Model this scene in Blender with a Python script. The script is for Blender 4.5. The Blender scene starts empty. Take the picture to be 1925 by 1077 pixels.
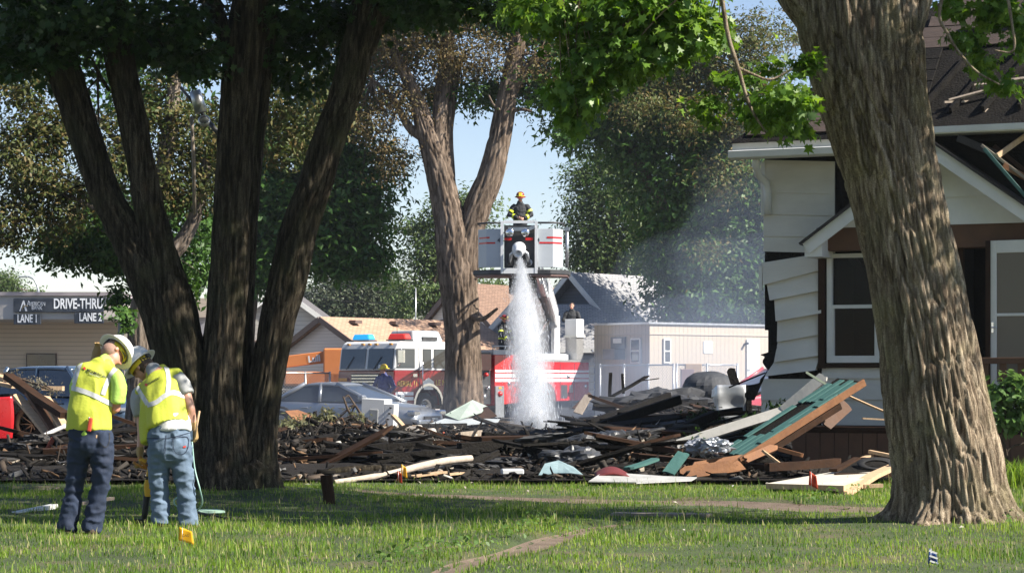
import bpy, bmesh, math, random
import numpy as np
from mathutils import Vector, Matrix, noise as mnoise
from mathutils.bvhtree import BVHTree

SC = bpy.context.scene
COL = SC.collection
R = math.radians
random.seed(7)
FPX, CX, HY, EYE = 4300.0, 962.5, 718.0, 1.25      # focal length in photo pixels, optical axis, horizon row, eye height

# ------------------------------------------------------------------ camera
cam_d = bpy.data.cameras.new('camera')
cam = bpy.data.objects.new('camera', cam_d)
COL.objects.link(cam)
cam.location = (0, 0, EYE)
cam.rotation_euler = (R(90), 0, 0)
cam_d.sensor_width = 36.0
cam_d.lens = FPX / 1925 * 36
cam_d.shift_y = (HY - 538.5) / 1925
cam_d.clip_end = 3000
SC.camera = cam

# ------------------------------------------------------------------ sky, sun, exposure
SUN_EL, SUN_AZ = R(40), R(109)
SUN = Vector((math.sin(SUN_AZ) * math.cos(SUN_EL), math.cos(SUN_AZ) * math.cos(SUN_EL), math.sin(SUN_EL)))
world = bpy.data.worlds.new('World')
SC.world = world
world.use_nodes = True
nt = world.node_tree
for n in list(nt.nodes): nt.nodes.remove(n)
out = nt.nodes.new('ShaderNodeOutputWorld')
bg = nt.nodes.new('ShaderNodeBackground')
sky = nt.nodes.new('ShaderNodeTexSky')
sky.sky_type = 'NISHITA'
sky.sun_disc = False
sky.sun_elevation = SUN_EL
sky.sun_rotation = SUN_AZ
sky.air_density = 1.0
sky.dust_density = 0.1
sky.ozone_density = 2.2
bg.inputs['Strength'].default_value = 0.058
tint = nt.nodes.new('ShaderNodeMixRGB'); tint.blend_type = 'MULTIPLY'; tint.inputs[0].default_value = 1; tint.inputs[2].default_value = (1.07, .99, 1.04, 1)
nt.links.new(sky.outputs[0], tint.inputs[1]); nt.links.new(tint.outputs[0], bg.inputs['Color'])
nt.links.new(bg.outputs[0], out.inputs['Surface'])
sun_d = bpy.data.lights.new('sun', 'SUN')
sun_d.energy = 4.3
sun_d.angle = R(0.53)
sun_d.color = (1.0, 0.93, 0.82)
sun = bpy.data.objects.new('sun', sun_d)
COL.objects.link(sun)
sun.location = (30, -10, 40)
sun.rotation_euler = SUN.to_track_quat('Z', 'Y').to_euler()
SC.view_settings.view_transform = 'Standard'
SC.view_settings.look = 'None'
SC.view_settings.gamma = 1.0
SC.view_settings.exposure = 1.4
SC.render.engine = 'CYCLES'
SC.cycles.use_denoising = True
SC.cycles.max_bounces = 8
SC.cycles.transparent_max_bounces = 12
SC.cycles.volume_bounces = 4
SC.cycles.volume_step_rate = 1.0
SC.cycles.volume_max_steps = 256

# ------------------------------------------------------------------ helpers
def P(px, py, d):
    """photo pixel at distance d -> world point"""
    return Vector(((px - CX) * d / FPX, d, EYE - (py - HY) * d / FPX))
def gd(py, z=0.0):
    """distance of a ground point (height z) seen at photo row py"""
    return (EYE - z) * FPX / (py - HY)
def s2l(c):
    return tuple((x / 12.92 if x <= 0.04045 else ((x + 0.055) / 1.055) ** 2.4) for x in c)

def _hash(ix, iy, iz, seed):
    h = (ix * 374761393 + iy * 668265263 + iz * 2147483647 + seed * 1274126177) & 0xffffffff
    h = ((h ^ (h >> 13)) * 1274126177) & 0xffffffff
    return ((h ^ (h >> 16)) & 0xffff) / 65535.0
def vnoise(p, seed=0):
    p = np.asarray(p, dtype=np.float64)
    i = np.floor(p).astype(np.int64); f = p - i
    f = f * f * (3 - 2 * f)
    r = 0
    for dx in (0, 1):
        wx = f[:, 0] if dx else 1 - f[:, 0]
        for dy in (0, 1):
            wy = f[:, 1] if dy else 1 - f[:, 1]
            for dz in (0, 1):
                wz = f[:, 2] if dz else 1 - f[:, 2]
                r = r + wx * wy * wz * _hash(i[:, 0] + dx, i[:, 1] + dy, i[:, 2] + dz, seed)
    return r
def worley(p, seed=0):
    """edge distance (F2-F1), and a random value per cell"""
    p = np.asarray(p); i = np.floor(p).astype(np.int64); f1 = np.full(len(p), 9.); f2 = f1.copy(); cid = np.zeros(len(p))
    for dx in (-1, 0, 1):
        for dy in (-1, 0, 1):
            for dz in (-1, 0, 1):
                c = i + np.array([dx, dy, dz])
                q = c + np.stack([_hash(c[:, 0], c[:, 1], c[:, 2], seed + k) for k in (1, 2, 3)], 1)
                d = np.linalg.norm(q - p, axis=1); r = _hash(c[:, 0], c[:, 1], c[:, 2], seed + 4)
                m = d < f1; f2 = np.where(m, f1, np.minimum(f2, d)); cid = np.where(m, r, cid); f1 = np.where(m, d, f1)
    return f2 - f1, cid
def fnoise(p, seed=0, octs=3):
    p = np.asarray(p); r = 0; a = 1.0; t = 0
    for o in range(octs):
        r = r + a * vnoise(p * (2 ** o), seed + o * 17); t += a; a *= .5
    return r / t

def mesh_np(name, verts, faces, smooth=False):
    """verts (N,3), faces (M,k) numpy, all the same size"""
    verts = np.asarray(verts, dtype=np.float32); faces = np.asarray(faces, dtype=np.int32)
    me = bpy.data.meshes.new(name)
    k = faces.shape[1]; M = faces.shape[0]
    me.vertices.add(len(verts)); me.vertices.foreach_set('co', verts.ravel())
    me.loops.add(M * k); me.loops.foreach_set('vertex_index', faces.ravel())
    me.polygons.add(M)
    me.polygons.foreach_set('loop_start', np.arange(0, M * k, k, dtype=np.int32))
    me.polygons.foreach_set('loop_total', np.full(M, k, dtype=np.int32))
    if smooth: me.polygons.foreach_set('use_smooth', np.ones(M, dtype=bool))
    me.update(calc_edges=True)
    return me
def obj(name, me, mats=None, parent=None, loc=None):
    o = bpy.data.objects.new(name, me)
    COL.objects.link(o)
    if mats is not None:
        for m in (mats if isinstance(mats, (list, tuple)) else [mats]): me.materials.append(m)
    if parent is not None: o.parent = parent
    if loc is not None: o.location = loc
    return o
def tag(o, label=None, cat=None, group=None, kind=None):
    if label: o['label'] = label
    if cat: o['category'] = cat
    if group: o['group'] = group
    if kind: o['kind'] = kind
    elif cat: o['kind'] = 'thing'
    return o
def thing(name, label, cat, loc=(0, 0, 0), rotz=0, group=None):
    o = bpy.data.objects.new(name, None)
    COL.objects.link(o)
    o.empty_display_size = .2
    o.location = loc; o.rotation_euler = (0, 0, rotz)
    return tag(o, label, cat, group)
def copy_tree(o, parent=None):
    c = o.copy(); COL.objects.link(c); c.parent = parent
    for ch in o.children: copy_tree(ch, c)
    return c

class MB:
    """collects faces for one mesh; M is the current transform"""
    def __init__(s, org=None):
        s.v = []; s.f = []; s.m = []; s.sm = []; s.M = Matrix.Identity(4); s.org = Vector(org) if org is not None else Vector((0, 0, 0))
    def add(s, vs, fs, m=0, sm=False):
        b = len(s.v)
        s.v += [tuple((s.M @ Vector(p)) - s.org) for p in vs]
        s.f += [tuple(b + i for i in q) for q in fs]; s.m += [m] * len(fs); s.sm += [sm] * len(fs)
        return s
    def box(s, c, d, rot=None, m=0, taper=(1, 1)):
        x, y, z = d[0] / 2, d[1] / 2, d[2] / 2; tx, ty = taper
        vs = [(-x, -y, -z), (x, -y, -z), (x, y, -z), (-x, y, -z), (-x * tx, -y * ty, z), (x * tx, -y * ty, z), (x * tx, y * ty, z), (-x * tx, y * ty, z)]
        Rm = rot.to_matrix() if hasattr(rot, 'to_matrix') else (rot if rot is not None else Matrix.Identity(3))
        c = Vector(c)
        vs = [c + Rm @ Vector(p) for p in vs]
        return s.add(vs, [(0, 3, 2, 1), (4, 5, 6, 7), (0, 1, 5, 4), (1, 2, 6, 5), (2, 3, 7, 6), (3, 0, 4, 7)], m)
    def bx(s, x0, x1, y0, y1, z0, z1, m=0):
        return s.box(((x0 + x1) / 2, (y0 + y1) / 2, (z0 + z1) / 2), (x1 - x0, y1 - y0, z1 - z0), None, m)
    def prism(s, poly, a, b, axis='y', m=0, sm=False):
        """poly: 2-D outline (counter-clockwise); extruded from a to b along axis"""
        n = len(poly)
        def mk(u, w, t):
            return (u, t, w) if axis == 'y' else ((t, u, w) if axis == 'x' else (u, w, t))
        vs = [mk(u, w, a) for u, w in poly] + [mk(u, w, b) for u, w in poly]
        fs = [tuple(range(n)), tuple(reversed(range(n, 2 * n)))]
        fs += [(i, i + n, (i + 1) % n + n, (i + 1) % n) for i in range(n)]
        s.add(vs, fs[:2], m); b0 = len(s.v) - 2 * n
        s.f += [tuple(b0 + i for i in q) for q in fs[2:]]; s.m += [m] * n; s.sm += [sm] * n
        return s
    def tube(s, pts, rad, n=8, m=0, cap=True, sm=True):
        pts = [Vector(p) for p in pts]
        if not hasattr(rad, '__len__'): rad = [rad] * len(pts)
        vs = []; fs = []; ref = None
        for i, p in enumerate(pts):
            t = (pts[min(i + 1, len(pts) - 1)] - pts[max(i - 1, 0)])
            t = t.normalized() if t.length > 1e-9 else Vector((0, 0, 1))
            if ref is None: ref = t.orthogonal().normalized()
            ref = (ref - t * ref.dot(t)); ref = ref.normalized() if ref.length > 1e-6 else t.orthogonal().normalized()
            u = ref; w = t.cross(u)
            for k in range(n):
                a = 2 * math.pi * k / n
                vs.append(p + (u * math.cos(a) + w * math.sin(a)) * rad[i])
        for i in range(len(pts) - 1):
            for k in range(n):
                fs.append((i * n + k, i * n + (k + 1) % n, (i + 1) * n + (k + 1) % n, (i + 1) * n + k))
        s.add(vs, fs, m, sm)
        if cap:
            b = len(s.v) - len(vs)
            s.f += [tuple(b + k for k in reversed(range(n))), tuple(b + (len(pts) - 1) * n + k for k in range(n))]; s.m += [m, m]; s.sm += [False] * 2
        return s
    def lathe(s, prof, n=20, c=(0, 0, 0), rot=None, m=0, sm=True):
        vs = []; fs = []; c = Vector(c); Rm = rot.to_matrix() if hasattr(rot, 'to_matrix') else (rot if rot is not None else Matrix.Identity(3))
        for r, z in prof:
            for k in range(n):
                a = 2 * math.pi * k / n
                vs.append(c + Rm @ Vector((r * math.cos(a), r * math.sin(a), z)))
        for i in range(len(prof) - 1):
            for k in range(n):
                fs.append((i * n + k, i * n + (k + 1) % n, (i + 1) * n + (k + 1) % n, (i + 1) * n + k))
        return s.add(vs, fs, m, sm)
    def sheet(s, fn, nu, nv, m=0, sm=True, thick=0.0):
        """fn(u,v)->point for u,v in 0..1; thick gives it a back side"""
        g = [[Vector(fn(i / nu, j / nv)) for j in range(nv + 1)] for i in range(nu + 1)]
        vs = [g[i][j] for i in range(nu + 1) for j in range(nv + 1)]
        id = lambda i, j: i * (nv + 1) + j
        fs = [(id(i, j), id(i + 1, j), id(i + 1, j + 1), id(i, j + 1)) for i in range(nu) for j in range(nv)]
        if thick:
            N = len(vs); nrm = [Vector((0, 0, 0)) for _ in vs]
            for q in fs:
                nn = (vs[q[1]] - vs[q[0]]).cross(vs[q[3]] - vs[q[0]])
                if nn.length > 1e-12: nn.normalize()
                for k in q: nrm[k] += nn
            vs = vs + [p - (nr.normalized() if nr.length else Vector((0, 0, 1))) * thick for p, nr in zip(vs, nrm)]
            fs = fs + [tuple(reversed([k + N for k in q])) for q in fs]
            ring = [id(i, 0) for i in range(nu)] + [id(nu, j) for j in range(nv)] + [id(i, nv) for i in range(nu, 0, -1)] + [id(0, j) for j in range(nv, 0, -1)]
            for a, b in zip(ring, ring[1:] + ring[:1]): fs.append((b, a, a + N, b + N))
        return s.add(vs, fs, m, sm)
    def build(s, name, mats=None, parent=None, loc=None, bevel=0, seg=1, solid=0):
        me = bpy.data.meshes.new(name)
        me.from_pydata(s.v, [], s.f)
        me.polygons.foreach_set('material_index', s.m)
        me.polygons.foreach_set('use_smooth', s.sm)
        me.update()
        bm = bmesh.new(); bm.from_mesh(me); bmesh.ops.recalc_face_normals(bm, faces=bm.faces); bm.to_mesh(me); bm.free()
        o = obj(name, me, mats, parent, loc)
        if bevel:
            b = o.modifiers.new('bevel', 'BEVEL'); b.width = bevel; b.segments = seg; b.limit_method = 'ANGLE'; b.angle_limit = R(40)
        return o
def rotz(a): return Matrix.Rotation(a, 3, 'Z')
def frame(xaxis, up=(0, 0, 1)):
    """3x3 with x along xaxis, z near up"""
    x = Vector(xaxis).normalized(); z = Vector(up); z = (z - x * z.dot(x)).normalized(); y = z.cross(x)
    return Matrix((x, y, z)).transposed()

# ------------------------------------------------------------------ materials
def nmat(name):
    m = bpy.data.materials.new(name); m.use_nodes = True
    t = m.node_tree; b = t.nodes['Principled BSDF']
    return m, t, b, t.nodes.new, t.links.new
def pm(name, c1, c2=None, scale=4.0, rough=.7, bump=0.0, bscale=None, metal=0.0, c3=None, stretch=None, spec=.5, detail=5, coat=0, trans=0, contrast=1.0, coord='Object', island=0.0, bdist=.01):
    """principled material, colour wandering between c1, c2 (and c3) by noise, optional bump and per-piece variation"""
    m, t, b, N, L = nmat(name)
    b.inputs['Roughness'].default_value = rough
    b.inputs['Metallic'].default_value = metal
    b.inputs['Specular IOR Level'].default_value = spec
    if coat: b.inputs['Coat Weight'].default_value = coat; b.inputs['Coat Roughness'].default_value = .08
    tc = N('ShaderNodeTexCoord'); src = tc.outputs[coord]
    if stretch:
        mp = N('ShaderNodeMapping'); mp.inputs['Scale'].default_value = stretch; L(src, mp.inputs['Vector']); src = mp.outputs[0]
    cur = None
    if c2 is not None:
        nz = N('ShaderNodeTexNoise'); nz.inputs['Scale'].default_value = scale; nz.inputs['Detail'].default_value = detail; nz.inputs['Roughness'].default_value = .62
        L(src, nz.inputs['Vector'])
        cr = N('ShaderNodeValToRGB'); e = cr.color_ramp.elements
        w = .22 / contrast
        e[0].position = max(0, .5 - w); e[1].position = min(1, .5 + w)
        e[0].color = (*c1, 1); e[1].color = (*c2, 1)
        if c3 is not None:
            x = e.new(min(.99, .5 + w * 1.9)); x.color = (*c3, 1)
        L(nz.outputs['Fac'], cr.inputs['Fac']); cur = cr.outputs['Color']
        # roughness wanders a little too
        mr = N('ShaderNodeMapRange'); mr.inputs['To Min'].default_value = max(.02, rough - .12); mr.inputs['To Max'].default_value = min(1, rough + .12)
        L(nz.outputs['Fac'], mr.inputs['Value']); L(mr.outputs[0], b.inputs['Roughness'])
    if island:
        g = N('ShaderNodeNewGeometry'); hs = N('ShaderNodeHueSaturation')
        mr2 = N('ShaderNodeMapRange'); mr2.inputs['To Min'].default_value = 1 - island; mr2.inputs['To Max'].default_value = 1 + island
        L(g.outputs['Random Per Island'], mr2.inputs['Value']); L(mr2.outputs[0], hs.inputs['Value'])
        if cur is not None: L(cur, hs.inputs['Color'])
        else: hs.inputs['Color'].default_value = (*c1, 1)
        cur = hs.outputs['Color']
    if cur is not None: L(cur, b.inputs['Base Color'])
    else: b.inputs['Base Color'].default_value = (*c1, 1)
    if bump:
        nb = N('ShaderNodeTexNoise'); nb.inputs['Scale'].default_value = bscale or scale * 4; nb.inputs['Detail'].default_value = 5
        L(src, nb.inputs['Vector'])
        bp = N('ShaderNodeBump'); bp.inputs['Strength'].default_value = bump; bp.inputs['Distance'].default_value = bdist
        L(nb.outputs['Fac'], bp.inputs['Height']); L(bp.outputs[0], b.inputs['Normal'])
    if trans: b.inputs['Transmission Weight'].default_value = trans
    return m
def leafmat(name, cols, trans=.35, rough=.45, spec=.35):
    """leaf: colour picked per leaf from cols, part of the light passes through"""
    m, t, b, N, L = nmat(name)
    g = N('ShaderNodeNewGeometry'); cr = N('ShaderNodeValToRGB'); e = cr.color_ramp.elements
    e[0].color = (*cols[0], 1); e[0].position = 0; e[1].color = (*cols[-1], 1); e[1].position = 1
    for i, c in enumerate(cols[1:-1]):
        x = e.new((i + 1) / (len(cols) - 1)); x.color = (*c, 1)
    L(g.outputs['Random Per Island'], cr.inputs['Fac'])
    L(cr.outputs[0], b.inputs['Base Color']); b.inputs['Roughness'].default_value = rough; b.inputs['Specular IOR Level'].default_value = spec
    tr = N('ShaderNodeBsdfTranslucent')
    hs = N('ShaderNodeHueSaturation'); hs.inputs['Hue'].default_value = .485; hs.inputs['Value'].default_value = 1.5; hs.inputs['Saturation'].default_value = 1.1
    L(cr.outputs[0], hs.inputs['Color']); L(hs.outputs[0], tr.inputs['Color'])
    mx = N('ShaderNodeMixShader'); mx.inputs[0].default_value = trans
    L(b.outputs[0], mx.inputs[1]); L(tr.outputs[0], mx.inputs[2])
    L(mx.outputs[0], t.nodes['Material Output'].inputs['Surface'])
    return m
def glassmat(name, col=(.02, .025, .03), rough=.05, alpha=.75):
    m, t, b, N, L = nmat(name)
    b.inputs['Base Color'].default_value = (*col, 1); b.inputs['Roughness'].default_value = rough
    b.inputs['Specular IOR Level'].default_value = .8
    tr = N('ShaderNodeBsdfTransparent'); mx = N('ShaderNodeMixShader'); mx.inputs[0].default_value = alpha
    L(tr.outputs[0], mx.inputs[1]); L(b.outputs[0], mx.inputs[2]); L(mx.outputs[0], t.nodes['Material Output'].inputs['Surface'])
    return m
def emat(name, col, s):
    m, t, b, N, L = nmat(name)
    b.inputs['Base Color'].default_value = (*col, 1); b.inputs['Emission Color'].default_value = (*col, 1); b.inputs['Emission Strength'].default_value = s
    return m
def text(body, mat, size, M, parent, name='lettering', org=None, bold=0.0, ext=.004, align='LEFT', sx=1.0, shear=0, project=None):
    """flat lettering in the matrix M (x right, y up, z out), as a mesh"""
    cu = bpy.data.curves.new('lettering', 'FONT'); cu.body = body; cu.size = size; cu.align_x = align
    cu.extrude = ext; cu.offset = bold; cu.shear = shear; cu.resolution_u = 3
    o = bpy.data.objects.new('lettering', cu); COL.objects.link(o)
    dg = bpy.context.evaluated_depsgraph_get(); dg.update()
    me = bpy.data.meshes.new_from_object(o.evaluated_get(dg))
    bpy.data.objects.remove(o); bpy.data.curves.remove(cu)
    off = Vector(org) if org is not None else Vector((0, 0, 0))
    for v in me.vertices:
        p = Vector((v.co.x * sx, v.co.y, v.co.z))
        q = M @ p
        if project is not None:
            q = project(q, v.co.z)
        v.co = q - off
    me.materials.clear()
    return obj(name, me, mat, parent)
# ------------------------------------------------------------------ ground, path, lots
def in_poly_dist(x, y, pts):
    """distance of points to a polyline with half-widths; negative inside"""
    d = np.full(x.shape, 1e9)
    for (x0, y0, w0), (x1, y1, w1) in zip(pts[:-1], pts[1:]):
        dx, dy = x1 - x0, y1 - y0
        t = np.clip(((x - x0) * dx + (y - y0) * dy) / (dx * dx + dy * dy), 0, 1)
        d = np.minimum(d, np.hypot(x - x0 - t * dx, y - y0 - t * dy) - (w0 + t * (w1 - w0)))
    return d
def G(px, py, w): 
    d = gd(py); return ((px - CX) * d / FPX, d, w)
PATH = [(-9, 27.6, .26), G(560, 916, .24), G(720, 924, .28), G(1000, 934, .32), G(1330, 945, .46), G(1560, 955, .5), G(1700, 958, .45), (9, 22.6, .4)]
EDGE = [G(800, 1090, .08), G(880, 1060, .10), G(960, 1035, .12), G(1030, 1014, .13), G(1110, 992, .10), G(1180, 981, .06), G(1350, 975, .03)]
ASH_Y = 28.9
def ground_z(x, y):
    x = np.asarray(x, float); y = np.asarray(y, float)
    p = np.stack([x * .35, y * .35, np.zeros_like(x)], -1).reshape(-1, 3)
    h = (fnoise(p, 3, 3).reshape(x.shape) - .5) * .10
    near = np.clip((60 - y) / 10, 0, 1)
    pd = in_poly_dist(x, y, PATH); ed = in_poly_dist(x, y, EDGE)
    cut = np.clip(1 - np.maximum(pd, 0) / .12, 0, 1) * .045 + np.clip(1 - np.maximum(ed, 0) / .10, 0, 1) * .05
    # mound at the foot of the big trunk
    rm = np.hypot(x - 3.95, y - 20.3); h = h + .07 * np.exp(-(rm / 1.1) ** 2)
    rl = np.hypot(x + 3.05, y - 25.2); h = h + .08 * np.exp(-(rl / 1.2) ** 2)
    return (h - cut) * near - .16 * np.clip((y - 50) / 5, 0, 1)

def grid_sheet(xs, ys, zfn, dz=0):
    X, Y = np.meshgrid(xs, ys, indexing='ij')
    Z = zfn(X, Y) + dz
    V = np.stack([X, Y, Z], -1).reshape(-1, 3)
    n, m = len(xs), len(ys)
    I = np.arange(n * m).reshape(n, m)
    F = np.stack([I[:-1, :-1], I[1:, :-1], I[1:, 1:], I[:-1, 1:]], -1).reshape(-1, 4)
    return V, F
def ground_mat():
    m, t, b, N, L = nmat('lawn_soil')
    tc = N('ShaderNodeTexCoord'); nz = N('ShaderNodeTexNoise'); nz.inputs['Scale'].default_value = 1.3; nz.inputs['Detail'].default_value = 8
    L(tc.outputs['Object'], nz.inputs['Vector'])
    cr = N('ShaderNodeValToRGB'); e = cr.color_ramp.elements
    e[0].position = .35; e[0].color = (.035, .05, .016, 1); e[1].position = .68; e[1].color = (.10, .085, .045, 1)
    x = e.new(.5); x.color = (.05, .075, .02, 1)
    L(nz.outputs['Fac'], cr.inputs[0]); L(cr.outputs[0], b.inputs['Base Color']); b.inputs['Roughness'].default_value = .95
    nb = N('ShaderNodeTexNoise'); nb.inputs['Scale'].default_value = 40; L(tc.outputs['Object'], nb.inputs['Vector'])
    bp = N('ShaderNodeBump'); bp.inputs['Distance'].default_value = .02; L(nb.outputs['Fac'], bp.inputs['Height']); L(bp.outputs[0], b.inputs['Normal'])
    return m
xs = np.concatenate([[-1500, -400, -120, -40, -20], np.arange(-12, 12.01, .1), [20, 40, 120, 400, 1500]])
ys = np.concatenate([[-200, -30, 0, 8], np.arange(11, 32.01, .1), np.arange(33, 60, 1.0), [60, 75, 100, 160, 300, 800, 2500]])
V, F = grid_sheet(xs, ys, ground_z)
ground = tag(obj('ground', mesh_np('ground', V, F, True), ground_mat()), kind='structure')

M_dirt = pm('path_dirt', (.10, .07, .05), (.18, .135, .10), 5, .95, .9, 60, c3=(.28, .23, .18), bdist=.015)
M_ash = pm('burnt_ground', (.012, .011, .010), (.032, .028, .025), 1.6, .95, 1.0, 22, c3=(.07, .06, .05), bdist=.04, spec=.1)
M_asph = pm('asphalt', (.055, .055, .055), (.085, .083, .08), 2.2, .9, .4, 80)
def strip(pts, dz, ext=.05, n=8):
    P2 = []
    for i in range(len(pts) - 1):
        for k in range(10):
            u = k / 10; P2.append([pts[i][j] * (1 - u) + pts[i + 1][j] * u for j in range(3)])
    P2.append(list(pts[-1])); P2 = np.array(P2)
    T = np.gradient(P2[:, :2], axis=0); T /= np.linalg.norm(T, axis=1)[:, None]; Nn = np.stack([-T[:, 1], T[:, 0]], 1)
    V = []; 
    for k in range(n + 1):
        u = k / n * 2 - 1
        q = P2[:, :2] + Nn * (u * (P2[:, 2] + ext))[:, None]
        V.append(np.concatenate([q, (ground_z(q[:, 0], q[:, 1]) + dz)[:, None]], 1))
    V = np.stack(V, 1); a, b_ = V.shape[:2]; I = np.arange(a * b_).reshape(a, b_)
    return V.reshape(-1, 3), np.stack([I[:-1, :-1], I[1:, :-1], I[1:, 1:], I[:-1, 1:]], -1).reshape(-1, 4)
V, F = strip(PATH, .006); tag(obj('path', mesh_np('path', V, F, True), M_dirt), kind='structure')
V, F = strip(EDGE, .006, .03); tag(obj('dirt_strip', mesh_np('dirt_strip', V, F, True), M_dirt), kind='structure')
def ash_z(x, y):
    p = np.stack([x * .5, y * .5, x * 0], -1).reshape(-1, 3)
    return -.13 * np.clip((y - 50) / 4, 0, 1) + .03 + (fnoise(p, 9, 4).reshape(x.shape)) * .16 * np.clip((y - ASH_Y) / 2, 0, 1)
V, F = grid_sheet(np.arange(-15, 7.01, .25), np.arange(ASH_Y - .4, 54.01, .25), ash_z)
tag(obj('burnt_ground', mesh_np('burnt_ground', V, F, True), M_ash), kind='structure')
V, F = grid_sheet(np.array([-60., 0, 60]), np.array([54., 90, 118]), lambda x, y: x * 0 - .10)
tag(obj('asphalt_lot', mesh_np('asphalt_lot', V, F), M_asph), kind='structure')

# ------------------------------------------------------------------ grass
rng = np.random.default_rng(5)
def blades(x, y, h, w, seed, droop=.5):
    n = len(x); r = np.random.default_rng(seed)
    a = r.uniform(0, 2 * np.pi, n); lean = r.uniform(.1, 1, n) * droop * h
    lx, ly = np.cos(a) * lean, np.sin(a) * lean
    b = a + np.pi / 2 + r.normal(0, .5, n); wx, wy = np.cos(b) * w / 2, np.sin(b) * w / 2
    z = ground_z(x, y) - .01
    p0 = np.stack([x - wx, y - wy, z], 1); p1 = np.stack([x + wx, y + wy, z], 1)
    m = np.stack([x + lx * .35, y + ly * .35, z + h * .62], 1); ww = np.stack([wx, wy, wx * 0], 1) * .75
    t = np.stack([x + lx, y + ly, z + h * r.uniform(.8, 1.0, n)], 1)
    V = np.stack([p0, p1, m + ww, m - ww, t], 1).reshape(-1, 3)
    i = np.arange(n)[:, None] * 5
    F = np.concatenate([i + [0, 1, 2], i + [0, 2, 3], i + [3, 2, 4]], 0)
    return V, F
def scatter(n, x0, x1, y0, y1, seed):
    r = np.random.default_rng(seed); x = r.uniform(x0, x1, n); y = y0 + (y1 - y0) * r.uniform(0, 1, n) ** 1.15
    return x, y
def grass_field(name, n, x0, x1, y0, y1, hmean, wid, mat, seed, extra=None):
    x, y = scatter(n, x0, x1, y0, y1, seed)
    rag = (vnoise(np.stack([x * 2.3, y * 2.3, x * 0], 1), 71) - .55) * .7
    k = (in_poly_dist(x, y, PATH) > rag * .8) & (in_poly_dist(x, y, EDGE) > rag * .35) & (np.abs(x) < .262 * y + 1.2)
    patch = fnoise(np.stack([x * .9, y * .9, x * 0], 1), 21, 3)
    r = np.random.default_rng(seed + 1)
    k &= (r.uniform(0, 1, n) < .35 + 1.3 * (patch - .2))
    k &= np.hypot(x - 3.9, y - 20.2) > .62
    k &= np.hypot((x + 3.05), y - 25.3) > .55
    # bare litter in front of the rubble
    k &= ~((y > 27.2) & (r.uniform(0, 1, n) < (y - 27.2) / 2.0))
    x, y = x[k], y[k]
    tuft = vnoise(np.stack([x * 3.1, y * 3.1, x * 0], 1), 55)
    h = hmean * r.lognormal(0, .38, len(x)) * (.45 + 1.0 * patch[k]) * (.6 + .9 * tuft ** 1.5)
    V, F = blades(x, y, h, wid * r.uniform(.6, 1.3, len(x)), seed + 2)
    return tag(obj(name, mesh_np(name, V, F), mat), kind='stuff')
M_grass = leafmat('grass_green', [(.075, .17, .020), (.125, .25, .030), (.18, .31, .05), (.24, .32, .075), (.095, .20, .026)], .45, .6, .12)
_t = M_grass.node_tree; _N = _t.nodes.new; _cr = [n for n in _t.nodes if n.type == 'VALTORGB'][0]; _b = _t.nodes['Principled BSDF']
_tc = _N('ShaderNodeTexCoord'); _nz = _N('ShaderNodeTexNoise'); _nz.inputs['Scale'].default_value = .9; _nz.inputs['Detail'].default_value = 4; _t.links.new(_tc.outputs['Object'], _nz.inputs['Vector'])
_hs = _N('ShaderNodeHueSaturation'); _mr = _N('ShaderNodeMapRange'); _mr.inputs['From Min'].default_value = .35; _mr.inputs['From Max'].default_value = .65; _mr.inputs['To Min'].default_value = .62; _mr.inputs['To Max'].default_value = 1.25
_t.links.new(_nz.outputs['Fac'], _mr.inputs['Value']); _t.links.new(_mr.outputs[0], _hs.inputs['Value'])
_mh = _N('ShaderNodeMapRange'); _mh.inputs['From Min'].default_value = .3; _mh.inputs['From Max'].default_value = .7; _mh.inputs['To Min'].default_value = .515; _mh.inputs['To Max'].default_value = .475; _t.links.new(_nz.outputs['Fac'], _mh.inputs['Value']); _t.links.new(_mh.outputs[0], _hs.inputs['Hue'])
_t.links.new(_cr.outputs[0], _hs.inputs['Color'])
for _l in list(_cr.outputs[0].links):
    if _l.to_node.name != _hs.name: _s = _l.to_socket; _t.links.remove(_l); _t.links.new(_hs.outputs[0], _s)
M_grassdry = leafmat('grass_dry', [(.42, .36, .19), (.33, .32, .14), (.24, .27, .09)], .3, .6, .2)
tag(grass_field('grass', 225000, -6.5, 6.5, 12.0, 29.2, .042, .0075, M_grass, 31), 'green lawn grass in front of the burnt lot', 'grass')
tag(grass_field('dry_grass', 22000, -6.5, 6.5, 12.0, 29.0, .06, .007, M_grassdry, 41), 'straw coloured blades mixed in the lawn', 'grass')
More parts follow.
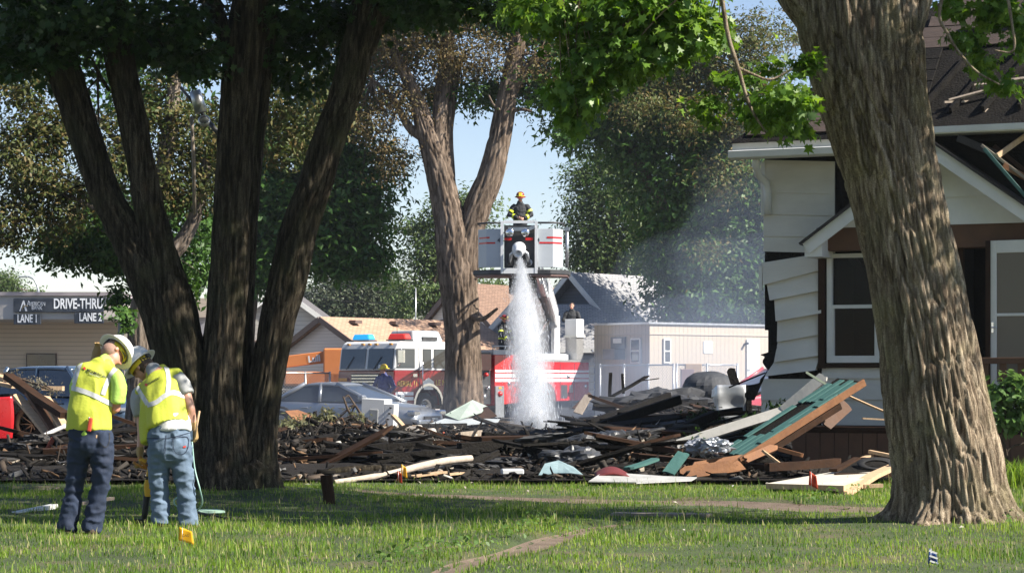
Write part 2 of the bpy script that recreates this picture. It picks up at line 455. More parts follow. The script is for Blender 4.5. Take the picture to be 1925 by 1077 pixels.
# ------------------------------------------------------------------ trees
def bark_mat(name, dark, mid, light, moss=None, ridge=22.0):
    m, t, b, N, L = nmat(name)
    tc = N('ShaderNodeTexCoord'); mp = N('ShaderNodeMapping'); mp.inputs['Scale'].default_value = (1, 1, .09); L(tc.outputs['Object'], mp.inputs[0])
    nz = N('ShaderNodeTexNoise'); nz.inputs['Scale'].default_value = ridge; nz.inputs['Detail'].default_value = 6; nz.inputs['Roughness'].default_value = .65; L(mp.outputs[0], nz.inputs['Vector'])
    cr = N('ShaderNodeValToRGB'); e = cr.color_ramp.elements
    e[0].position = .38; e[0].color = (*dark, 1); e[1].position = .66; e[1].color = (*light, 1); x = e.new(.5); x.color = (*mid, 1)
    L(nz.outputs['Fac'], cr.inputs[0]); cur = cr.outputs[0]
    big = N('ShaderNodeTexNoise'); big.inputs['Scale'].default_value = 2.2; big.inputs['Detail'].default_value = 4; L(tc.outputs['Object'], big.inputs['Vector'])
    mr = N('ShaderNodeMapRange'); mr.inputs['From Min'].default_value = .52; mr.inputs['From Max'].default_value = .68; L(big.outputs['Fac'], mr.inputs['Value'])
    mx = N('ShaderNodeMixRGB'); mx.inputs['Color2'].default_value = (*(moss or light), 1); L(cur, mx.inputs['Color1'])
    ml = N('ShaderNodeMath'); ml.operation = 'MULTIPLY'; ml.inputs[1].default_value = .55; L(mr.outputs[0], ml.inputs[0]); L(ml.outputs[0], mx.inputs['Fac'])
    an = N('ShaderNodeAttribute'); an.attribute_name = 'plate'; pr_ = N('ShaderNodeMapRange'); pr_.inputs['To Min'].default_value = .62; pr_.inputs['To Max'].default_value = 1.4; L(an.outputs['Fac'], pr_.inputs['Value'])
    fine = N('ShaderNodeTexNoise'); fine.inputs['Scale'].default_value = 95; fine.inputs['Detail'].default_value = 4; L(tc.outputs['Object'], fine.inputs['Vector'])
    fr_ = N('ShaderNodeMapRange'); fr_.inputs['From Min'].default_value = .3; fr_.inputs['From Max'].default_value = .7; fr_.inputs['To Min'].default_value = .6; fr_.inputs['To Max'].default_value = 1.35; L(fine.outputs['Fac'], fr_.inputs['Value'])
    mm = N('ShaderNodeMath'); mm.operation = 'MULTIPLY'; L(pr_.outputs[0], mm.inputs[0]); L(fr_.outputs[0], mm.inputs[1])
    hv = N('ShaderNodeHueSaturation'); L(mm.outputs[0], hv.inputs['Value']); L(mx.outputs[0], hv.inputs['Color'])
    L(hv.outputs[0], b.inputs['Base Color']); b.inputs['Roughness'].default_value = .92; b.inputs['Specular IOR Level'].default_value = .08
    bp = N('ShaderNodeBump'); bp.inputs['Strength'].default_value = .8; bp.inputs['Distance'].default_value = .02; ah = N('ShaderNodeMath'); ah.operation = 'ADD'; fm_ = N('ShaderNodeMath'); fm_.operation = 'MULTIPLY'; fm_.inputs[1].default_value = .35; L(fine.outputs['Fac'], fm_.inputs[0]); L(nz.outputs['Fac'], ah.inputs[0]); L(fm_.outputs[0], ah.inputs[1]); L(ah.outputs[0], bp.inputs['Height']); L(bp.outputs[0], b.inputs['Normal'])
    return m
def spline(pts, n):
    p = np.array(pts, float); k = len(p)
    if k == 2: return p[0] + (p[1] - p[0]) * np.linspace(0, 1, n)[:, None]
    q = np.concatenate([[2 * p[0] - p[1]], p, [2 * p[-1] - p[-2]]])
    L_ = np.concatenate([[0], np.cumsum(np.linalg.norm(np.diff(p[:, :3], axis=0), axis=1))]); s = np.linspace(0, L_[-1], n)
    i = np.clip(np.searchsorted(L_, s, side='right') - 1, 0, k - 2); u = ((s - L_[i]) / (L_[i + 1] - L_[i] + 1e-9))[:, None]
    a, b, c, d = q[i], q[i + 1], q[i + 2], q[i + 3]
    return .5 * (2 * b + (c - a) * u + (2 * a - 5 * b + 4 * c - d) * u ** 2 + (3 * b - a - 3 * c + d) * u ** 3)
def limb(pts, dl=.03, nang=64, amp=.015, freq=18., seed=0, flare=0, lobes=5, along=.085, zbase=0, fl_h=.35, lump=.05):
    """bark tube through (x,y,z,r); returns V, F"""
    L_ = sum((Vector(a[:3]) - Vector(b[:3])).length for a, b in zip(pts[:-1], pts[1:]))
    n = max(4, int(L_ / dl)); C = spline(pts, n); c = C[:, :3]; r = np.maximum(C[:, 3], .004)
    T = np.gradient(c, axis=0); T /= np.linalg.norm(T, axis=1)[:, None]
    U = np.zeros_like(T); u = np.array([1., 0, 0])
    for i in range(n):
        u = u - T[i] * u.dot(T[i]); u /= np.linalg.norm(u); U[i] = u
    W = np.cross(T, U)
    th = np.linspace(0, 2 * np.pi, nang, endpoint=False)
    ct, st = np.cos(th), np.sin(th)
    D = U[:, None, :] * ct[None, :, None] + W[:, None, :] * st[None, :, None]
    s = np.arange(n) * dl
    q = np.stack([ct[None, :] * r[:, None] * freq, st[None, :] * r[:, None] * freq, np.broadcast_to((s * freq * along)[:, None], (n, nang))], -1).reshape(-1, 3)
    warp = vnoise(q * .35, seed + 5)
    q2 = q + np.stack([warp, warp, warp * 0], 1) * 1.1
    n1 = vnoise(q2, seed); n2 = vnoise(q2 * 2.1, seed + 3)
    if amp > .011:
        ed, cid = worley(q2 * np.array([.92, .92, 1.0]), seed)
        fur = np.exp(-(ed / .17) ** 1.5)
        disp = (.5 - 1.5 * fur + (cid - .5) * .9 + (n2 - .5) * .6).reshape(n, nang) * amp
    else:
        disp = ((n1 - .5) * 1.2 + (n2 - .5) * .6).reshape(n, nang) * amp
    lm = (fnoise(q * .12, seed + 11, 2).reshape(n, nang) - .5) * 2 * lump * r[:, None]
    rr = r[:, None] + disp + lm
    if flare:
        hz = np.maximum(c[:, 2] - zbase, 0)
        fl = np.exp(-hz / fl_h)[:, None] * flare
        lob = .55 + .45 * np.cos(lobes * th + seed)[None, :] + .35 * np.cos((lobes - 2) * th + 1.3 * seed)[None, :]
        rr = rr * (1 + fl * np.clip(lob, .1, 1.4))
    V = (c[:, None, :] + D * rr[..., None]).reshape(-1, 3)
    I = np.arange(n * nang).reshape(n, nang); J = np.roll(I, -1, 1)
    F = np.stack([I[:-1], J[:-1], J[1:], I[1:]], -1).reshape(-1, 4)
    PLATE.append(cid if amp > .011 else np.full(len(V), .5))
    return V, F
PLATE = []
def join(parts):
    Vs, Fs, o = [], [], 0
    for V, F in parts: Vs.append(V); Fs.append(F + o); o += len(V)
    return np.concatenate(Vs), np.concatenate(Fs)
def PX(lst, d):
    """[(px, py, width_px[, depth offset])] -> (x,y,z,r)"""
    out = []
    for q in lst:
        dd = d + (q[3] if len(q) > 3 else 0); p = P(q[0], q[1], dd); out.append((p.x, p.y, p.z, q[2] / 2 * dd / FPX))
    return out

STAR = []
for k, (a, r_) in enumerate([(-90, .10), (-62, .42), (-40, .55), (-22, .34), (0, .80), (18, .95), (30, .50), (62, .62), (72, .98), (90, 1.15), (108, .98), (118, .62), (150, .50), (162, .95), (180, .80), (202, .34), (220, .55), (242, .42)]):
    STAR.append((r_ * math.cos(R(a)), r_ * math.sin(R(a)) + .1))
STAR = np.array(STAR)
# simpler maple outline: 11 points, deep notches
MAPLE = np.array([(0, -.35), (.30, -.42), (.26, -.12), (.82, -.05), (.50, .22), (.62, .62), (.22, .40), (0, 1.0), (-.22, .40), (-.62, .62), (-.50, .22), (-.82, -.05), (-.26, -.12), (-.30, -.42)])
DIAMOND = np.array([(0, -.9), (.42, 0), (0, 1.0), (-.42, 0)])
def leaves(cent, size, seed, shape=DIAMOND, up=.6, hang=0.0, fold=.15):
    """one leaf polygon per centre"""
    r = np.random.default_rng(seed); n = len(cent)
    nr = r.normal(0, 1, (n, 3)); nr[:, 2] = np.abs(nr[:, 2]) + up
    if cent.shape[1] == 6: nr = nr * .62 + cent[:, 3:] * 1.15; cent = cent[:, :3]
    nr /= np.linalg.norm(nr, axis=1)[:, None]
    t = r.normal(0, 1, (n, 3)); t[:, 2] -= hang; t -= nr * (t * nr).sum(1)[:, None]; t /= np.linalg.norm(t, axis=1)[:, None] + 1e-9
    b = np.cross(nr, t)
    s = size * r.uniform(.6, 1.25, n)
    k = len(shape)
    V = cent[:, None, :] + (b[:, None, :] * shape[None, :, 0, None] + t[:, None, :] * shape[None, :, 1, None]) * s[:, None, None] * .5
    V = V + nr[:, None, :] * (np.abs(shape[None, :, 0, None]) * fold * s[:, None, None] - .12 * s[:, None, None] * np.maximum(shape[None, :, 1, None], 0) ** 2)
    F = np.arange(n * k).reshape(n, k)
    return V.reshape(-1, 3), F
def clumps(blobs, seed, per=1.0, fine=1.0):
    """blobs: (cx,cy,cz,rx,ry,rz,nclumps,clump_r,leaves_per_clump) -> leaf centres"""
    r = np.random.default_rng(seed); out = []
    for (cx, cy, cz, rx, ry, rz, nc, cr, lp) in blobs:
        nc = max(1, int(nc * per))
        d = r.normal(0, 1, (nc, 3)); d /= np.linalg.norm(d, axis=1)[:, None]
        rad = r.uniform(.15, 1, nc) ** .45
        c = np.array([cx, cy, cz]) + d * rad[:, None] * np.array([rx, ry, rz])
        m = r.poisson(lp * fine, nc) + 2
        idx = np.repeat(np.arange(nc), m)
        sc = cr * r.uniform(.5, 1.5, nc)
        o = r.normal(0, 1, (len(idx), 3)) * sc[idx][:, None] * np.array([1, 1, .6])
        nb = d * np.array([1, 1, .8]) + np.array([0, 0, .25]) + r.normal(0, .35, (nc, 3)); nb /= np.linalg.norm(nb, axis=1)[:, None]
        out.append(np.concatenate([c[idx] + o, nb[idx]], 1))
    return np.concatenate(out)
def PB(lst, d):
    """pixel blobs (px,py,rx_px,ry_px,n,clump_r,leaves[,ddepth,rdepth])"""
    out = []
    for q in lst:
        dd = d + (q[7] if len(q) > 7 else 0); p = P(q[0], q[1], dd); k = dd / FPX
        rd = q[8] if len(q) > 8 else max(q[2], q[3]) * k * .8
        out.append((p.x, p.y, p.z, q[2] * k, rd, q[3] * k, q[4], q[5], q[6]))
    return out
def tree(name, label, base, limbs, crowns, bark, group=None, cat='tree'):
    """limbs: list of (V,F); crowns: list of (V,F,material,partname)"""
    t = thing(name, label, cat, base, group=group)
    b = np.array(base)
    V, F = join(limbs); me = mesh_np('trunk', V - b, F, True); at = me.attributes.new('plate', 'FLOAT', 'POINT'); at.data.foreach_set('value', np.concatenate(PLATE)[-len(V):].astype(np.float32)); PLATE.clear(); obj('trunk', me, bark, t)
    for V, F, m, nm in crowns: obj(nm, mesh_np(nm, V - b, F), m, t)
    return t
def twigs(blobs, roots, seed, r0=.03, n=7):
    """thin limbs from the nearest root point into each blob"""
    r = random.Random(seed); out = []
    for (cx, cy, cz, rx, ry, rz, *_) in blobs:
        for k in range(n):
            e = Vector((cx + r.uniform(-.8, .8) * rx, cy + r.uniform(-.8, .8) * ry, cz + r.uniform(-.7, .7) * rz))
            a = min(roots, key=lambda q: (Vector(q[:3]) - e).length * (1 + r.random() * .5)); a = Vector(a[:3])
            m = a.lerp(e, .5) + Vector((r.uniform(-.1, .1), r.uniform(-.1, .1), r.uniform(.02, .16))) * (e - a).length
            out.append(limb([(*a, r0), (*m, r0 * .6), (*e, r0 * .2)], dl=max(.12, (e - a).length / 14), nang=6, amp=0, seed=k))
    return out

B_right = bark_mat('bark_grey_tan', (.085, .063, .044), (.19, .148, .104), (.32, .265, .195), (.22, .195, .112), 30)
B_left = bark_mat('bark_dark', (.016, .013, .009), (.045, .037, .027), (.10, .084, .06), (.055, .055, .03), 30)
B_grey = bark_mat('bark_grey', (.06, .05, .04), (.15, .12, .095), (.26, .22, .18), None, 14)
B_mid = bark_mat('bark_red_brown', (.048, .036, .027), (.125, .093, .07), (.22, .17, .13), None, 14)
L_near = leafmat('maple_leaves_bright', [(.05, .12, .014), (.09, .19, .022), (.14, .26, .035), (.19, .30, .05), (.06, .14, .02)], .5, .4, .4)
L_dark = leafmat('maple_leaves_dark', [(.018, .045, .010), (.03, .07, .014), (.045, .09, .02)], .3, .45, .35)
L_green = leafmat('ash_leaves_green', [(.022, .06, .011), (.042, .105, .017), (.065, .145, .025), (.09, .17, .035)], .28, .5, .3)
L_brown = leafmat('scorched_leaves', [(.07, .06, .022), (.13, .10, .04), (.17, .12, .05), (.09, .09, .03), (.21, .14, .06)], .25, .6, .2)
L_olive = leafmat('olive_leaves', [(.045, .07, .016), (.075, .10, .025), (.11, .12, .04), (.16, .115, .04), (.045, .085, .015)], .28, .55, .25)
L_lit = leafmat('linden_leaves', [(.045, .085, .022), (.07, .12, .03), (.10, .15, .04), (.12, .16, .055)], .3, .5, .3)
L_far = leafmat('far_leaves', [(.05, .075, .04), (.075, .10, .05), (.10, .115, .07), (.065, .085, .05)], .25, .55, .25)

# --- the big maple on the right
D1 = 20.2
lims = [limb(PX([(1792, 1012, 235), (1790, 985, 225), (1787, 930, 205), (1780, 867, 200), (1758, 752, 190), (1736, 608, 176), (1690, 390, 172), (1645, 200, 200), (1625, 100, 222), (1615, 20, 235, .02), (1610, -70, 220, .05)], D1), .013, 250, 0.023, 22, 3, .42, 7, .095, 0, .16, .05),
        limb(PX([(1640, 90, 150), (1690, -20, 130, .05), (1725, -160, 118, .2), (1745, -420, 95, .5), (1780, -800, 70, .9), (1760, -1200, 40, 1)], D1), .03, 90, .02, 20, 5),
        limb(PX([(1600, 60, 150), (1520, -30, 128), (1440, -140, 112, -.1), (1330, -330, 85, -.4), (1180, -620, 60, -.6), (1100, -1000, 34, -.4)], D1), .03, 90, .02, 20, 6),
        limb(PX([(1742, -360, 70, .4), (1900, -560, 52, 0), (2150, -760, 34, -.8), (2300, -900, 20, -1)], D1), .06, 24, .006, 20, 7),
        limb(PX([(1360, -280, 60, -.4), (1250, -360, 40, -1.0), (1160, -330, 28, -1.2), (1080, -180, 14, -1.4)], D1), .06, 16, .004, 20, 8),
        # the thin hanging shoots that carry the bright sprays
        limb(PX([(1330, -320, 30, -.4), (1352, -60, 11, -1.3), (1366, 55, 9, -1.3), (1388, 130, 8, -1.3), (1410, 200, 6, -1.3), (1440, 250, 3, -1.3)], D1), .05, 7, .001, 20, 9),
        limb(PX([(1388, 128, 7, -1.3), (1420, 142, 6, -1.25), (1450, 150, 5, -1.2), (1490, 130, 3, -1.2)], D1), .05, 6, 0, 20, 9),
        limb(PX([(1900, -560, 40, 0), (1860, -200, 16, -1.2), (1770, 0, 8, -1.4), (1785, 70, 6, -1.4), (1830, 130, 5, -1.4), (1880, 160, 3, -1.4)], D1), .05, 7, 0, 20, 9),
        limb(PX([(1860, -200, 16, -1.2), (1900, 30, 6, -1.4), (1905, 95, 5, -1.4), (1870, 95, 3, -1.4)], D1), .05, 6, 0, 20, 9)]
near_blobs = PB([(1190, 20, 150, 60, 95, .10, 12, -.75, 0.48), (1020, 25, 80, 40, 44, .09, 12, -.75, 0.36), (1240, 80, 100, 55, 62, .09, 12, -.75, 0.36), (1125, 110, 75, 45, 44, .08, 11, -.75, 0.30),
                 (1165, 120, 60, 40, 34, .08, 11, -.75, 0.30), (1090, 185, 55, 40, 30, .07, 10, -.75, 0.24), (1070, 230, 26, 16, 8, .06, 9, -.75, 0.18), (1330, 60, 42, 35, 20, .07, 9, -.75, 0.18),
                 (1475, 195, 50, 45, 32, .07, 12, -1.2, .35), (1440, 215, 38, 32, 18, .07, 11, -.75, 0.18), (1385, 150, 26, 15, 7, .06, 10, -.75, 0.12), (1335, 200, 26, 18, 8, .06, 9, -.75, 0.12),
                 (1515, 125, 24, 20, 8, .06, 9, -.75, 0.12), (1500, 245, 22, 22, 7, .05, 9, -.75, 0.12), (1340, 225, 12, 10, 3, .05, 7, -.75, 0.12), (1455, 130, 20, 12, 4, .05, 8, -.75, 0.12),
                 (1870, 20, 55, 35, 22, .07, 10, -.75, 0.18), (1810, 75, 32, 18, 10, .05, 9, -.75, 0.12), (1850, 120, 28, 22, 8, .05, 8, -.75, 0.12), (1890, 165, 30, 14, 8, .05, 8, -.75, 0.12), (1915, 80, 25, 40, 11, .06, 9, -.75, 0.12), (1790, 20, 25, 20, 7, .05, 8, -.75, 0.12)], D1)
lv1 = clumps(near_blobs, 11, 1.35, 1.1)
CROWN_R = [(2.2, 21.5, 7.6, 4.2, 3.0, 2.0, 420, .30, 16), (4.5, 22.5, 8.6, 3.2, 2.8, 2.2, 300, .30, 16), (0.5, 23.0, 9.3, 3.0, 3.0, 1.8, 260, .3, 16), (3.0, 22.0, 11.0, 3.0, 3.0, 1.8, 200, .3, 16),
           (7.9, 19.0, 6.9, 2.0, 1.5, 1.3, 250, .26, 16), (6.4, 21.2, 6.8, 1.7, 1.3, 1.0, 170, .26, 16), (5.9, 18.4, 6.2, .8, .7, .5, 45, .22, 14)]
lv2 = clumps(CROWN_R, 12)
V1, F1 = leaves(lv1, .125, 13, MAPLE * np.array([.86, 1.12]), .5, 1.3, .2)
V2, F2 = leaves(lv2, .17, 14, DIAMOND, .6, .5)
roots = PX([(1520, -30, 1), (1330, -330, 1, -.4), (1180, -620, 1, -.6), (1725, -160, 1), (1745, -420, 1), (1780, -800, 1, .9), (1250, -360, 1, -1), (2150, -760, 1, -.8)], D1)
lims += twigs(CROWN_R, roots, 3, .045, 8) + twigs(near_blobs[:8], PX([(1250, -360, 1, -1.0), (1160, -330, 1, -1.2), (1080, -180, 1, -1.4), (1352, -60, 1, -1.3)], D1), 4, .012, 3)
maple = tree('maple_tree', 'massive leaning maple with furrowed tan bark beside the burnt house', (P(1790, 990, D1).x, D1, 0), lims, [(V1, F1, L_near, 'leaf_sprays'), (V2, F2, L_near, 'crown')], B_right)

# --- the many-stemmed maple on the left
D2 = 25.3
A1 = [(452, 940, 120), (410, 900, 120), (372, 800, 112), (345, 700, 105), (318, 600, 98), (285, 520, 92), (238, 440, 66), (196, 360, 58), (165, 270, 60), (135, 180, 62), (105, 100, 66), (75, 20, 70), (40, -80, 66), (-40, -300, 56), (-120, -600, 40), (-180, -900, 20)]
A2 = [(372, 800, 60), (348, 680, 78), (326, 580, 84), (304, 490, 66), (285, 410, 56), (265, 310, 54), (248, 220, 54), (228, 130, 56), (212, 30, 58), (200, -60, 52), (210, -300, 44), (240, -650, 30), (250, -900, 14)]
Bm = [(442, 945, 110), (425, 870, 100), (416, 760, 84), (416, 680, 78), (424, 600, 74), (430, 520, 74), (434, 440, 70), (437, 364, 66), (444, 260, 70), (453, 150, 74), (466, 40, 68), (480, -70, 58), (500, -330, 46), (540, -700, 28), (560, -950, 12)]
B2 = [(455, 900, 70), (452, 760, 52), (455, 620, 42), (460, 500, 38), (468, 360, 40), (482, 200, 42), (498, 60, 42), (520, -120, 36), (580, -420, 26), (640, -800, 12)]
Cm = [(462, 940, 110), (470, 880, 92), (484, 800, 74), (498, 730, 66), (516, 630, 66), (542, 520, 70), (562, 430, 68), (594, 340, 64), (622, 250, 60), (648, 180, 57), (668, 110, 60), (690, 30, 66), (706, -50, 60), (760, -300, 46), (800, -640, 30), (830, -900, 12)]
lims = [limb(PX([(*q, 0) for q in A1], D2), .027, 92, .016, 22, 21, .45, 5, .08, 0, .3), limb(PX([(*q, -.1) for q in A2], D2), .027, 80, .015, 22, 22),
        limb(PX([(*q, -.12) for q in Bm], D2), .027, 92, .016, 22, 23, .45, 5, .08, 0, .3), limb(PX([(*q, .32) for q in B2], D2), .03, 70, .012, 22, 24),
        limb(PX([(*q, .05) for q in Cm], D2), .027, 92, .016, 22, 25, .5, 5, .08, 0, .3),
        limb(PX([(680, 70, 44), (720, 18, 36), (765, -40, 30, -.2), (860, -200, 22, -.5), (1000, -420, 12, -.8)], D2), .04, 40, .008, 22, 26),
        limb(PX([(118, 150, 36), (60, 60, 30), (0, -20, 26, -.3), (-120, -200, 18, -.5)], D2), .04, 36, .008, 22, 27),
        limb(PX([(412, 60, 22), (385, 0, 20), (340, -90, 18, .2), (300, -300, 12, .4)], D2 + .1), .04, 24, .006, 22, 28),
        limb(PX([(440, 150, 34), (420, 60, 30), (392, -30, 28, .1), (360, -200, 20, .3)], D2), .04, 30, .006, 22, 29),
        # dead snags
        limb(PX([(205, 170, 7), (184, 135, 6, -.3), (172, 110, 4, -.4), (160, 112, 2, -.5)], D2), .04, 7, .001, 22, 30), limb(PX([(184, 135, 6, -.3), (184, 180, 5, -.3), (186, 235, 3, -.3)], D2), .04, 7, .001, 22, 31),
        limb(PX([(184, 148, 5, -.3), (168, 165, 4, -.35), (155, 180, 3, -.4)], D2), .04, 7, .001, 22, 31), limb(PX([(232, 400, 5), (160, 350, 4), (104, 372, 2)], D2), .05, 6, 0, 22, 32)]
blobsL = PB([(60, 20, 90, 60, 40, .10, 12, -.6, .8), (30, 130, 45, 40, 16, .08, 11, -.6, .4), (130, 60, 80, 50, 34, .10, 12, -.6, .8), (210, 40, 80, 50, 30, .10, 12, -.5, .6), (330, 50, 70, 60, 34, .10, 12, -.5, .6), (390, 110, 40, 30, 12, .08, 11, -.5, .4),
            (90, 105, 50, 18, 14, .07, 11, -.6, .3), (350, 140, 36, 18, 9, .07, 10, -.6, .3), (560, 30, 100, 50, 44, .1, 12, .3, .8), (820, 10, 110, 34, 40, .09, 12, -.3, .8), (960, 30, 60, 22, 14, .07, 10, -.3, .4), (560, 130, 70, 60, 28, .1, 12, .6, .6), (20, 60, 60, 60, 22, .1, 12, 0, .6), (640, 60, 70, 50, 26, .1, 12, .5, .6), (730, 20, 70, 40, 26, .1, 12, .3, .6), (480, 70, 60, 60, 24, .1, 12, .6, .6), (270, 90, 60, 50, 20, .1, 12, .4, .6), (120, 140, 50, 30, 12, .09, 11, .2, .5)], D2)
CROWN_L = [(-5.5, 25, 7.8, 3.2, 3, 1.8, 300, .3, 16), (-2.5, 25, 8.0, 3.4, 3.2, 1.8, 340, .3, 16), (0.4, 25.5, 7.6, 2.6, 2.8, 1.6, 240, .3, 16), (-3.0, 26, 10.2, 3.6, 3.2, 2.0, 260, .3, 16), (-1.2, 24.0, 6.3, 1.4, 1.3, .5, 60, .25, 14), (-3.5, 24.0, 6.2, 1.6, 1.3, .5, 70, .25, 14),
           (-6.5, 19.5, 9.4, 3.6, 4.6, 2.0, 300, .32, 18), (-2.2, 18.5, 9.6, 3.4, 4.6, 2.0, 300, .32, 18), (1.2, 17, 10.4, 2.6, 4.0, 1.8, 220, .32, 18), (-4, 14, 10.4, 4, 3, 1.8, 220, .32, 18)]  # this row: unseen crown lobes added over the lawn to block sky light
V1, F1 = leaves(clumps(blobsL, 31, 1.5, 1.2), .14, 32, MAPLE, .5, .8)
V2, F2 = leaves(clumps(CROWN_L, 33), .17, 34, DIAMOND, .6, .5)
rootsL = PX([(75, 20, 1), (-40, -300, 1), (-120, -600, 1), (210, -300, 1), (240, -650, 1), (500, -330, 1), (540, -700, 1), (580, -420, 1), (760, -300, 1), (800, -640, 1), (860, -200, 1), (1000, -420, 1), (300, -300, 1)], D2)
lims += twigs(CROWN_L, rootsL, 5, .04, 8) + twigs(blobsL, PX([(75, 20, 1), (212, 30, 1), (392, -30, 1), (765, -40, 1), (860, -200, 1), (690, 30, 1), (0, -20, 1)], D2), 6, .012, 3)
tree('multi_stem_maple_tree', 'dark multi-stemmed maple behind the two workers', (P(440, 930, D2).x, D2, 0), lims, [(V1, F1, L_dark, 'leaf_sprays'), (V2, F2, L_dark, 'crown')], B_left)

# --- forked tree in the middle, scorched crown
D3 = 70.0
lims = [limb(PX([(872, 805, 84), (871, 770, 74), (870, 650, 66), (864, 560, 68), (858, 500, 72), (852, 440, 66), (838, 380, 52), (822, 310, 48), (806, 262, 40), (790, 210, 30), (772, 160, 24), (748, 110, 18), (730, 30, 10)], D3), .05, 90, .03, 9, 41, .35, 5, .14, 0, .4),
        limb(PX([(826, 300, 34), (826, 230, 30, .1), (834, 150, 28, .2), (842, 60, 26, .3), (838, -20, 22, .4), (850, -120, 14, .4)], D3), .06, 50, .02, 9, 42),
        limb(PX([(846, 420, 40, .3), (840, 330, 32, .4), (838, 250, 28, .5), (850, 180, 22, .6), (862, 110, 16, .7)], D3), .06, 50, .02, 9, 43),
        limb(PX([(868, 520, 60), (880, 450, 52), (898, 390, 50), (922, 330, 46), (938, 265, 42), (952, 190, 38), (966, 120, 34), (978, 60, 28), (986, 0, 24), (1000, -120, 14)], D3), .05, 70, .025, 9, 44),
        limb(PX([(955, 180, 26), (985, 140, 22), (1015, 105, 18), (1060, 85, 10)], D3), .06, 30, .01, 9, 45),
        limb(PX([(956, 212, 9), (978, 206, 7, -.3), (1000, 210, 4, -.5)], D3), .06, 8, .002, 9, 46), limb(PX([(952, 214, 8), (930, 200, 5, -.4), (918, 178, 3, -.6)], D3), .06, 8, .002, 9, 46),
        limb(PX([(806, 262, 24), (770, 240, 16), (740, 190, 10), (700, 150, 6)], D3), .08, 20, .01, 9, 47), limb(PX([(880, 590, 14, -.3), (906, 600, 10, -.6), (935, 580, 5, -.9)], D3), .08, 12, .004, 9, 48)]
brown = PB([(790, 110, 80, 60, 70, .30, 26), (720, 60, 60, 60, 45, .30, 26), (880, 110, 60, 40, 45, .28, 26), (940, 110, 45, 40, 30, .26, 24), (760, 190, 50, 40, 35, .26, 24), (700, 230, 40, 50, 26, .26, 24), (850, 40, 80, 40, 45, .3, 26), (1010, 130, 50, 50, 26, .28, 24), (640, 60, 60, 60, 34, .3, 24), (740, 300, 40, 45, 20, .25, 22)], D3)
greenm = PB([(740, 60, 110, 70, 60, .4, 24, 1.5), (900, 20, 120, 40, 60, .4, 24, 1.5), (900, 175, 60, 30, 30, .32, 24, 1), (820, 190, 40, 30, 16, .3, 22, 1.5), (1030, 170, 60, 45, 40, .35, 24, .5), (1080, 120, 60, 60, 36, .35, 24, .5), (1000, 40, 80, 50, 40, .4, 24, 1), (680, 140, 70, 80, 50, .4, 24, 1.5), (1060, 60, 70, 60, 36, .4, 22, 1), (700, 320, 60, 60, 40, .35, 24, 1.5), (1050, 250, 30, 22, 9, .25, 20, .5), (640, 250, 50, 70, 34, .35, 24, 1.5)], D3)
V1, F1 = leaves(clumps(greenm, 51, 1.35, 1.8), .20, 52, DIAMOND, .6, .6); V2, F2 = leaves(clumps(brown, 53, 1.2, 1.7), .12, 54, DIAMOND, .3, .8)
CROWN_M = [(-1.5, 71, 15.5, 6, 4, 2.4, 240, .5, 26), (-2, 71, 19, 4, 4, 2.4, 150, .5, 26)]
V3, F3 = leaves(clumps(CROWN_M, 55), .3, 56)
lims += twigs(brown + greenm, PX([(748, 110, 1), (842, 60, 1), (986, 0, 1), (772, 160, 1), (1015, 105, 1), (862, 110, 1), (700, 150, 1)], D3), 7, .035, 4)
tree('forked_ash_tree', 'forked reddish-brown tree in front of the fire truck cab', (P(872, 800, D3).x, D3, 0), lims, [(V1, F1, L_green, 'crown'), (V2, F2, L_brown, 'scorched_foliage'), (V3, F3, L_green, 'upper_crown')], B_mid)

# --- scorched tree behind the left stems
D4 = 42.0
lims = [limb(PX([(262, 850, 56), (262, 740, 48), (262, 640, 44), (272, 560, 44), (300, 500, 36), (345, 450, 30), (375, 380, 22), (390, 300, 14)], D4), .06, 50, .02, 12, 61, .3, 5),
        limb(PX([(270, 580, 30), (268, 480, 28), (285, 400, 28), (306, 320, 30), (322, 230, 26), (330, 120, 22), (345, 20, 16), (350, -100, 10)], D4), .06, 50, .02, 12, 62),
        limb(PX([(300, 350, 16), (240, 290, 12), (180, 220, 8), (120, 150, 5)], D4), .08, 14, .006, 12, 63), limb(PX([(270, 470, 14), (190, 400, 10), (110, 360, 6), (40, 330, 4)], D4), .08, 14, .006, 12, 64), limb(PX([(330, 150, 14), (420, 80, 10), (520, 60, 6)], D4), .08, 14, .006, 12, 65)]
bl_b = PB([(50, 300, 70, 90, 60, .2, 26), (20, 420, 50, 60, 34, .2, 24), (110, 380, 60, 70, 44, .2, 26), (100, 250, 60, 50, 36, .2, 24), (40, 160, 60, 60, 30, .22, 22), (215, 300, 50, 90, 40, .2, 24), (320, 330, 60, 80, 44, .2, 24), (380, 250, 50, 70, 30, .2, 22), (300, 200, 60, 60, 30, .2, 22), (330, 90, 60, 50, 22, .22, 22), (250, 60, 50, 50, 18, .22, 20), (410, 350, 40, 60, 22, .2, 22), (520, 150, 50, 80, 30, .22, 22), (540, 260, 50, 60, 26, .22, 22), (600, 200, 50, 80, 26, .22, 22)], D4)
bl_g = PB([(150, 450, 70, 42, 46, .25, 24, 2), (215, 480, 55, 36, 40, .2, 24, 2), (115, 470, 40, 26, 18, .2, 22, 2), (220, 400, 60, 60, 40, .3, 22, 2.5), (330, 420, 60, 60, 34, .3, 22, 2.5), (360, 490, 40, 50, 22, .25, 22, 2.5), (222, 560, 16, 22, 9, .10, 16, 1.5), (345, 545, 30, 30, 9, .2, 18, 2), (270, 140, 120, 100, 60, .3, 22, 2.5), (60, 80, 80, 80, 30, .3, 22, 2.5), (230, 440, 30, 70, 18, .2, 20, 1), (235, 600, 9, 25, 6, .1, 12, -.6, .3)], D4)
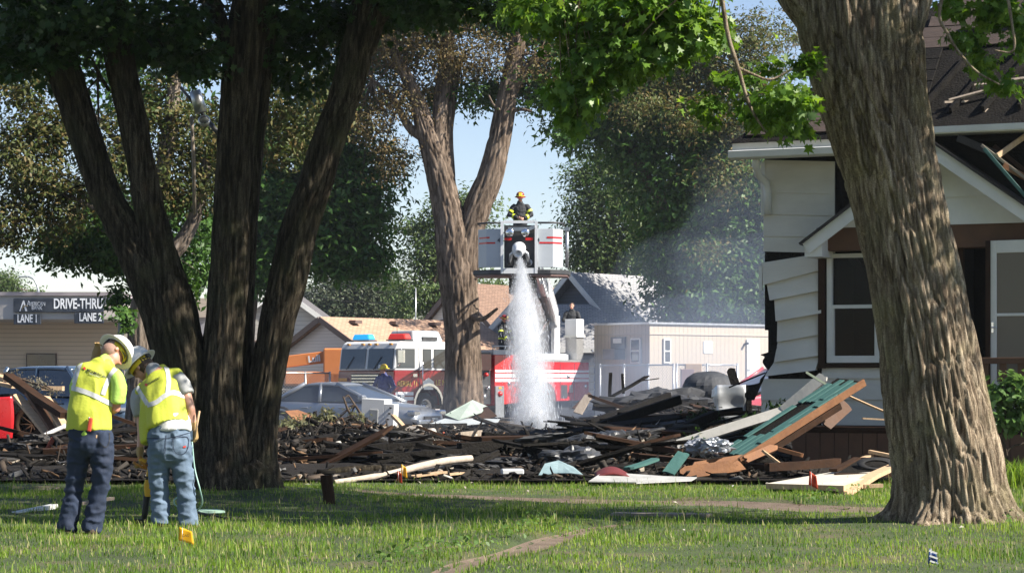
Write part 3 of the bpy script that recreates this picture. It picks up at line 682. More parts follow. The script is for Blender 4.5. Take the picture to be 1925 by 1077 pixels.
V1, F1 = leaves(clumps(bl_b, 71, 1.7, 1.5), .115, 72, DIAMOND, .3, .6); V2, F2 = leaves(clumps(bl_g, 73, 1.4, 1.7), .15, 74, DIAMOND, .5, .8)
lims += twigs(bl_b[:8] + bl_g[:6], PX([(322, 230, 1), (180, 220, 1), (110, 360, 1), (375, 380, 1), (300, 500, 1), (268, 480, 1)], D4), 8, .02, 4)
tree('scorched_tree', 'tree with scorched olive-brown foliage behind the left stems', (P(262, 850, D4).x, D4, 0), lims, [(V1, F1, L_olive, 'scorched_foliage'), (V2, F2, L_green, 'crown')], B_grey)

# --- dark broad tree behind the leaning stem
D5 = 72.0
lims = [limb(PX([(455, 790, 46), (458, 650, 40), (470, 540, 36), (500, 450, 26), (560, 380, 18), (640, 330, 10)], D5), .15, 24, .02, 8, 81), limb(PX([(470, 540, 24), (440, 440, 18), (430, 300, 12)], D5), .15, 20, .02, 8, 82)]
bl = PB([(600, 440, 80, 60, 90, .4, 24), (680, 480, 50, 40, 40, .35, 22), (520, 380, 70, 70, 70, .4, 24), (620, 340, 70, 60, 60, .4, 24), (690, 400, 40, 50, 34, .35, 22), (500, 490, 50, 50, 40, .35, 22), (420, 450, 50, 60, 36, .4, 22), (640, 500, 60, 20, 18, .3, 20), (450, 280, 90, 80, 60, .45, 22), (600, 240, 80, 70, 50, .45, 22), (470, 540, 26, 20, 9, .3, 18), (700, 500, 22, 14, 8, .25, 18)], D5)
V1, F1 = leaves(clumps(bl, 83, 1.35, 1.8), .27, 84, DIAMOND, .5, .7)
lims += twigs(bl[:6], PX([(500, 450, 1), (560, 380, 1), (440, 440, 1), (640, 330, 1)], D5), 9, .04, 4)
tree('broad_dark_tree', 'broad dark green tree overhanging the tan-roofed garage', (P(455, 790, D5).x, D5, 0), lims, [(V1, F1, L_green, 'crown')], B_mid)

# --- large dark tree behind the site office
D6 = 88.0
lims = [limb(PX([(1330, 790, 60), (1326, 620, 52), (1320, 480, 44), (1310, 340, 34), (1290, 200, 24), (1280, 60, 14)], D6), .2, 30, .03, 6, 91), limb(PX([(1320, 470, 30), (1220, 340, 20), (1140, 180, 12)], D6), .2, 20, .03, 6, 92), limb(PX([(1312, 400, 28), (1390, 260, 18), (1440, 120, 10)], D6), .2, 20, .03, 6, 93)]
blg = PB([(1300, 340, 140, 120, 170, .55, 26), (1350, 460, 120, 110, 170, .55, 26), (1400, 560, 90, 60, 90, .5, 24), (1280, 480, 70, 70, 60, .5, 24), (1200, 250, 100, 60, 80, .5, 24), (1140, 170, 80, 60, 60, .5, 24), (1250, 150, 110, 80, 80, .55, 24), (1400, 300, 90, 120, 120, .55, 24), (1440, 450, 70, 120, 90, .5, 24), (1100, 210, 40, 40, 18, .4, 22), (1075, 265, 22, 26, 8, .35, 18), (1310, 570, 90, 45, 60, .5, 22), (1500, 300, 80, 150, 80, .6, 22), (1260, 590, 40, 16, 12, .35, 18)], D6)
blo = PB([(1390, 110, 70, 80, 70, .4, 26, -2), (1440, 160, 50, 80, 44, .4, 26, -2), (1330, 150, 60, 60, 40, .4, 26, -2), (1240, 140, 60, 50, 34, .4, 24, -2), (1170, 120, 50, 40, 22, .4, 24, -2), (1400, 220, 50, 50, 30, .4, 24, -2.5), (1360, 330, 60, 50, 24, .4, 22, -3), (1420, 50, 30, 40, 14, .35, 22, -2), (1480, 60, 30, 40, 14, .35, 22, -1), (1300, 220, 60, 40, 20, .4, 24, -4), (1200, 200, 50, 40, 16, .4, 24, -4), (1330, 480, 40, 30, 8, .4, 20, -6)], D6)
V1, F1 = leaves(clumps(blg, 94, 1.3, 1.8), .30, 95, DIAMOND, .5, .7); V2, F2 = leaves(clumps(blo, 96, 1.3, 1.7), .18, 97, DIAMOND, .4, .7)
lims += twigs(blg[:8], PX([(1310, 340, 1), (1290, 200, 1), (1220, 340, 1), (1390, 260, 1), (1320, 480, 1)], D6), 10, .05, 4)
tree('tall_dark_tree', 'tall dark tree hazed by smoke behind the beige site office', (P(1330, 790, D6).x, D6, 0), lims, [(V1, F1, L_green, 'crown'), (V2, F2, L_olive, 'scorched_foliage')], B_mid)

def far_tree(name, label, d, trunk, bl, size, mat, seed, group='trees behind the houses'):
    B = PB(bl, d); V, F = leaves(clumps(B, seed, 1.3, 1.8), size * .62, seed + 1, DIAMOND, .5, .5)
    l = [limb(PX(trunk, d), .4, 14, .02, 5, seed)] + twigs(B[:4], PX(trunk[1:], d), seed, .06, 3)
    return tree(name, label, (P(trunk[0][0], 0, d).x, d, 0), l, [(V, F, mat, 'crown')], B_mid, group)
far_tree('linden_tree', 'sunlit rounded tree above the grey-roofed house', 118, [(1150, 770, 34), (1150, 600, 28), (1150, 450, 20), (1145, 330, 8)], [(1150, 350, 70, 60, 90, .6, 24), (1110, 420, 50, 60, 60, .6, 24), (1170, 450, 60, 70, 80, .6, 24), (1105, 490, 44, 40, 40, .5, 24), (1210, 400, 50, 80, 60, .6, 24), (1160, 300, 40, 26, 26, .5, 22), (1200, 490, 50, 40, 40, .6, 22), (1095, 340, 26, 30, 14, .5, 20), (1120, 535, 50, 18, 18, .5, 20)], .42, L_lit, 101)
far_tree('poplar_tree', 'leafy green tree behind the forked trunk', 112, [(815, 775, 24), (815, 600, 20), (818, 480, 14), (825, 400, 6)], [(800, 460, 34, 50, 40, .5, 24), (800, 550, 24, 50, 34, .5, 24), (825, 410, 40, 40, 26, .5, 22), (880, 390, 40, 30, 30, .5, 24), (870, 480, 40, 50, 26, .5, 22), (770, 430, 20, 14, 8, .4, 18), (800, 500, 24, 20, 14, .4, 20), (905, 450, 24, 40, 16, .5, 20)], .40, L_lit, 103)
far_tree('slim_tree', 'slim pale green tree beside the telegraph wires', 135, [(757, 765, 10), (757, 650, 8), (757, 540, 4)], [(745, 550, 14, 28, 12, .4, 20), (768, 545, 12, 30, 12, .4, 20), (757, 580, 20, 22, 14, .4, 20)], .38, L_lit, 105)
far_tree('willow_tree', 'wide grey-green tree beyond the tan garage roof', 145, [(650, 760, 26), (650, 640, 20), (650, 560, 10)], [(620, 560, 50, 34, 50, .7, 24), (690, 545, 46, 34, 50, .7, 24), (640, 525, 30, 16, 16, .6, 22), (580, 585, 30, 24, 22, .6, 22), (720, 575, 36, 34, 34, .7, 24), (660, 590, 70, 20, 40, .7, 22), (755, 590, 26, 16, 12, .6, 20), (680, 520, 26, 12, 12, .6, 20), (720, 530, 20, 16, 10, .6, 20)], .5, L_far, 107)
far_tree('street_tree', 'small round tree above the bank roof edge', 150, [(10, 760, 14), (10, 620, 10), (10, 550, 5)], [(8, 535, 24, 18, 34, .5, 24), (-14, 540, 24, 20, 20, .5, 24), (68, 552, 12, 5, 5, .3, 18), (24, 548, 10, 8, 8, .4, 18)], .42, L_lit, 109)
far_tree('garden_tree', 'low leafy tree between the forked trunk and the ladder', 125, [(925, 765, 14), (925, 650, 10), (925, 580, 5)], [(925, 545, 24, 18, 22, .5, 22), (905, 560, 20, 16, 16, .5, 22), (945, 560, 16, 14, 12, .5, 20)], .42, L_lit, 111)

# --- added trees, unseen behind the camera, that block open-sky light on lawn and trunks
for k, (x, y) in enumerate(((-7.5, .5), (1.0, -4.5), (9, -6))):
    cb = [(x, y, 8, 4.6, 4.2, 3.0, 260, .6, 12), (x - 2, y, 11, 3.5, 3.5, 2.2, 120, .6, 12), (x + 2.4, y, 10, 3.4, 3.4, 2.2, 120, .6, 12)]
    V, F = leaves(clumps(cb, 400 + k), .5, 410 + k, DIAMOND, .6, .4)
    l = [limb([(x, y, -.1, .38), (x, y, 2, .32), (x + .3, y, 5, .28), (x, y, 8, .18), (x, y, 11, .06)], .2, 20, .01, 9, 420 + k)] + twigs(cb, [(x, y, 5, 0), (x, y, 8, 0), (x + .3, y, 6.5, 0)], 430 + k, .07, 5)
    tree('street_tree', ['street tree behind the photographer, on the left', 'street tree directly behind the photographer', 'street tree behind the photographer, on the right'][k], (x, y, 0), l, [(V, F, L_dark, 'crown')], B_left, 'street trees behind the photographer')
# ------------------------------------------------------------------ burnt house on the right
M_wsid = pm('white_siding', (.58, .55, .49), (.70, .67, .60), 1.2, .55, .25, 30, c3=(.42, .39, .34), stretch=(1, 1, 3))
M_white = pm('white_paint', (.62, .62, .59), (.76, .75, .72), 2.0, .5, .15, 25)
M_char = pm('charred_wood', (.006, .0055, .005), (.016, .014, .012), 3.5, .8, .9, 30, c3=(.04, .034, .028), bdist=.02, spec=.12)
M_charb = pm('scorched_brown_wood', (.022, .012, .007), (.055, .028, .016), 3, .8, .6, 25, c3=(.10, .06, .034), spec=.15)
M_brown = pm('brown_stained_wood', (.085, .040, .020), (.135, .065, .034), 4, .7, .4, 30)
M_wood = pm('raw_wood', (.42, .27, .15), (.60, .43, .27), 5, .75, .4, 30, c3=(.35, .2, .1), stretch=(6, 1, 1))
M_woodg = pm('weathered_wood', (.20, .16, .12), (.34, .28, .22), 4, .85, .4, 30, c3=(.1, .08, .06), stretch=(5, 1, 1))
M_orange = pm('orange_ply', (.15, .06, .024), (.25, .115, .048), 5, .8, .5, 30, c3=(.07, .03, .014))
M_teal = pm('teal_paint', (.028, .095, .085), (.055, .145, .13), 4, .7, .5, 20, c3=(.03, .05, .045), contrast=.8)
M_shing = pm('burnt_shingles', (.025, .022, .021), (.055, .047, .042), 3, .9, .8, 40, c3=(.12, .10, .09))
M_sheath = pm('burnt_sheathing', (.030, .021, .017), (.075, .05, .04), 2.5, .85, .7, 30, c3=(.012, .010, .009), stretch=(1, 4, 4))
M_glass = glassmat('window_glass', (.015, .018, .02), .03, .06)
M_screen = glassmat('door_screen', (.16, .13, .09), .35, .85)
M_chrome = pm('chrome', (.75, .75, .76), None, rough=.16, metal=1)
M_galv = pm('galvanised_metal', (.42, .43, .44), (.55, .56, .57), 6, .4, .2, 20, metal=.8)
M_black = pm('black_rubber', (.012, .012, .012), (.022, .021, .02), 10, .7, .2)

HB = Vector(P(1437, HY, 33.0)); HB.z = 0
house = thing('burnt_house', 'fire-gutted white-sided house with charred roof behind the massive maple', 'house', HB, R(-24))
HA = (math.cos(R(-24)), math.sin(R(-24)))
def hu(px, y=0):
    k = (px - CX) / FPX
    return (k * (HB.y + y * HA[0]) - HB.x + y * HA[1]) / (HA[0] - k * HA[1])
def hz(py, px=1550):
    return EYE - (py - HY) * (HB.y + hu(px) * HA[1]) / FPX
def hp(px, py, y=0): return (hu(px, y), y, hz(py, px))
random.seed(3)
def board(corners, th, mat, parent, name='siding_board', lip=.018):
    """clapboard: four (px,py) corners tl,tr,br,bl on the wall; lower edge stands proud"""
    b = MB(); y0 = -.012
    tl, tr, br, bl = [hp(*c) for c in corners]
    f = [(tl[0], y0 - .004, tl[2]), (tr[0], y0 - .004, tr[2]), (br[0], y0 - lip, br[2]), (bl[0], y0 - lip, bl[2])]
    k = [(p[0], y0 + th - .006, p[2]) for p in f]
    b.add(f + k, [(0, 1, 2, 3), (7, 6, 5, 4), (0, 4, 5, 1), (1, 5, 6, 2), (2, 6, 7, 3), (3, 7, 4, 0)])
    return b.build(name, mat, parent)
# sheathing behind the boards, with an opening for the window
b = MB(); 
b.bx(-.0, .86, .02, .14, 2.0, 4.5); b.bx(0, .86, .02, .14, .55, 1.0); b.bx(.05, .86, .021, .139, 1.0, 2.0)
b.bx(.86, hu(1659), .02, .14, .4, hz(684)); b.bx(.86, hu(1659), .02, .14, hz(476), 4.5); b.bx(hu(1659) - .03, hu(1806), .02, .14, .4, 4.5); b.bx(hu(1806), hu(1870), .02, .14, 3.1, 4.5); b.bx(hu(1870), 8, .02, .14, .4, 4.5); b.bx(1.0, 8, .02, .14, 4.5, 5.04)
wall = tag(b.build('wall', M_char, house), kind='structure')
# clapboards: the sound upper ones, the buckled ones, the lower ones
for (t, bt) in ((301, 362), (360, 403), (401, 444), (442, 473)):
    board([(1436, t), (1570, t + 3), (1570, bt + 3), (1436, bt)], .02, M_wsid, house)
buck = [((1433, 494), (1541, 477), (1544, 508), (1437, 536)), ((1442, 534), (1544, 506), (1546, 546), (1450, 565)), ((1456, 564), (1546, 545), (1547, 589), (1462, 604)),
        ((1462, 602), (1547, 588), (1547, 628), (1463, 643)), ((1463, 641), (1546, 627), (1543, 668), (1458, 681)), ((1457, 679), (1543, 667), (1536, 696), (1441, 707))]
for k, c in enumerate(buck): board(list(c), .022, M_wsid, house, lip=.05 + .02 * (k % 3))
for c in ([(1432, 712), (1545, 712), (1545, 752), (1432, 752)], [(1432, 752), (1545, 752), (1545, 790), (1432, 790)], [(1546, 688), (1680, 688), (1680, 711), (1546, 711)], [(1546, 710), (1690, 710), (1690, 751), (1546, 751)], [(1546, 750), (1690, 750), (1690, 800), (1546, 800)]):
    board(c, .022, M_wsid, house, lip=.03)
ap = (hu(1755, -.6), hz(280, 1755)); le = (hu(1510, -.6), hz(464, 1510) ); gs = (ap[1] - le[1]) / (ap[0] - le[0]); re = (2 * ap[0] - le[0], le[1])
# gable infill boards right of the trunk and left of it
for (t, bt) in ((295, 345), (343, 382), (380, 432)):
    zc = hz((t + bt) / 2 ) 
    z0, z1 = hz(bt), hz(t); h0, h1 = [(ap[1] - .1 - z) / gs for z in (z0, z1)]; h1 = max(h1, .06)
    b = MB(); f = [(ap[0] - h1, -.31, z1), (ap[0] + h1, -.31, z1), (ap[0] + h0, -.335, z0), (ap[0] - h0, -.335, z0)]
    b.add(f + [(x, y + .02, z) for x, y, z in f], [(0, 1, 2, 3), (7, 6, 5, 4), (0, 4, 5, 1), (1, 5, 6, 2), (2, 6, 7, 3), (3, 7, 4, 0)]); b.build('gable_board', M_white, house)
# corner strip, downspout, gutter and eave
b = MB(); b.bx(hu(1431), hu(1439), -.03, .05, hz(403), hz(300)); b.build('corner_trim', M_white, house)
b = MB(); b.bx(hu(1428), hu(1434), -.04, -.0, hz(545), hz(498)); b.build('corner_trim', M_white, house)
b = MB(); b.tube([hp(1422, 300, -.42), hp(1421, 318, -.40), hp(1426, 332, -.2), hp(1440, 345, -.07), hp(1443, 362, -.06), hp(1443, 404, -.06)], .055, 10); b.build('downspout', M_white, house)
b = MB()
b.prism([(-.58, hz(298)), (-.50, hz(301)), (-.44, hz(300)), (-.44, hz(284)), (-.60, hz(284))], hu(1372, -.5), 2.2, 'x'); b.build('gutter', M_white, house, bevel=.01)
b = MB(); b.bx(hu(1374, -.5), 2.2, -.44, .05, 4.50, 4.52); b.bx(hu(1374, -.5), 2.2, -.435, -.40, 4.52, 4.66); b.build('soffit', M_white, house)
# main hip roof: sheathing planks along the slope, shingles left at the eave
rs = .88
def roofp(u, t): return (u, -.5 + t, 4.66 + t * rs)
hu0 = hu(1372, -.5)
sl = Vector((0, 1, rs)).normalized(); nr = Vector((0, -rs, 1)).normalized()
roof = MB(); roof.add([roofp(hu0, 0), roofp(8, 0), roofp(8, 5.6), roofp(5.0, 5.6)], [(0, 1, 2, 3)])
roof.add([Vector(p) - nr * .16 for p in (roofp(hu0, 0), roofp(8, 0), roofp(8, 5.6), roofp(5.0, 5.6))], [(3, 2, 1, 0)])
roof.add([roofp(hu0, 0), roofp(5.0, 5.6), (hu0, 10.7, 4.66)], [(0, 1, 2)])
roof = roof.build('roof', M_char, house)
k = 0; t = .10
while t < 5.2:
    w = .27; u0 = hu0 + t + .12; u1 = 7.6
    burnt = .62 < t < 1.5
    if burnt:      # burnt through: only short charred ends left
        segs = [(u0, 1.2), (2.0 + random.random() * .2, 2.35), (4.4, 4.7 + random.random() * .5)]
    elif t < .6: segs = [(u0, 1.5)]
    else: segs = [(u0 + random.random() * .3, u1)]
    for (a, c) in segs:
        if c - a < .1: continue
        b = MB(); b.box((0, 0, 0), (c - a, w, .025), None)
        o = b.build('roof_plank', M_sheath if not burnt else M_char, roof, bevel=.004)
        mid = Vector(roofp((a + c) / 2, t + w / 2 / math.sqrt(1 + rs * rs))) + nr * (.02 + random.uniform(0, .012))
        o.location = mid; o.rotation_euler = Matrix((Vector((1, 0, 0)), sl, nr)).transposed().to_euler()
    t += (w + .012) / math.sqrt(1 + rs * rs)
# second eave behind the porch gable, and exposed rafters in the burnt strip
b = MB(); b.bx(1.9, 8, -.62, -.50, hz(268), hz(257)); b.bx(1.9, 8, -.60, .02, hz(270), hz(268)); b.build('eave_board', M_white, house)
for u in (2.3, 2.75, 3.2, 3.7, 4.2):
    b = MB(); a = Vector(roofp(u, .35)) + nr * .06; c = Vector(roofp(u + .5, 1.4)) + nr * .06
    b.box((a + c) / 2, ((c - a).length, .045, .09), frame(c - a, nr)); b.build('rafter', M_char, roof)
for (p0, p1, w, mt) in (((1850, 212), (1890, 196), .05, M_woodg), ((1782, 246), (1892, 222), .035, M_woodg), ((1780, 222), (1880, 200), .03, M_woodg), ((1775, 195), (1850, 186), .03, M_woodg)):
    b = MB(); a = Vector(hp(*p0, -.15)); c = Vector(hp(*p1, .25)); b.box((a + c) / 2, ((c - a).length, .03, w), frame(c - a)); b.build('slat', mt, roof)
# white patch of torn flashing at the left hip
b = MB(); a = Vector(roofp(.55, .95)) + nr * .05; b.sheet(lambda u, v: a + Vector((u * .6 - .1 * v, 0, 0)) + sl * (v * .62 - .1 * u) + nr * (.03 * math.sin(u * 7 + v * 4)), 8, 6, thick=.01); b.build('torn_flashing', M_white, roof)
# porch gable
for nm, (e0, e1) in (('rake_board', (le, ap)), ('rake_board', (ap, re))):
    b = MB(); a = Vector((e0[0], -.62, e0[1])); c = Vector((e1[0], -.62, e1[1])); up = Vector((0, -1, 0)).cross(c - a).normalized(); up = up if up.z > 0 else -up
    mid = (a + c) / 2
    b.box(mid + up * -.08, ((c - a).length, .03, .17), frame(c - a, up)); b.build(nm, M_white, house)
    b = MB(); b.box(mid + up * .02 + Vector((0, .5, 0)), ((c - a).length + .06, 1.12, .035), frame(c - a, up)); b.box(mid + up * -.06 + Vector((0, .36, 0)), ((c - a).length - .1, .66, .02), frame(c - a, up), 1); b.build('porch_roof', [M_shing, M_white], house)
b = MB(); b.prism([(le[0] + .02, le[1] - .18), (le[0] + .27, le[1] - .18), (le[0] + .27, le[1] + .12), (le[0] + .02, le[1] - .06)], -.60, -.02, 'y'); b.build('eave_return', M_white, house)
# brown beam, corner post, posts of the opening
b = MB(); b.bx(hu(1546), 8, -.30, -.02, hz(474), hz(431)); b.build('beam', M_brown, house, bevel=.006)
b = MB(); b.bx(hu(1541), hu(1553), -.09, .02, hz(692), hz(436)); b.build('corner_post', M_charb, house)
b = MB(); b.bx(hu(1800), hu(1812), -.06, .06, .66, hz(474)); b.build('post', M_charb, house)
# window with frame, two sashes, sill, panes
win = MB(); x0, x1, z0, z1 = hu(1556), hu(1659), hz(682), hz(478)
for (a, b_, c, d) in ((x0, x0 + .075, z0, z1), (x1 - .075, x1, z0, z1), (x0 + .075, x1 - .075, z0, z0 + .10), (x0 + .075, x1 - .075, z1 - .06, z1)):
    win.bx(a, b_, -.06, .03, c, d)
win = win.build('window', M_white, house, bevel=.004)
zm = hz(577)
b = MB(); b.bx(x0 + .075, x1 - .075, -.045, .01, zm - .025, zm + .025); b.bx(x0 + .075, x0 + .105, -.04, .01, z0 + .1, zm - .025); b.bx(x1 - .105, x1 - .075, -.04, .01, z0 + .1, zm - .025); b.build('sash', M_white, win)
b = MB(); b.bx(x0 + .105, x1 - .105, -.022, -.018, z0 + .1, zm - .025); b.build('pane', M_glass, win)
b = MB(); b.bx(x0 + .105, x1 - .105, -.012, -.008, zm + .025, z1 - .06); b.build('pane', M_glass, win)
b = MB(); b.bx(x0 - .02, x1 + .3, -.075, .0, z0 - .07, z0 - .012); b.build('sill', M_charb, win)
# charred interior seen through the openings
b = MB(); b.bx(.1, 8, .14, 6, .55, .62); b.bx(2.0, 2.1, .14, 5, .62, 4.4); b.bx(2.1, 8, 4.4, 4.5, .62, 4.4); b.bx(.15, 8, .3, 5, 4.36, 4.42); b.bx(.05, .15, .14, 4.3, .62, 4.4); b.bx(.15, 8, 4.2, 4.3, .62, 4.4); b.build('interior', M_char, house)
for (a, c) in (((.95, .9, 3.2), (2.0, 1.2, 1.6)), ((1.2, 2.2, 2.6), (1.9, 2.0, .8)), ((.9, 1.6, 1.2), (1.9, 1.5, 2.4)), ((1.55, 2.6, .6), (1.5, 2.6, 4.2))):
    b = MB(); a = Vector(a); c = Vector(c); b.box((a + c) / 2, ((c - a).length, .09, .12), frame(c - a, (0.1, 1, .1))); b.build('charred_stud', M_char, house)
# storm door standing ajar
door = MB(); dx0, dx1, dz0, dz1 = 0, .86, .70, hz(464)
for (a, b_, c, d) in ((0, .10, dz0, dz1), (dx1 - .10, dx1, dz0, dz1), (.10, dx1 - .1, dz1 - .17, dz1), (.10, dx1 - .1, dz0, dz0 + .55), (.10, dx1 - .1, hz(600), hz(596) + .01)):
    door.bx(a, b_, -.02, .02, c, d)
door = door.build('door', M_white, house, (hu(1873), -.42, 0), bevel=.004); door.rotation_euler.z = R(-6)
b = MB(); b.bx(.10, dx1 - .1, -.004, .004, hz(596) + .01, dz1 - .17); b.build('pane', M_screen, door)
b = MB(); b.bx(.10, dx1 - .1, -.004, .004, dz0 + .55, hz(600)); b.build('pane', M_screen, door)
b = MB(); b.box((.05, -.03, hz(620)), (.03, .02, .14)); b.tube([(.05, -.04, hz(620)), (.05, -.075, hz(620)), (.13, -.08, hz(621))], .011, 8); b.build('handle', M_chrome, door)
b = MB(); b.bx(hu(1866), hu(1875), -.46, .02, .66, hz(464)); b.build('door_frame', M_charb, house)
# porch deck: deck boards, skirt boards, railing
deck = MB(); deck.bx(.78, 7.5, -1.25, -.0, .56, .60); deck.bx(.8, 7.5, -1.22, -1.18, .0, .0 + .56); deck = deck.build('deck', M_charb, house)
for k in range(9):
    b = MB(); b.bx(.78, 7.5, -1.28 + k * .14, -1.28 + k * .14 + .13, .603, .64); b.build('deck_board', M_charb if k < 5 else M_char, deck)
for k in range(30):
    b = MB(); b.bx(.80 + k * .2, .80 + k * .2 + .19, -1.25, -1.223, .02, .555); b.build('skirt_board', M_brown, deck)
rail = MB(); rail.bx(hu(1835), 7.5, -1.22, -1.12, hz(686), hz(675)); rail.bx(hu(1835), 7.5, -1.2, -1.14, .74, .80); rail = rail.build('railing', M_brown, house, bevel=.004)
for k in range(9):
    b = MB(); u = hu(1848) + k * .24; b.bx(u, u + .09, -1.19, -1.15, .80, hz(686)); b.build('baluster', M_brown, rail)
# loose torn lumber stuck on the porch roof
for (p0, p1, y0, y1, w, mt) in (((1875, 303), (1935, 255), -.7, -.3, .07, M_wood), ((1868, 282), (1932, 330), -.5, -.3, .06, M_charb), ((1850, 290), (1935, 385), -.75, -.68, .05, M_teal), ((1845, 283), (1930, 345), -.7, -.66, .04, M_woodg), ((1885, 320), (1935, 345), -.7, -.6, .08, M_orange), ((1800, 268), (1880, 300), -.60, -.5, .10, M_shing)):
    b = MB(); a = Vector(hp(*p0, y0)); c = Vector(hp(*p1, y1)); b.box((a + c) / 2, ((c - a).length, .04, w), frame(c - a)); b.build('broken_lumber', mt, house, bevel=.004)

for (u0, t0, u1, t1, w, mt) in ((2.6, 1.9, 4.6, 2.05, .16, M_sheath), (3.4, 1.3, 4.2, 2.6, .10, M_char), (2.9, 2.6, 4.9, 2.5, .2, M_char), (3.0, .75, 4.4, .9, .05, M_woodg), (3.9, .55, 4.9, .95, .05, M_woodg), (2.7, .5, 3.5, .72, .04, M_woodg), (4.0, 1.9, 4.4, 1.2, .08, M_wood)):
    b = MB(); a = Vector(roofp(u0, t0)) + nr * .09; c = Vector(roofp(u1, t1)) + nr * .11; b.box((a + c) / 2, ((c - a).length, w, .03), frame(c - a, nr)); b.build('broken_plank', mt, roof)
# ------------------------------------------------------------------ buildings behind
def sidmat(name, c1, c2, pitch, vertical=False, rough=.6):
    """painted lap siding: fine courses that are too far away to be told apart"""
    m, t, b, N, L = nmat(name)
    tc = N('ShaderNodeTexCoord'); sp = N('ShaderNodeSeparateXYZ'); L(tc.outputs['Object'], sp.inputs[0])
    ad = N('ShaderNodeMath'); ad.operation = 'ADD'
    if vertical: L(sp.outputs[0], ad.inputs[0]); L(sp.outputs[1], ad.inputs[1])
    else: L(sp.outputs[2], ad.inputs[0]); ad.inputs[1].default_value = 0
    ml = N('ShaderNodeMath'); ml.operation = 'MULTIPLY'; ml.inputs[1].default_value = 1 / pitch; L(ad.outputs[0], ml.inputs[0])
    fr = N('ShaderNodeMath'); fr.operation = 'FRACT'; L(ml.outputs[0], fr.inputs[0])
    bp = N('ShaderNodeBump'); bp.inputs['Distance'].default_value = .03; bp.inputs['Strength'].default_value = 1; L(fr.outputs[0], bp.inputs['Height']); L(bp.outputs[0], b.inputs['Normal'])
    nz = N('ShaderNodeTexNoise'); nz.inputs['Scale'].default_value = .8; nz.inputs['Detail'].default_value = 6; L(tc.outputs['Object'], nz.inputs['Vector'])
    mx = N('ShaderNodeMixRGB'); mx.inputs[1].default_value = (*c1, 1); mx.inputs[2].default_value = (*c2, 1); L(nz.outputs['Fac'], mx.inputs[0])
    gt = N('ShaderNodeMath'); gt.operation = 'GREATER_THAN'; gt.inputs[1].default_value = .1; L(fr.outputs[0], gt.inputs[0])
    mr = N('ShaderNodeMapRange'); mr.inputs['To Min'].default_value = .62; mr.inputs['To Max'].default_value = 1; L(gt.outputs[0], mr.inputs['Value'])
    m2 = N('ShaderNodeMixRGB'); m2.blend_type = 'MULTIPLY'; m2.inputs[0].default_value = 1; L(mx.outputs[0], m2.inputs[1]); L(mr.outputs[0], m2.inputs[2])
    L(m2.outputs[0], b.inputs['Base Color']); b.inputs['Roughness'].default_value = rough
    return m
def shingmat(name, c1, c2, c3, sc=1.0):
    m, t, b, N, L = nmat(name)
    tc = N('ShaderNodeTexCoord'); br = N('ShaderNodeTexBrick'); br.inputs['Scale'].default_value = 2.4 * sc; br.inputs['Mortar Size'].default_value = .03
    br.inputs['Color1'].default_value = (*c1, 1); br.inputs['Color2'].default_value = (*c2, 1); br.inputs['Mortar'].default_value = (*c3, 1); br.inputs['Bias'].default_value = 0
    L(tc.outputs['UV'], br.inputs['Vector'])
    L(br.outputs['Color'], b.inputs['Base Color']); b.inputs['Roughness'].default_value = .92
    bp = N('ShaderNodeBump'); bp.inputs['Distance'].default_value = .01; L(br.outputs['Fac'], bp.inputs['Height']); bp.invert = True; L(bp.outputs[0], b.inputs['Normal'])
    return m
def uvplane(o):
    """metre UVs on each face from its own slope"""
    me = o.data; uv = me.uv_layers.new(name='uv').data
    for p in me.polygons:
        n = p.normal; a = Vector((0, 0, 1)).cross(n); a = a.normalized() if a.length > 1e-4 else Vector((1, 0, 0)); c = n.cross(a)
        for li in p.loop_indices:
            co = me.vertices[me.loops[li].vertex_index].co; uv[li].uv = (co.dot(a), co.dot(c))
    return o
M_cream = sidmat('cream_siding', (.68, .56, .43), (.75, .62, .49), .16)
M_tanw = sidmat('tan_site_office_siding', (.46, .39, .31), (.53, .45, .36), .2, True)
M_lilac = sidmat('pale_vinyl_siding', (.62, .59, .60), (.70, .67, .67), .12)
M_blues = sidmat('blue_white_siding', (.50, .52, .56), (.58, .60, .64), .13)
M_grey = sidmat('grey_siding', (.19, .20, .22), (.24, .25, .27), .14)
M_sh_tan = shingmat('tan_shingles', (.52, .34, .23), (.40, .25, .17), (.30, .19, .13))
M_sh_brown = shingmat('brown_shingles', (.27, .17, .12), (.20, .125, .09), (.14, .09, .065))
M_sh_grey = shingmat('grey_shingles', (.36, .36, .36), (.29, .29, .30), (.20, .20, .21))
M_sh_dark = shingmat('dark_shingles', (.15, .14, .14), (.11, .105, .11), (.08, .075, .08))
M_fascia = pm('bank_fascia', (.50, .46, .42), (.56, .52, .48), 1, .6)
M_signbl = pm('sign_charcoal', (.032, .040, .055), (.042, .050, .065), 3, .45)
M_letter = pm('sign_letters', (.75, .78, .82), None, rough=.5)
M_gold = pm('sign_gold', (.42, .33, .18), None, rough=.5)
M_trimb = pm('brown_trim', (.10, .07, .06), (.13, .09, .08), 2, .6)
M_dkglass = pm('dark_glass', (.012, .016, .022), (.03, .035, .045), .8, .06, spec=.9)

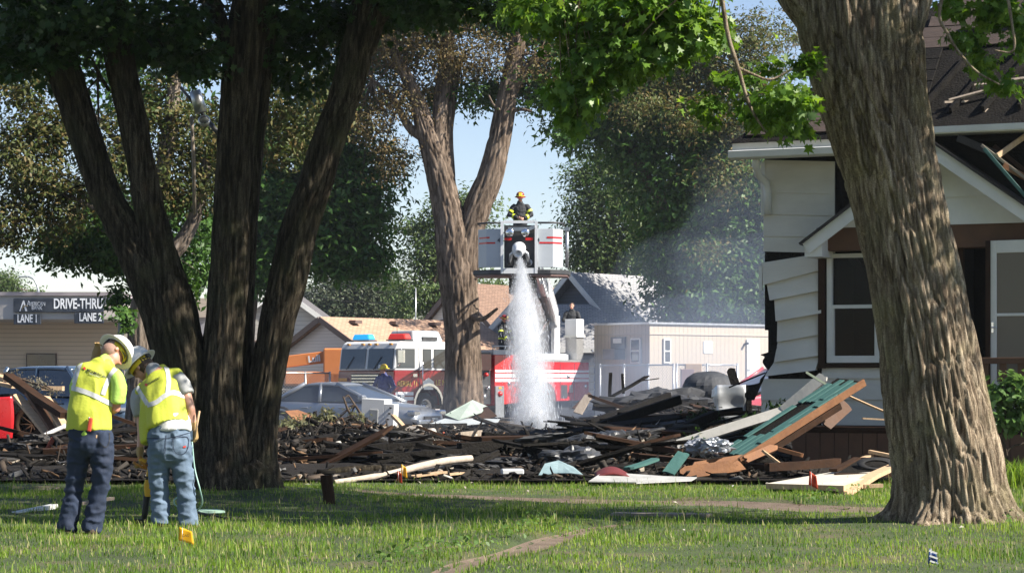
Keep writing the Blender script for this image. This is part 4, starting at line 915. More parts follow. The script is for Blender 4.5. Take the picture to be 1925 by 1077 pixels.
def gable_house(name, label, loc, yaw, W, Lg, ez, rz, wallm, roofm, trim, over=.35, cat='house'):
    """gable end in the local x-z plane at y=0 (facing -y), ridge runs +y"""
    t = thing(name, label, cat, loc, yaw)
    b = MB(); b.prism([(-W / 2, -.3), (W / 2, -.3), (W / 2, ez), (0, rz), (-W / 2, ez)], 0, Lg, 'y'); b.build('wall', wallm, t)
    sl = (rz - ez) / (W / 2)
    rf = None
    for s in (-1, 1):
        b = MB(); x1 = s * (W / 2 + over); z1 = rz - sl * (W / 2 + over)
        a = Vector((0, -over, rz + .03)); c = Vector((x1, -over, z1 + .03)); d = Vector((x1, Lg + over, z1 + .03)); e = Vector((0, Lg + over, rz + .03)); up = Vector((0, 0, .12))
        vs = [a, c, d, e] + [p + up for p in (a, c, d, e)]
        b.add(vs, [(0, 1, 2, 3), (4, 7, 6, 5), (0, 4, 5, 1), (1, 5, 6, 2), (2, 6, 7, 3), (3, 7, 4, 0)])
        r_ = uvplane(b.build('roof', roofm, t))
        b = MB(); b.box((a + c) / 2 + Vector((0, -.03, .02)), ((c - a).length, .05, .2), frame(c - a, (0, 0, 1))); b.build('rake_trim', trim, t)
        b = MB(); b.box((c + d) / 2 + Vector((s * .03, 0, .03)), (.05, (d - c).length, .2)); b.build('eave_trim', trim, t)
        if s == 1: rf = r_
    return t, rf

# --- bank with drive-through canopy
bk = thing('bank_drive_through', 'cream bank building with charcoal drive-through signs behind the workers', 'building', (P(120, HY, 80).x, 80, 0))
bx0, by0 = P(120, HY, 80).x, 80.0
def bl(px, d): return P(px, HY, d).x - bx0
def bz(py, d): return EYE - (py - HY) * d / FPX
b = MB(); b.bx(bl(-260, 80), bl(224, 80), 0, 4.0, bz(600, 80), bz(556, 80)); b.build('canopy', M_fascia, bk)
b = MB(); b.bx(bl(-260, 80), bl(226, 80), -.12, 4.1, bz(556, 80), bz(549, 80)); b.build('coping', pm('coping_grey', (.28, .25, .26), (.34, .30, .31), 1, .5), bk)
b = MB(); b.bx(bl(-260, 84), bl(232, 84), 4.0, 10, -.3, bz(596, 84)); b.build('wall', M_cream, bk)
b = MB(); b.bx(bl(233, 84), bl(300, 84), 4.03, 9, -.3, bz(570, 84)); b.build('white_wall', sidmat('bank_white_siding', (.66, .63, .58), (.72, .69, .63), .16), bk)
b = MB(); b.bx(bl(219, 80), bl(227, 80), .3, .6, -.3, bz(600, 80)); b.build('canopy_post', M_signbl, bk)
b = MB(); b.bx(bl(50, 84), bl(107, 84), 3.93, 4.02, bz(700, 84), bz(664, 84)); b.build('window_frame', M_trimb, bk)
b = MB(); b.bx(bl(52, 84), bl(105, 84), 3.90, 3.94, bz(699, 84), bz(666, 84)); b.build('window', M_dkglass, bk)
def sign(px0, px1, py0, py1, y=-.14):
    b = MB(); b.bx(bl(px0, 80), bl(px1, 80), y, y + .1, bz(py1, 80), bz(py0, 80)); return b.build('sign', M_signbl, bk, bevel=.01)
def stext(par, s, px, py, size, col=M_letter, bold=.0, sx=1, name='lettering'):
    Mx = Matrix.Translation((bl(px, 80), -.15, bz(py, 80))) @ Matrix.Rotation(R(90), 4, 'X')
    return text(s, col, size, Mx, par, name, bold=bold, ext=.006, sx=sx)
s1 = sign(27, 196, 561, 587); s2 = sign(27, 78, 591, 610); s3 = sign(141, 196, 588, 608)
stext(s1, 'DRIVE-THRU', 102, 580, .50, bold=.010, sx=.61); stext(s2, 'LANE 1', 34, 606, .40, bold=.008, sx=.56); stext(s3, 'LANE 2', 150, 603.5, .40, bold=.008, sx=.62)
stext(s1, 'A', 52, 575, .26, sx=.8); stext(s1, 'MERICAN', 56.5, 575, .20, sx=.66); stext(s1, 'BANK', 61, 582.5, .20, sx=.7)
Mx = Matrix.Translation((0, -.15, 0))
b = MB(); z0, z1, xa, xb = bz(585, 80), bz(565, 80), bl(38, 80), bl(53, 80)
b.add([(xa, -.15, z0), (xa + .05, -.15, z0), (xa + .15, -.15, z1 - .05), (xa + .13, -.15, z1)], [(0, 1, 2, 3)]); b.add([(xa + .12, -.15, z1), (xa + .17, -.15, z1), (xb, -.15, z0), (xb - .07, -.15, z0)], [(0, 1, 2, 3)]); b.build('emblem', M_letter, s1)
b = MB(); b.tube([(xb - .19, -.155, z0 + .02), (xb - .16, -.155, z0 + .13), (xb - .06, -.155, z0 + .2), (xb + .03, -.155, z0 + .16)], [.012, .02, .018, .005], 6); b.build('emblem_swoosh', M_gold, s1)

# --- white gabled office between the stems
t, rf = gable_house('gabled_office', 'white gabled building seen between the dark stems', (P(528, HY, 95).x, 95, 0), R(0), 3.4, 8, bz(606, 95) + .1, bz(545, 95), sidmat('warm_white_siding', (.66, .62, .54), (.72, .68, .60), .18), M_sh_dark, M_white, .35, 'building')
ox = P(528, HY, 95).x
def ol(px, d=95): return P(px, HY, d).x - ox
b = MB(); b.bx(ol(330), ol(490), 1, 9, -.3, bz(596, 95)); b.build('wing', M_lilac, t)
b = MB(); b.add([(ol(320), .6, bz(640, 95)), (ol(500), .6, bz(640, 95)), (ol(500), 6, bz(552, 95)), (ol(320), 6, bz(552, 95))], [(0, 1, 2, 3)]); uvplane(b.build('wing_roof', M_sh_dark, t))
b = MB(); b.bx(ol(355), ol(388), .2, 1, bz(596, 95), bz(560, 95)); b.build('dormer', M_cream, t)
b = MB(); 
for k in range(9): b.bx(ol(452) + k * .13, ol(452) + k * .13 + .06, -1.2, 0.2, bz(655, 95) , bz(640, 95))
b.bx(ol(452), ol(505), -1.15, .15, bz(657, 95), bz(655, 95) - .01); b.build('ribbed_canopy', M_trimb, t)
# --- garage with tan roof
g, rf = gable_house('tan_roofed_garage', 'pale garage with tan shingle roof behind the fire truck cab', (P(612, HY, 84).x, 84, 0), R(-42), 4.4, 8.0, 2.35, bz(603, 84), M_lilac, M_sh_tan, M_trimb, .3, 'garage')
for k in range(3):
    b = MB(); q = 1.0 + k * 2.1; b.box((.55, q, rf.data.vertices[0].co.z - .26 + .2), (.34, .34, .12)); b.build('roof_vent', M_trimb, g)
# --- brown-roofed house with antenna mast
h2, rf = gable_house('brown_roofed_house', 'brown-roofed house half hidden by the forked trunk', (P(862, HY, 100).x, 100, 0), R(-38), 4.6, 7.5, 3.3, bz(538, 100), M_lilac, M_sh_brown, M_trimb, .3)
b = MB(); b.tube([(-2.2, -.3, 2.5), (-2.2, -.3, 5.4)], .025, 6); b.tube([(-2.2, -.3, 3.1), (-2.75, -.4, 3.5)], .02, 6); b.lathe([(.02, 0), (.2, .05), (.34, .14)], 14, (-2.8, -.45, 3.5), Matrix.Rotation(R(60), 3, 'Y')); b.build('antenna_mast', M_galv, h2)
b = MB(); b.bx(-1.0, -.3, -.04, .0, 2.9, 4.0); b.build('window', M_dkglass, h2)
b = MB(); b.tube([(1.5, 2.2, 3.6), (1.5, 2.2, 4.6)], .09, 8); b.build('roof_pipe', M_white, h2)
# --- white gabled bungalow behind the truck body
h3, rf = gable_house('white_bungalow', 'white bungalow gable behind the water stream', (P(985, HY, 90).x, 90, 0), R(-6), 4.0, 6.0, 2.5, bz(552, 90), M_blues, M_sh_grey, M_white, .25)
# --- grey-roofed house
h4, rf = gable_house('grey_roofed_house', 'grey house with light shingle roof above the site office', (P(1085, HY, 92).x, 92, 0), R(-40), 6.0, 10.0, 2.6, bz(519, 92), M_grey, M_sh_grey, M_white, .55)
b = MB(); b.bx(-.45, .45, -.05, .0, 3.6, 4.1); b.build('window_frame', M_white, h4)
b = MB(); b.bx(-.38, .38, -.07, -.03, 3.67, 4.03); b.build('window', M_dkglass, h4)
for s in (-1, 1):
    b = MB(); b.box((s * 1.7, -.35, 3.55), (.09, .5, .09), Matrix.Rotation(R(-40), 3, 'X')); b.build('bracket', M_white, h4)
# porch roof of that house facing the camera
pr = thing('porch_roof', 'light grey shingled porch roof behind the turntable operator', 'roof', (P(1090, HY, 87).x, 87, 0)); px_ = P(1090, HY, 87).x
def pl(px, d=87): return P(px, HY, d).x - px_
b = MB(); v = [(pl(1035), -1.2, bz(656, 86)), (pl(1120), -1.2, bz(656, 86)), (pl(1185), .2, bz(612, 87)), (pl(1112), 1.5, bz(571, 88)), (pl(1035), 1.5, bz(571, 88))]
b.add(v + [(x, y, z - .12) for x, y, z in v], [(0, 1, 2, 3, 4), (9, 8, 7, 6, 5), (0, 5, 6, 1), (1, 6, 7, 2), (2, 7, 8, 3), (3, 8, 9, 4), (4, 9, 5, 0)]); uvplane(b.build('shingles', M_sh_grey, pr))
b = MB(); b.bx(pl(1035), pl(1119), -1.25, -1.17, bz(663, 86), bz(655, 86)); b.build('eave_board', M_white, pr)
b = MB(); b.bx(pl(1040), pl(1115), -.6, 1.2, -.3, bz(660, 86)); b.build('wall', M_grey, pr)

# --- beige site office trailer
TL = P(1221, HY, 80.0)
tr = thing('site_office_trailer', 'beige panelled site office trailer behind the chain-link fence', 'trailer', (TL.x, 80, 0), R(38))
tz = bz(609, 80)
b = MB(); b.bx(0, 9.5, 0, 3.0, .55, tz); b.build('body', M_tanw, tr)
b = MB(); b.bx(-.08, 9.58, -.08, 3.08, tz, tz + .07); b.build('roof', M_galv, tr)
b = MB(); b.bx(.02, 9.48, .02, 2.98, -.3, .55); b.build('skirting', pm('white_skirting', (.58, .58, .58), (.7, .7, .7), 2, .6), tr)
b = MB(); b.bx(-.03, 9.5, -.03, -.001, bz(626, 80) - .05, bz(626, 80)); b.bx(-.03, -.001, -.03, 3.0, bz(626, 80) - .05, bz(626, 80)); b.build('trim_band', pm('tan_trim', (.40, .34, .28), (.46, .40, .33), 2, .6), tr)
def twin(par, side, a, c, z0, z1):
    fr = MB(); gl = MB()
    if side == 'long': fr.bx(a, c, -.07, -.001, z0, z1); gl.bx(a + .06, c - .06, -.09, -.06, z0 + .06, (z0 + z1) / 2 - .03); gl.bx(a + .06, c - .06, -.09, -.06, (z0 + z1) / 2 + .03, z1 - .06)
    else: fr.bx(-.07, -.001, a, c, z0, z1); gl.bx(-.09, -.06, a + .06, c - .06, z0 + .06, (z0 + z1) / 2 - .03); gl.bx(-.09, -.06, a + .06, c - .06, (z0 + z1) / 2 + .03, z1 - .06)
    w = fr.build('window', M_white, par); gl.build('pane', M_dkglass, w)
twin(tr, 'long', .62, .95, bz(682, 80), bz(636, 80)); twin(tr, 'end', .42, .95, bz(683, 80), bz(635, 80))
b = MB(); b.bx(-.5, -.001, 1.3, 1.95, bz(675, 80), bz(655, 80)); b.bx(-.08, -.001, 1.25, 2.0, bz(654, 80), bz(632, 80)); b.build('air_conditioner', pm('ac_grey', (.14, .15, .16), (.2, .21, .22), 4, .6), tr)
b = MB(); b.bx(-.1, -.081, 1.4, 1.85, bz(644, 80), bz(635, 80)); b.build('notice', M_white, tr)
b = MB(); b.bx(2.55, 2.98, -.03, -.002, bz(663, 81), bz(641, 81)); b.build('notice', pm('notice_paper', (.72, .78, .82), (.80, .84, .86), 9, .6), tr)
d_ = MB(); d_.bx(4.65, 5.3, -.06, -.001, .7, bz(638, 83)); d_ = d_.build('door', M_white, tr, bevel=.01)
b = MB(); b.tube([(4.72, -.1, 1.75), (4.72, -.14, 1.75), (4.85, -.14, 1.75)], .02, 6); b.build('handle', M_galv, d_)
b = MB(); b.tube([(4.58, -.02, 2.62), (4.58, -.2, 2.65)], .05, 8); b.build('lamp', M_signbl, tr)

# --- street lamp far left
lp = thing('street_lamp', 'slender curved street lamp rising above the bank roof', 'street lamp', (P(72, HY, 125).x, 125, 0))
xx = lambda px: P(px, HY, 125).x - lp.location.x
b = MB(); b.tube([(0, 0, 0), (0, 0, bz(546, 125)), (xx(70), 0, bz(536, 125)), (xx(64), 0, bz(525, 125)), (xx(55), 0, bz(520.5, 125)), (xx(46), 0, bz(520, 125))], [.1, .08, .06, .05, .05, .05], 8); b.build('pole', M_galv, lp)
b = MB(); b.box((xx(44), 0, bz(520.5, 125)), (.5, .2, .09)); b.build('lamp_head', M_galv, lp, bevel=.02)
# --- wires on their pole behind the garage
pole = thing('utility_pole', 'thin utility pole with sagging wires beside the forked trunk', 'utility pole', (P(822, HY, 128).x, 128, 0))
wx = lambda px: P(px, HY, 128).x - pole.location.x
b = MB(); b.tube([(0, 0, 0), (0, 0, bz(480, 128))], .09, 8); b.box((0, 0, bz(490, 128)), (1.6, .1, .1)); b.build('post', M_trimb, pole)
for (ya, yb, k) in ((488, 484, 0), (492, 489, .3), (572, 556, .5), (494, 492, .6)):
    b = MB(); b.tube([(wx(830 - q * 27), k, bz(ya + (yb - ya) * q / 10 + 5 * math.sin(q / 10 * 3.14), 128)) for q in range(11)], .018, 5); b.build('wire', M_black, pole)
# ------------------------------------------------------------------ vehicles
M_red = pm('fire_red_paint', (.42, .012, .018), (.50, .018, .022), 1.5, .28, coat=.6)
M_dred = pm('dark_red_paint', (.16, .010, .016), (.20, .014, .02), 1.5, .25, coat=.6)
M_silver = pm('silver_paint', (.24, .26, .29), (.29, .31, .34), 2, .32, metal=.6, coat=.4)
M_cabwh = pm('cab_white', (.62, .63, .64), (.72, .73, .74), 1.2, .35, coat=.4)
M_steel = pm('brushed_steel', (.40, .41, .42), (.52, .53, .54), 5, .35, metal=.9)
M_tread = pm('tread_plate', (.36, .36, .36), (.50, .50, .50), 25, .4, 1.0, 60, metal=.7)
M_dark = pm('dark_metal', (.025, .026, .028), (.05, .05, .052), 6, .5)
M_goldl = pm('gold_leaf', (.62, .45, .14), None, rough=.4, metal=.4)
M_grey = M_grey
M_bucket = pm('bucket_grey', (.36, .39, .42), (.42, .45, .48), 1.5, .4, coat=.3)
M_cglass = pm('vehicle_glass', (.02, .027, .035), (.045, .055, .065), 1.0, .07, spec=.9)
M_blue_em = emat('blue_beacon', (.01, .20, .42), .7)
M_red_em = emat('red_beacon', (.45, .02, .015), .35)
M_redlens = pm('red_lens', (.5, .02, .02), None, rough=.2)
M_amber = pm('amber_lens', (.7, .28, .03), None, rough=.2)
M_tyre = pm('tyre_rubber', (.016, .016, .016), (.03, .029, .028), 9, .85)
def wheel(par, x, y, r, w, side=1, z=None, mat=None, name='wheel'):
    z = r if z is None else z
    rot = Matrix.Rotation(R(-90 * side), 3, 'X')
    b = MB(); b.lathe([(r * .60, -w / 2), (r * .9, -w / 2), (r, -w * .32), (r, w * .32), (r * .9, w / 2), (r * .60, w / 2), (r * .60, -w / 2)], 32); wh = b.build(name, M_tyre, par, (x, y, z))
    wh.rotation_euler = rot.to_euler()
    b = MB(); b.lathe([(r * .60, -w / 2), (r * .60, w * .46), (r * .52, w * .40), (r * .46, w * .12), (r * .22, w * .14), (r * .20, w * .34), (.01, w * .36)], 28)
    for k in range(10):
        a = k * R(36); b.lathe([(r * .05, w * .10), (r * .05, w * .24), (.005, w * .25)], 8, (r * .33 * math.cos(a), r * .33 * math.sin(a), 0))
    b.build('rim', mat or M_chrome, wh)
    return wh
# --- aerial fire truck
ta = R(40); FW = Vector((-math.sin(ta), -math.cos(ta), 0)); LF = Vector((math.cos(ta), -math.sin(ta), 0))
corner = P(742, HY, 74.0); corner.z = -.1
TO = corner - LF * 1.28
truck = thing('fire_truck', 'red and white aerial ladder fire truck with raised platform and flashing beacons', 'fire truck', TO, math.atan2(FW.y, FW.x))
b = MB(); b.bx(-10.3, -.3, -.5, .5, .45, .95); b.bx(-10.2, -.4, -1.1, 1.1, .62, .9); b.build('chassis', M_dark, truck)
# cab lower shell with wheel arch
def arch(cx, r, z0, n=10): return [(cx + r * math.cos(R(180 - 180 * k / n)), z0 + r * math.sin(R(180 * k / n))) for k in range(n + 1)]
low = [(-3.95, .62)] + [(x, z) for x, z in arch(-1.62, .66, .60)] + [(-.02, .62), (.02, 1.0), (0, 1.72), (-3.95, 1.72)]
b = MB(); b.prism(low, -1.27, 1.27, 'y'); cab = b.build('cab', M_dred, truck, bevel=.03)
up = [(-3.95, 1.725), (0, 1.725), (-.10, 2.42), (-.20, 2.60), (-.34, 2.68), (-3.95, 2.68)]
b = MB(); b.prism(up, -1.26, 1.26, 'y'); b.build('cab_top', M_cabwh, truck, bevel=.06, seg=2)
# windscreens, wrapped side panes
ws = []
for (y0, y1) in ((-1.17, -.06), (.06, 1.17)):
    b = MB(); b.add([(.012, y0, 1.78), (.012, y1, 1.78), (-.085, y1, 2.44), (-.085, y0, 2.44)], [(0, 1, 2, 3)]); b.add([(.0, y0, 1.78), (.0, y1, 1.78), (-.1, y1, 2.44), (-.1, y0, 2.44)], [(3, 2, 1, 0)]); w = b.build('windscreen', M_cglass, truck)
    b = MB(); b.tube([(.04, (y0 + y1) / 2 - .25, 1.76), (-.02, (y0 + y1) / 2 + .05, 2.18)], .012, 6); b.build('wiper', M_dark, w)
for (x0, x1) in ((-.98, -.10), (-1.78, -1.36), (-2.72, -1.90), (-3.7, -2.85)):
    b = MB(); b.bx(x0, x1, 1.262, 1.275, 1.80, 2.44); b.build('side_window', M_cglass, truck, bevel=.004)
for x in (-1.18, -2.8):
    b = MB(); b.bx(x - .008, x + .008, 1.262, 1.279, .75, 2.5); b.build('door_seam', M_dark, truck)
# stripes, fender, grille, bumper, lamps
for (z0, z1) in ((.76, .87), (.92, 1.03)):
    for (x0, x1) in ((-.9, -.05), (-3.94, -2.36)):
        b = MB(); b.bx(x0, x1, 1.271, 1.277, z0, z1); b.build('stripe', M_cabwh, truck)
b = MB(); outer = arch(-1.62, .74, .58); inner = arch(-1.62, .65, .58)
b.prism(outer + list(reversed(inner)), 1.20, 1.31, 'y'); b.build('fender', M_chrome, truck)
b = MB(); b.bx(.02, .05, -.62, .62, 1.0, 1.62); gr = b.build('grille', M_dark, truck)
for k in range(6):
    b = MB(); b.bx(.05, .065, -.6, .6, 1.05 + k * .1, 1.08 + k * .1); b.build('grille_bar', M_chrome, gr)
b = MB(); b.bx(.0, .42, -1.25, 1.25, .42, .80); b.build('bumper', M_steel, truck, bevel=.04)
for s in (-1, 1):
    b = MB(); b.bx(.025, .06, s * 1.0 - .2, s * 1.0 + .2, 1.08, 1.34); hl = b.build('headlight', M_chrome, truck)
    b = MB(); b.bx(.06, .07, s * 1.0 - .2, s * 1.0 + .2, 1.38, 1.48); b.build('indicator', M_amber, truck)
for y in (-.95, -.3, 0, .3, .95):
    b = MB(); b.box((-.17, y, 2.59), (.05, .12, .05)); b.build('marker_lamp', M_amber, truck)
# roof: light bars, air conditioner, aerial
def lbar(y, m, nm):
    b = MB(); b.bx(-.95, -.55, y - .42, y + .42, 2.70, 2.74); o = b.build(nm, M_dark, truck)
    b = MB(); b.box((-.75, y, 2.84), (.34, .80, .18), None, 0, (.8, .82)); b.build('lens', m, o, bevel=.03)
    return o
lbar(-.82, M_blue_em, 'blue_beacon'); lbar(.80, M_red_em, 'red_beacon')
b = MB(); b.box((-2.0, .35, 2.87), (1.5, 1.2, .36), None, 0, (.86, .8)); b.build('air_conditioner', M_bucket, truck, bevel=.06, seg=2)
b = MB(); b.bx(-2.4, -1.7, .90, .98, 2.72, 2.84); b.build('vent', M_dark, truck)
b = MB(); b.tube([(-.9, .55, 2.68), (-.9, .55, 3.3)], .008, 5); b.build('radio_antenna', M_dark, truck)
b = MB(); b.box((-3.2, .9, 2.78), (.18, .25, .2)); b.tube([(-3.2, .9, 2.8), (-3.2, .9, 3.02)], .06, 10); b.build('horn', M_trimb, truck)
# mirror, grab handle, badges, lettering
b = MB(); b.tube([(-.1, 1.28, 1.85), (.06, 1.62, 1.95), (.06, 1.62, 2.42)], .02, 6); b.box((.06, 1.64, 2.18), (.10, .22, .42)); b.build('mirror', M_chrome, truck, bevel=.02)
b = MB(); b.tube([(-1.26, 1.28, 1.1), (-1.26, 1.36, 1.15), (-1.26, 1.36, 2.0), (-1.26, 1.28, 2.05)], .016, 6); b.build('grab_handle', M_chrome, truck)
for x in (-.98, -2.66):
    b = MB(); b.bx(x - .1, x + .1, 1.271, 1.285, 1.52, 1.62); b.build('door_handle', M_chrome, truck)
b = MB(); b.prism([(-1.86, 1.10), (-1.40, 1.10), (-1.36, 1.36), (-1.64, 1.50), (-1.9, 1.36)], 1.272, 1.282, 'y'); b.build('badge', M_steel, truck)
def sidetext(body, x, z, size, mat, par=truck, y=1.281, sx=1.0, bold=0):
    Mx = Matrix.Translation((x, y, z)) @ Matrix.Rotation(R(180), 4, 'Z') @ Matrix.Rotation(R(90), 4, 'X')
    return text(body, mat, size, Mx, par, bold=bold, sx=sx)
sidetext('AERIAL 11', -.12, 1.22, .24, M_goldl, sx=.92); sidetext('LE MARS', -1.98, 1.25, .25, M_goldl, sx=1.0)
wheel(truck, -1.62, 1.02, .50, .34, 1); wheel(truck, -1.62, -1.02, .50, .34, -1)
for x in (-7.65,):
    wheel(truck, x, 1.0, .50, .36, 1); wheel(truck, x, -1.0, .50, .36, -1)
# pump panel between cab and body
b = MB(); b.bx(-4.95, -3.98, -1.15, 1.12, .6, 2.35); pp = b.build('pump_panel', M_dark, truck)
for (x, z, r_) in ((-4.2, 1.0, .09), (-4.55, .85, .10), (-4.75, 1.15, .08), (-4.3, 1.35, .07), (-4.65, 1.6, .07), (-4.3, 1.75, .06)):
    b = MB(); b.lathe([(r_, 0), (r_, .1), (r_ * .6, .14), (.01, .14)], 12, (x, 1.12, z), Matrix.Rotation(R(-90), 3, 'X')); b.build('valve', M_redlens if z > 1.3 else M_chrome, pp)
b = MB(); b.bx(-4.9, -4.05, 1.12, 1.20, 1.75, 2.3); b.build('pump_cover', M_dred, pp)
# body compartments with arch, stripes, seams
low = [(-10.2, .70)] + arch(-7.65, .70, .68) + [(-5.0, .55), (-5.0, 2.28), (-7.3, 2.28), (-7.3, 2.05), (-10.2, 2.05)]
b = MB(); b.prism(low, -1.25, 1.27, 'y'); b.build('body', M_red, truck, bevel=.015)
for (z0, z1, x0) in ((1.36, 1.46, -10.19), (1.50, 1.64, -10.19), (1.69, 1.77, -10.19)):
    b = MB(); b.bx(x0, -5.02, 1.271, 1.278, z0, z1); b.build('stripe', M_cabwh, truck)
for x in (-5.9, -7.0, -8.55, -9.35):
    b = MB(); b.bx(x - .008, x + .008, 1.272, 1.28, .72, 2.02); b.build('door_seam', M_dark, truck)
for (x, z) in ((-5.75, 1.30), (-9.0, 1.55), (-10.0, 1.2)):
    b = MB(); b.lathe([(.07, 0), (.06, .04), (.01, .05)], 12, (x, 1.275, z), Matrix.Rotation(R(-90), 3, 'X')); b.build('latch', M_chrome, truck)
b = MB(); b.bx(-5.02, -7.3, -1.2, 1.2, 2.285, 2.45); b.build('hose_bed', M_tread, truck)
b = MB(); b.tube([(-5.05, 1.15, 2.45), (-5.05, 1.15, 2.58), (-7.2, 1.15, 2.58), (-7.2, 1.15, 2.45)], .022, 6); b.build('handrail', M_galv, truck)
b = MB(); b.bx(-5.45, -5.0, 1.272, 1.31, .15, 1.22); sp = b.build('stabiliser_panel', M_steel, truck)
b = MB(); b.lathe([(.10, 0), (.08, .06), (.01, .08)], 14, (-5.22, 1.31, .95), Matrix.Rotation(R(-90), 3, 'X')); b.build('marker_lamp', M_redlens, sp)
b = MB(); b.bx(-5.3, -5.16, 1.31, 1.325, 1.12, 1.18); b.build('marker_lamp', M_amber, sp)
b = MB(); b.bx(-8.95, -8.6, 1.272, 1.28, .78, 1.25); b.build('hatch', M_dark, truck)
b = MB(); b.bx(-9.25, -9.05, 1.272, 1.30, .98, 1.25); b.build('meter_box', M_steel, truck)
# rear steps
b = MB(); b.bx(-10.62, -10.22, .35, 1.22, .35, .42); b.bx(-10.28, -10.22, .4, 1.22, .42, 2.15); b.build('rear_step', M_tread, truck)
for k in range(6):
    b = MB(); b.bx(-10.6, -10.25, 1.0, 1.25, .5 + k * .28, .54 + k * .28); b.build('step', M_chrome, truck)
b = MB(); b.tube([(-10.6, 1.22, .4), (-10.6, 1.22, 2.35), (-10.4, 1.22, 2.5)], .03, 8); b.build('handrail', M_chrome, truck)
b = MB(); b.bx(-11.5, -11.1, .9, 1.3, .2, 1.05); st = b.build('outrigger', M_steel, truck)
b = MB(); b.lathe([(.10, 0), (.08, .06), (.01, .08)], 14, (-11.3, 1.3, .7), Matrix.Rotation(R(-90), 3, 'X')); b.build('marker_lamp', M_redlens, st)
b = MB(); b.bx(-11.2, -10.2, -.4, .9, .75, .9); b.build('outrigger_beam', M_steel, truck)
# deck, turntable, operator pedestal
b = MB(); b.bx(-10.25, -7.3, -1.24, 1.26, 2.06, 2.14); b.build('deck', M_tread, truck)
tc_ = Vector((-9.0, .1, 0))
b = MB(); b.lathe([(.95, 2.14), (.95, 2.32), (.8, 2.36), (.01, 2.36)], 28, (tc_.x, tc_.y, 0)); b.build('turntable', M_cabwh, truck)
b = MB(); b.bx(tc_.x - .9, tc_.x - .5, .75, 1.25, 2.15, 2.95); pd = b.build('pedestal', M_tread, truck)
b = MB(); b.box((tc_.x - .7, 1.0, 3.28), (.44, .54, .62)); b.build('control_box', M_cabwh, pd, bevel=.02)
b = MB(); b.box((tc_.x - .7, 1.0, 2.98), (.5, .6, .08)); b.build('shelf', M_white, pd)
b = MB(); b.box((tc_.x - .1, .62, 3.0), (.3, .16, 1.4)); b.box((tc_.x - .1, -.42, 3.0), (.3, .16, 1.4)); b.build('boom_support', M_cabwh, truck)
# ladder: three nested sections towards the platform, in truck space
TI = Matrix.Translation(TO) @ Matrix.Rotation(math.atan2(FW.y, FW.x), 4, 'Z'); TIv = TI.inverted()
tip_w = P(984, 520, 67.2); tip_w.z += .1
base_l = Vector((tc_.x, tc_.y, 3.35)); tip_l = TIv @ tip_w
ax = (tip_l - base_l).normalized(); lat = ax.cross(Vector((0, 0, 1))).normalized(); upv = lat.cross(ax).normalized(); LLn = (tip_l - base_l).length
for si, (s0, s1, wd, hh, off) in enumerate(((-.06, .62, 1.06, .62, 0), (.10, .82, .86, .54, .05), (.2, 1.0, .68, .46, .09))):
    sec = MB(); A = base_l + ax * (LLn * s0) + upv * off; B_ = base_l + ax * (LLn * s1) + upv * off; Ls = (B_ - A).length; F3 = frame(ax, upv)
    for s in (-1, 1):
        sec.box((A + B_) / 2 + lat * s * wd / 2, (Ls, .07, .10), F3); sec.box((A + B_) / 2 + lat * s * wd / 2 + upv * hh, (Ls, .05, .05), F3)
        n = int(Ls / .45)
        for k in range(n):
            p = A + ax * (Ls * k / n) + lat * s * wd / 2; q = A + ax * (Ls * (k + 1) / n) + lat * s * wd / 2 + upv * hh
            if k % 2: p, q = A + ax * (Ls * k / n) + lat * s * wd / 2 + upv * hh, A + ax * (Ls * (k + 1) / n) + lat * s * wd / 2
            sec.tube([p, q], .02, 6)
    lad = sec.build('ladder_section', M_cabwh if si == 0 else M_steel, truck); 
    for k in range(int(Ls / .36)):
        b = MB(); b.box(A + ax * (.2 + k * .36), (.05, wd - .07, .04), F3); b.build('rung', M_steel, lad)
    if si == 0:
        b = MB(); b.box((A + B_) / 2 - upv * .09, (Ls * .96, wd * .5, .06), F3); b.build('waterway_tray', M_dark, lad)
        for s in (-.3, .3):
            b = MB(); b.tube([base_l + Vector((.3, s, -.7)) , base_l + ax * 2.6 + lat * s - upv * .1], .07, 10); b.build('lift_cylinder', M_chrome, lad)
# platform (bucket): its own frame, x right, y away from camera, z up
BO = P(980, 518, 66.0)
bux = TIv @ BO; brot = TI.to_3x3().inverted()
plat = bpy.data.objects.new('platform', None); COL.objects.link(plat); plat.parent = truck; plat.location = bux; plat.rotation_euler = (brot @ Matrix.Rotation(R(-4), 3, 'Z')).to_euler()
kq = 66.0 / FPX
def bp_(px, py): return ((px - 980) * kq, -(py - 518) * kq)
b = MB(); x0, x1 = bp_(888, 0)[0], bp_(1069, 0)[0]
b.prism([(x0, .15), (x0 + .5, -.28), (x1 - .5, -.28), (x1, .15), (x1, 1.35), (x0, 1.35)], .02, .16, 'z'); b.build('platform_floor', M_dark, plat, bevel=.02)
b = MB(); b.prism([(x0 + .04, .15), (x0 + .5, -.24), (x1 - .5, -.24), (x1 - .04, .15), (x1 - .04, 1.3), (x0 + .04, 1.3)], -.02, .018, 'z'); b.build('platform_skirt', pm('platform_underside', (.14, .06, .05), (.2, .15, .14), 2, .6), plat)
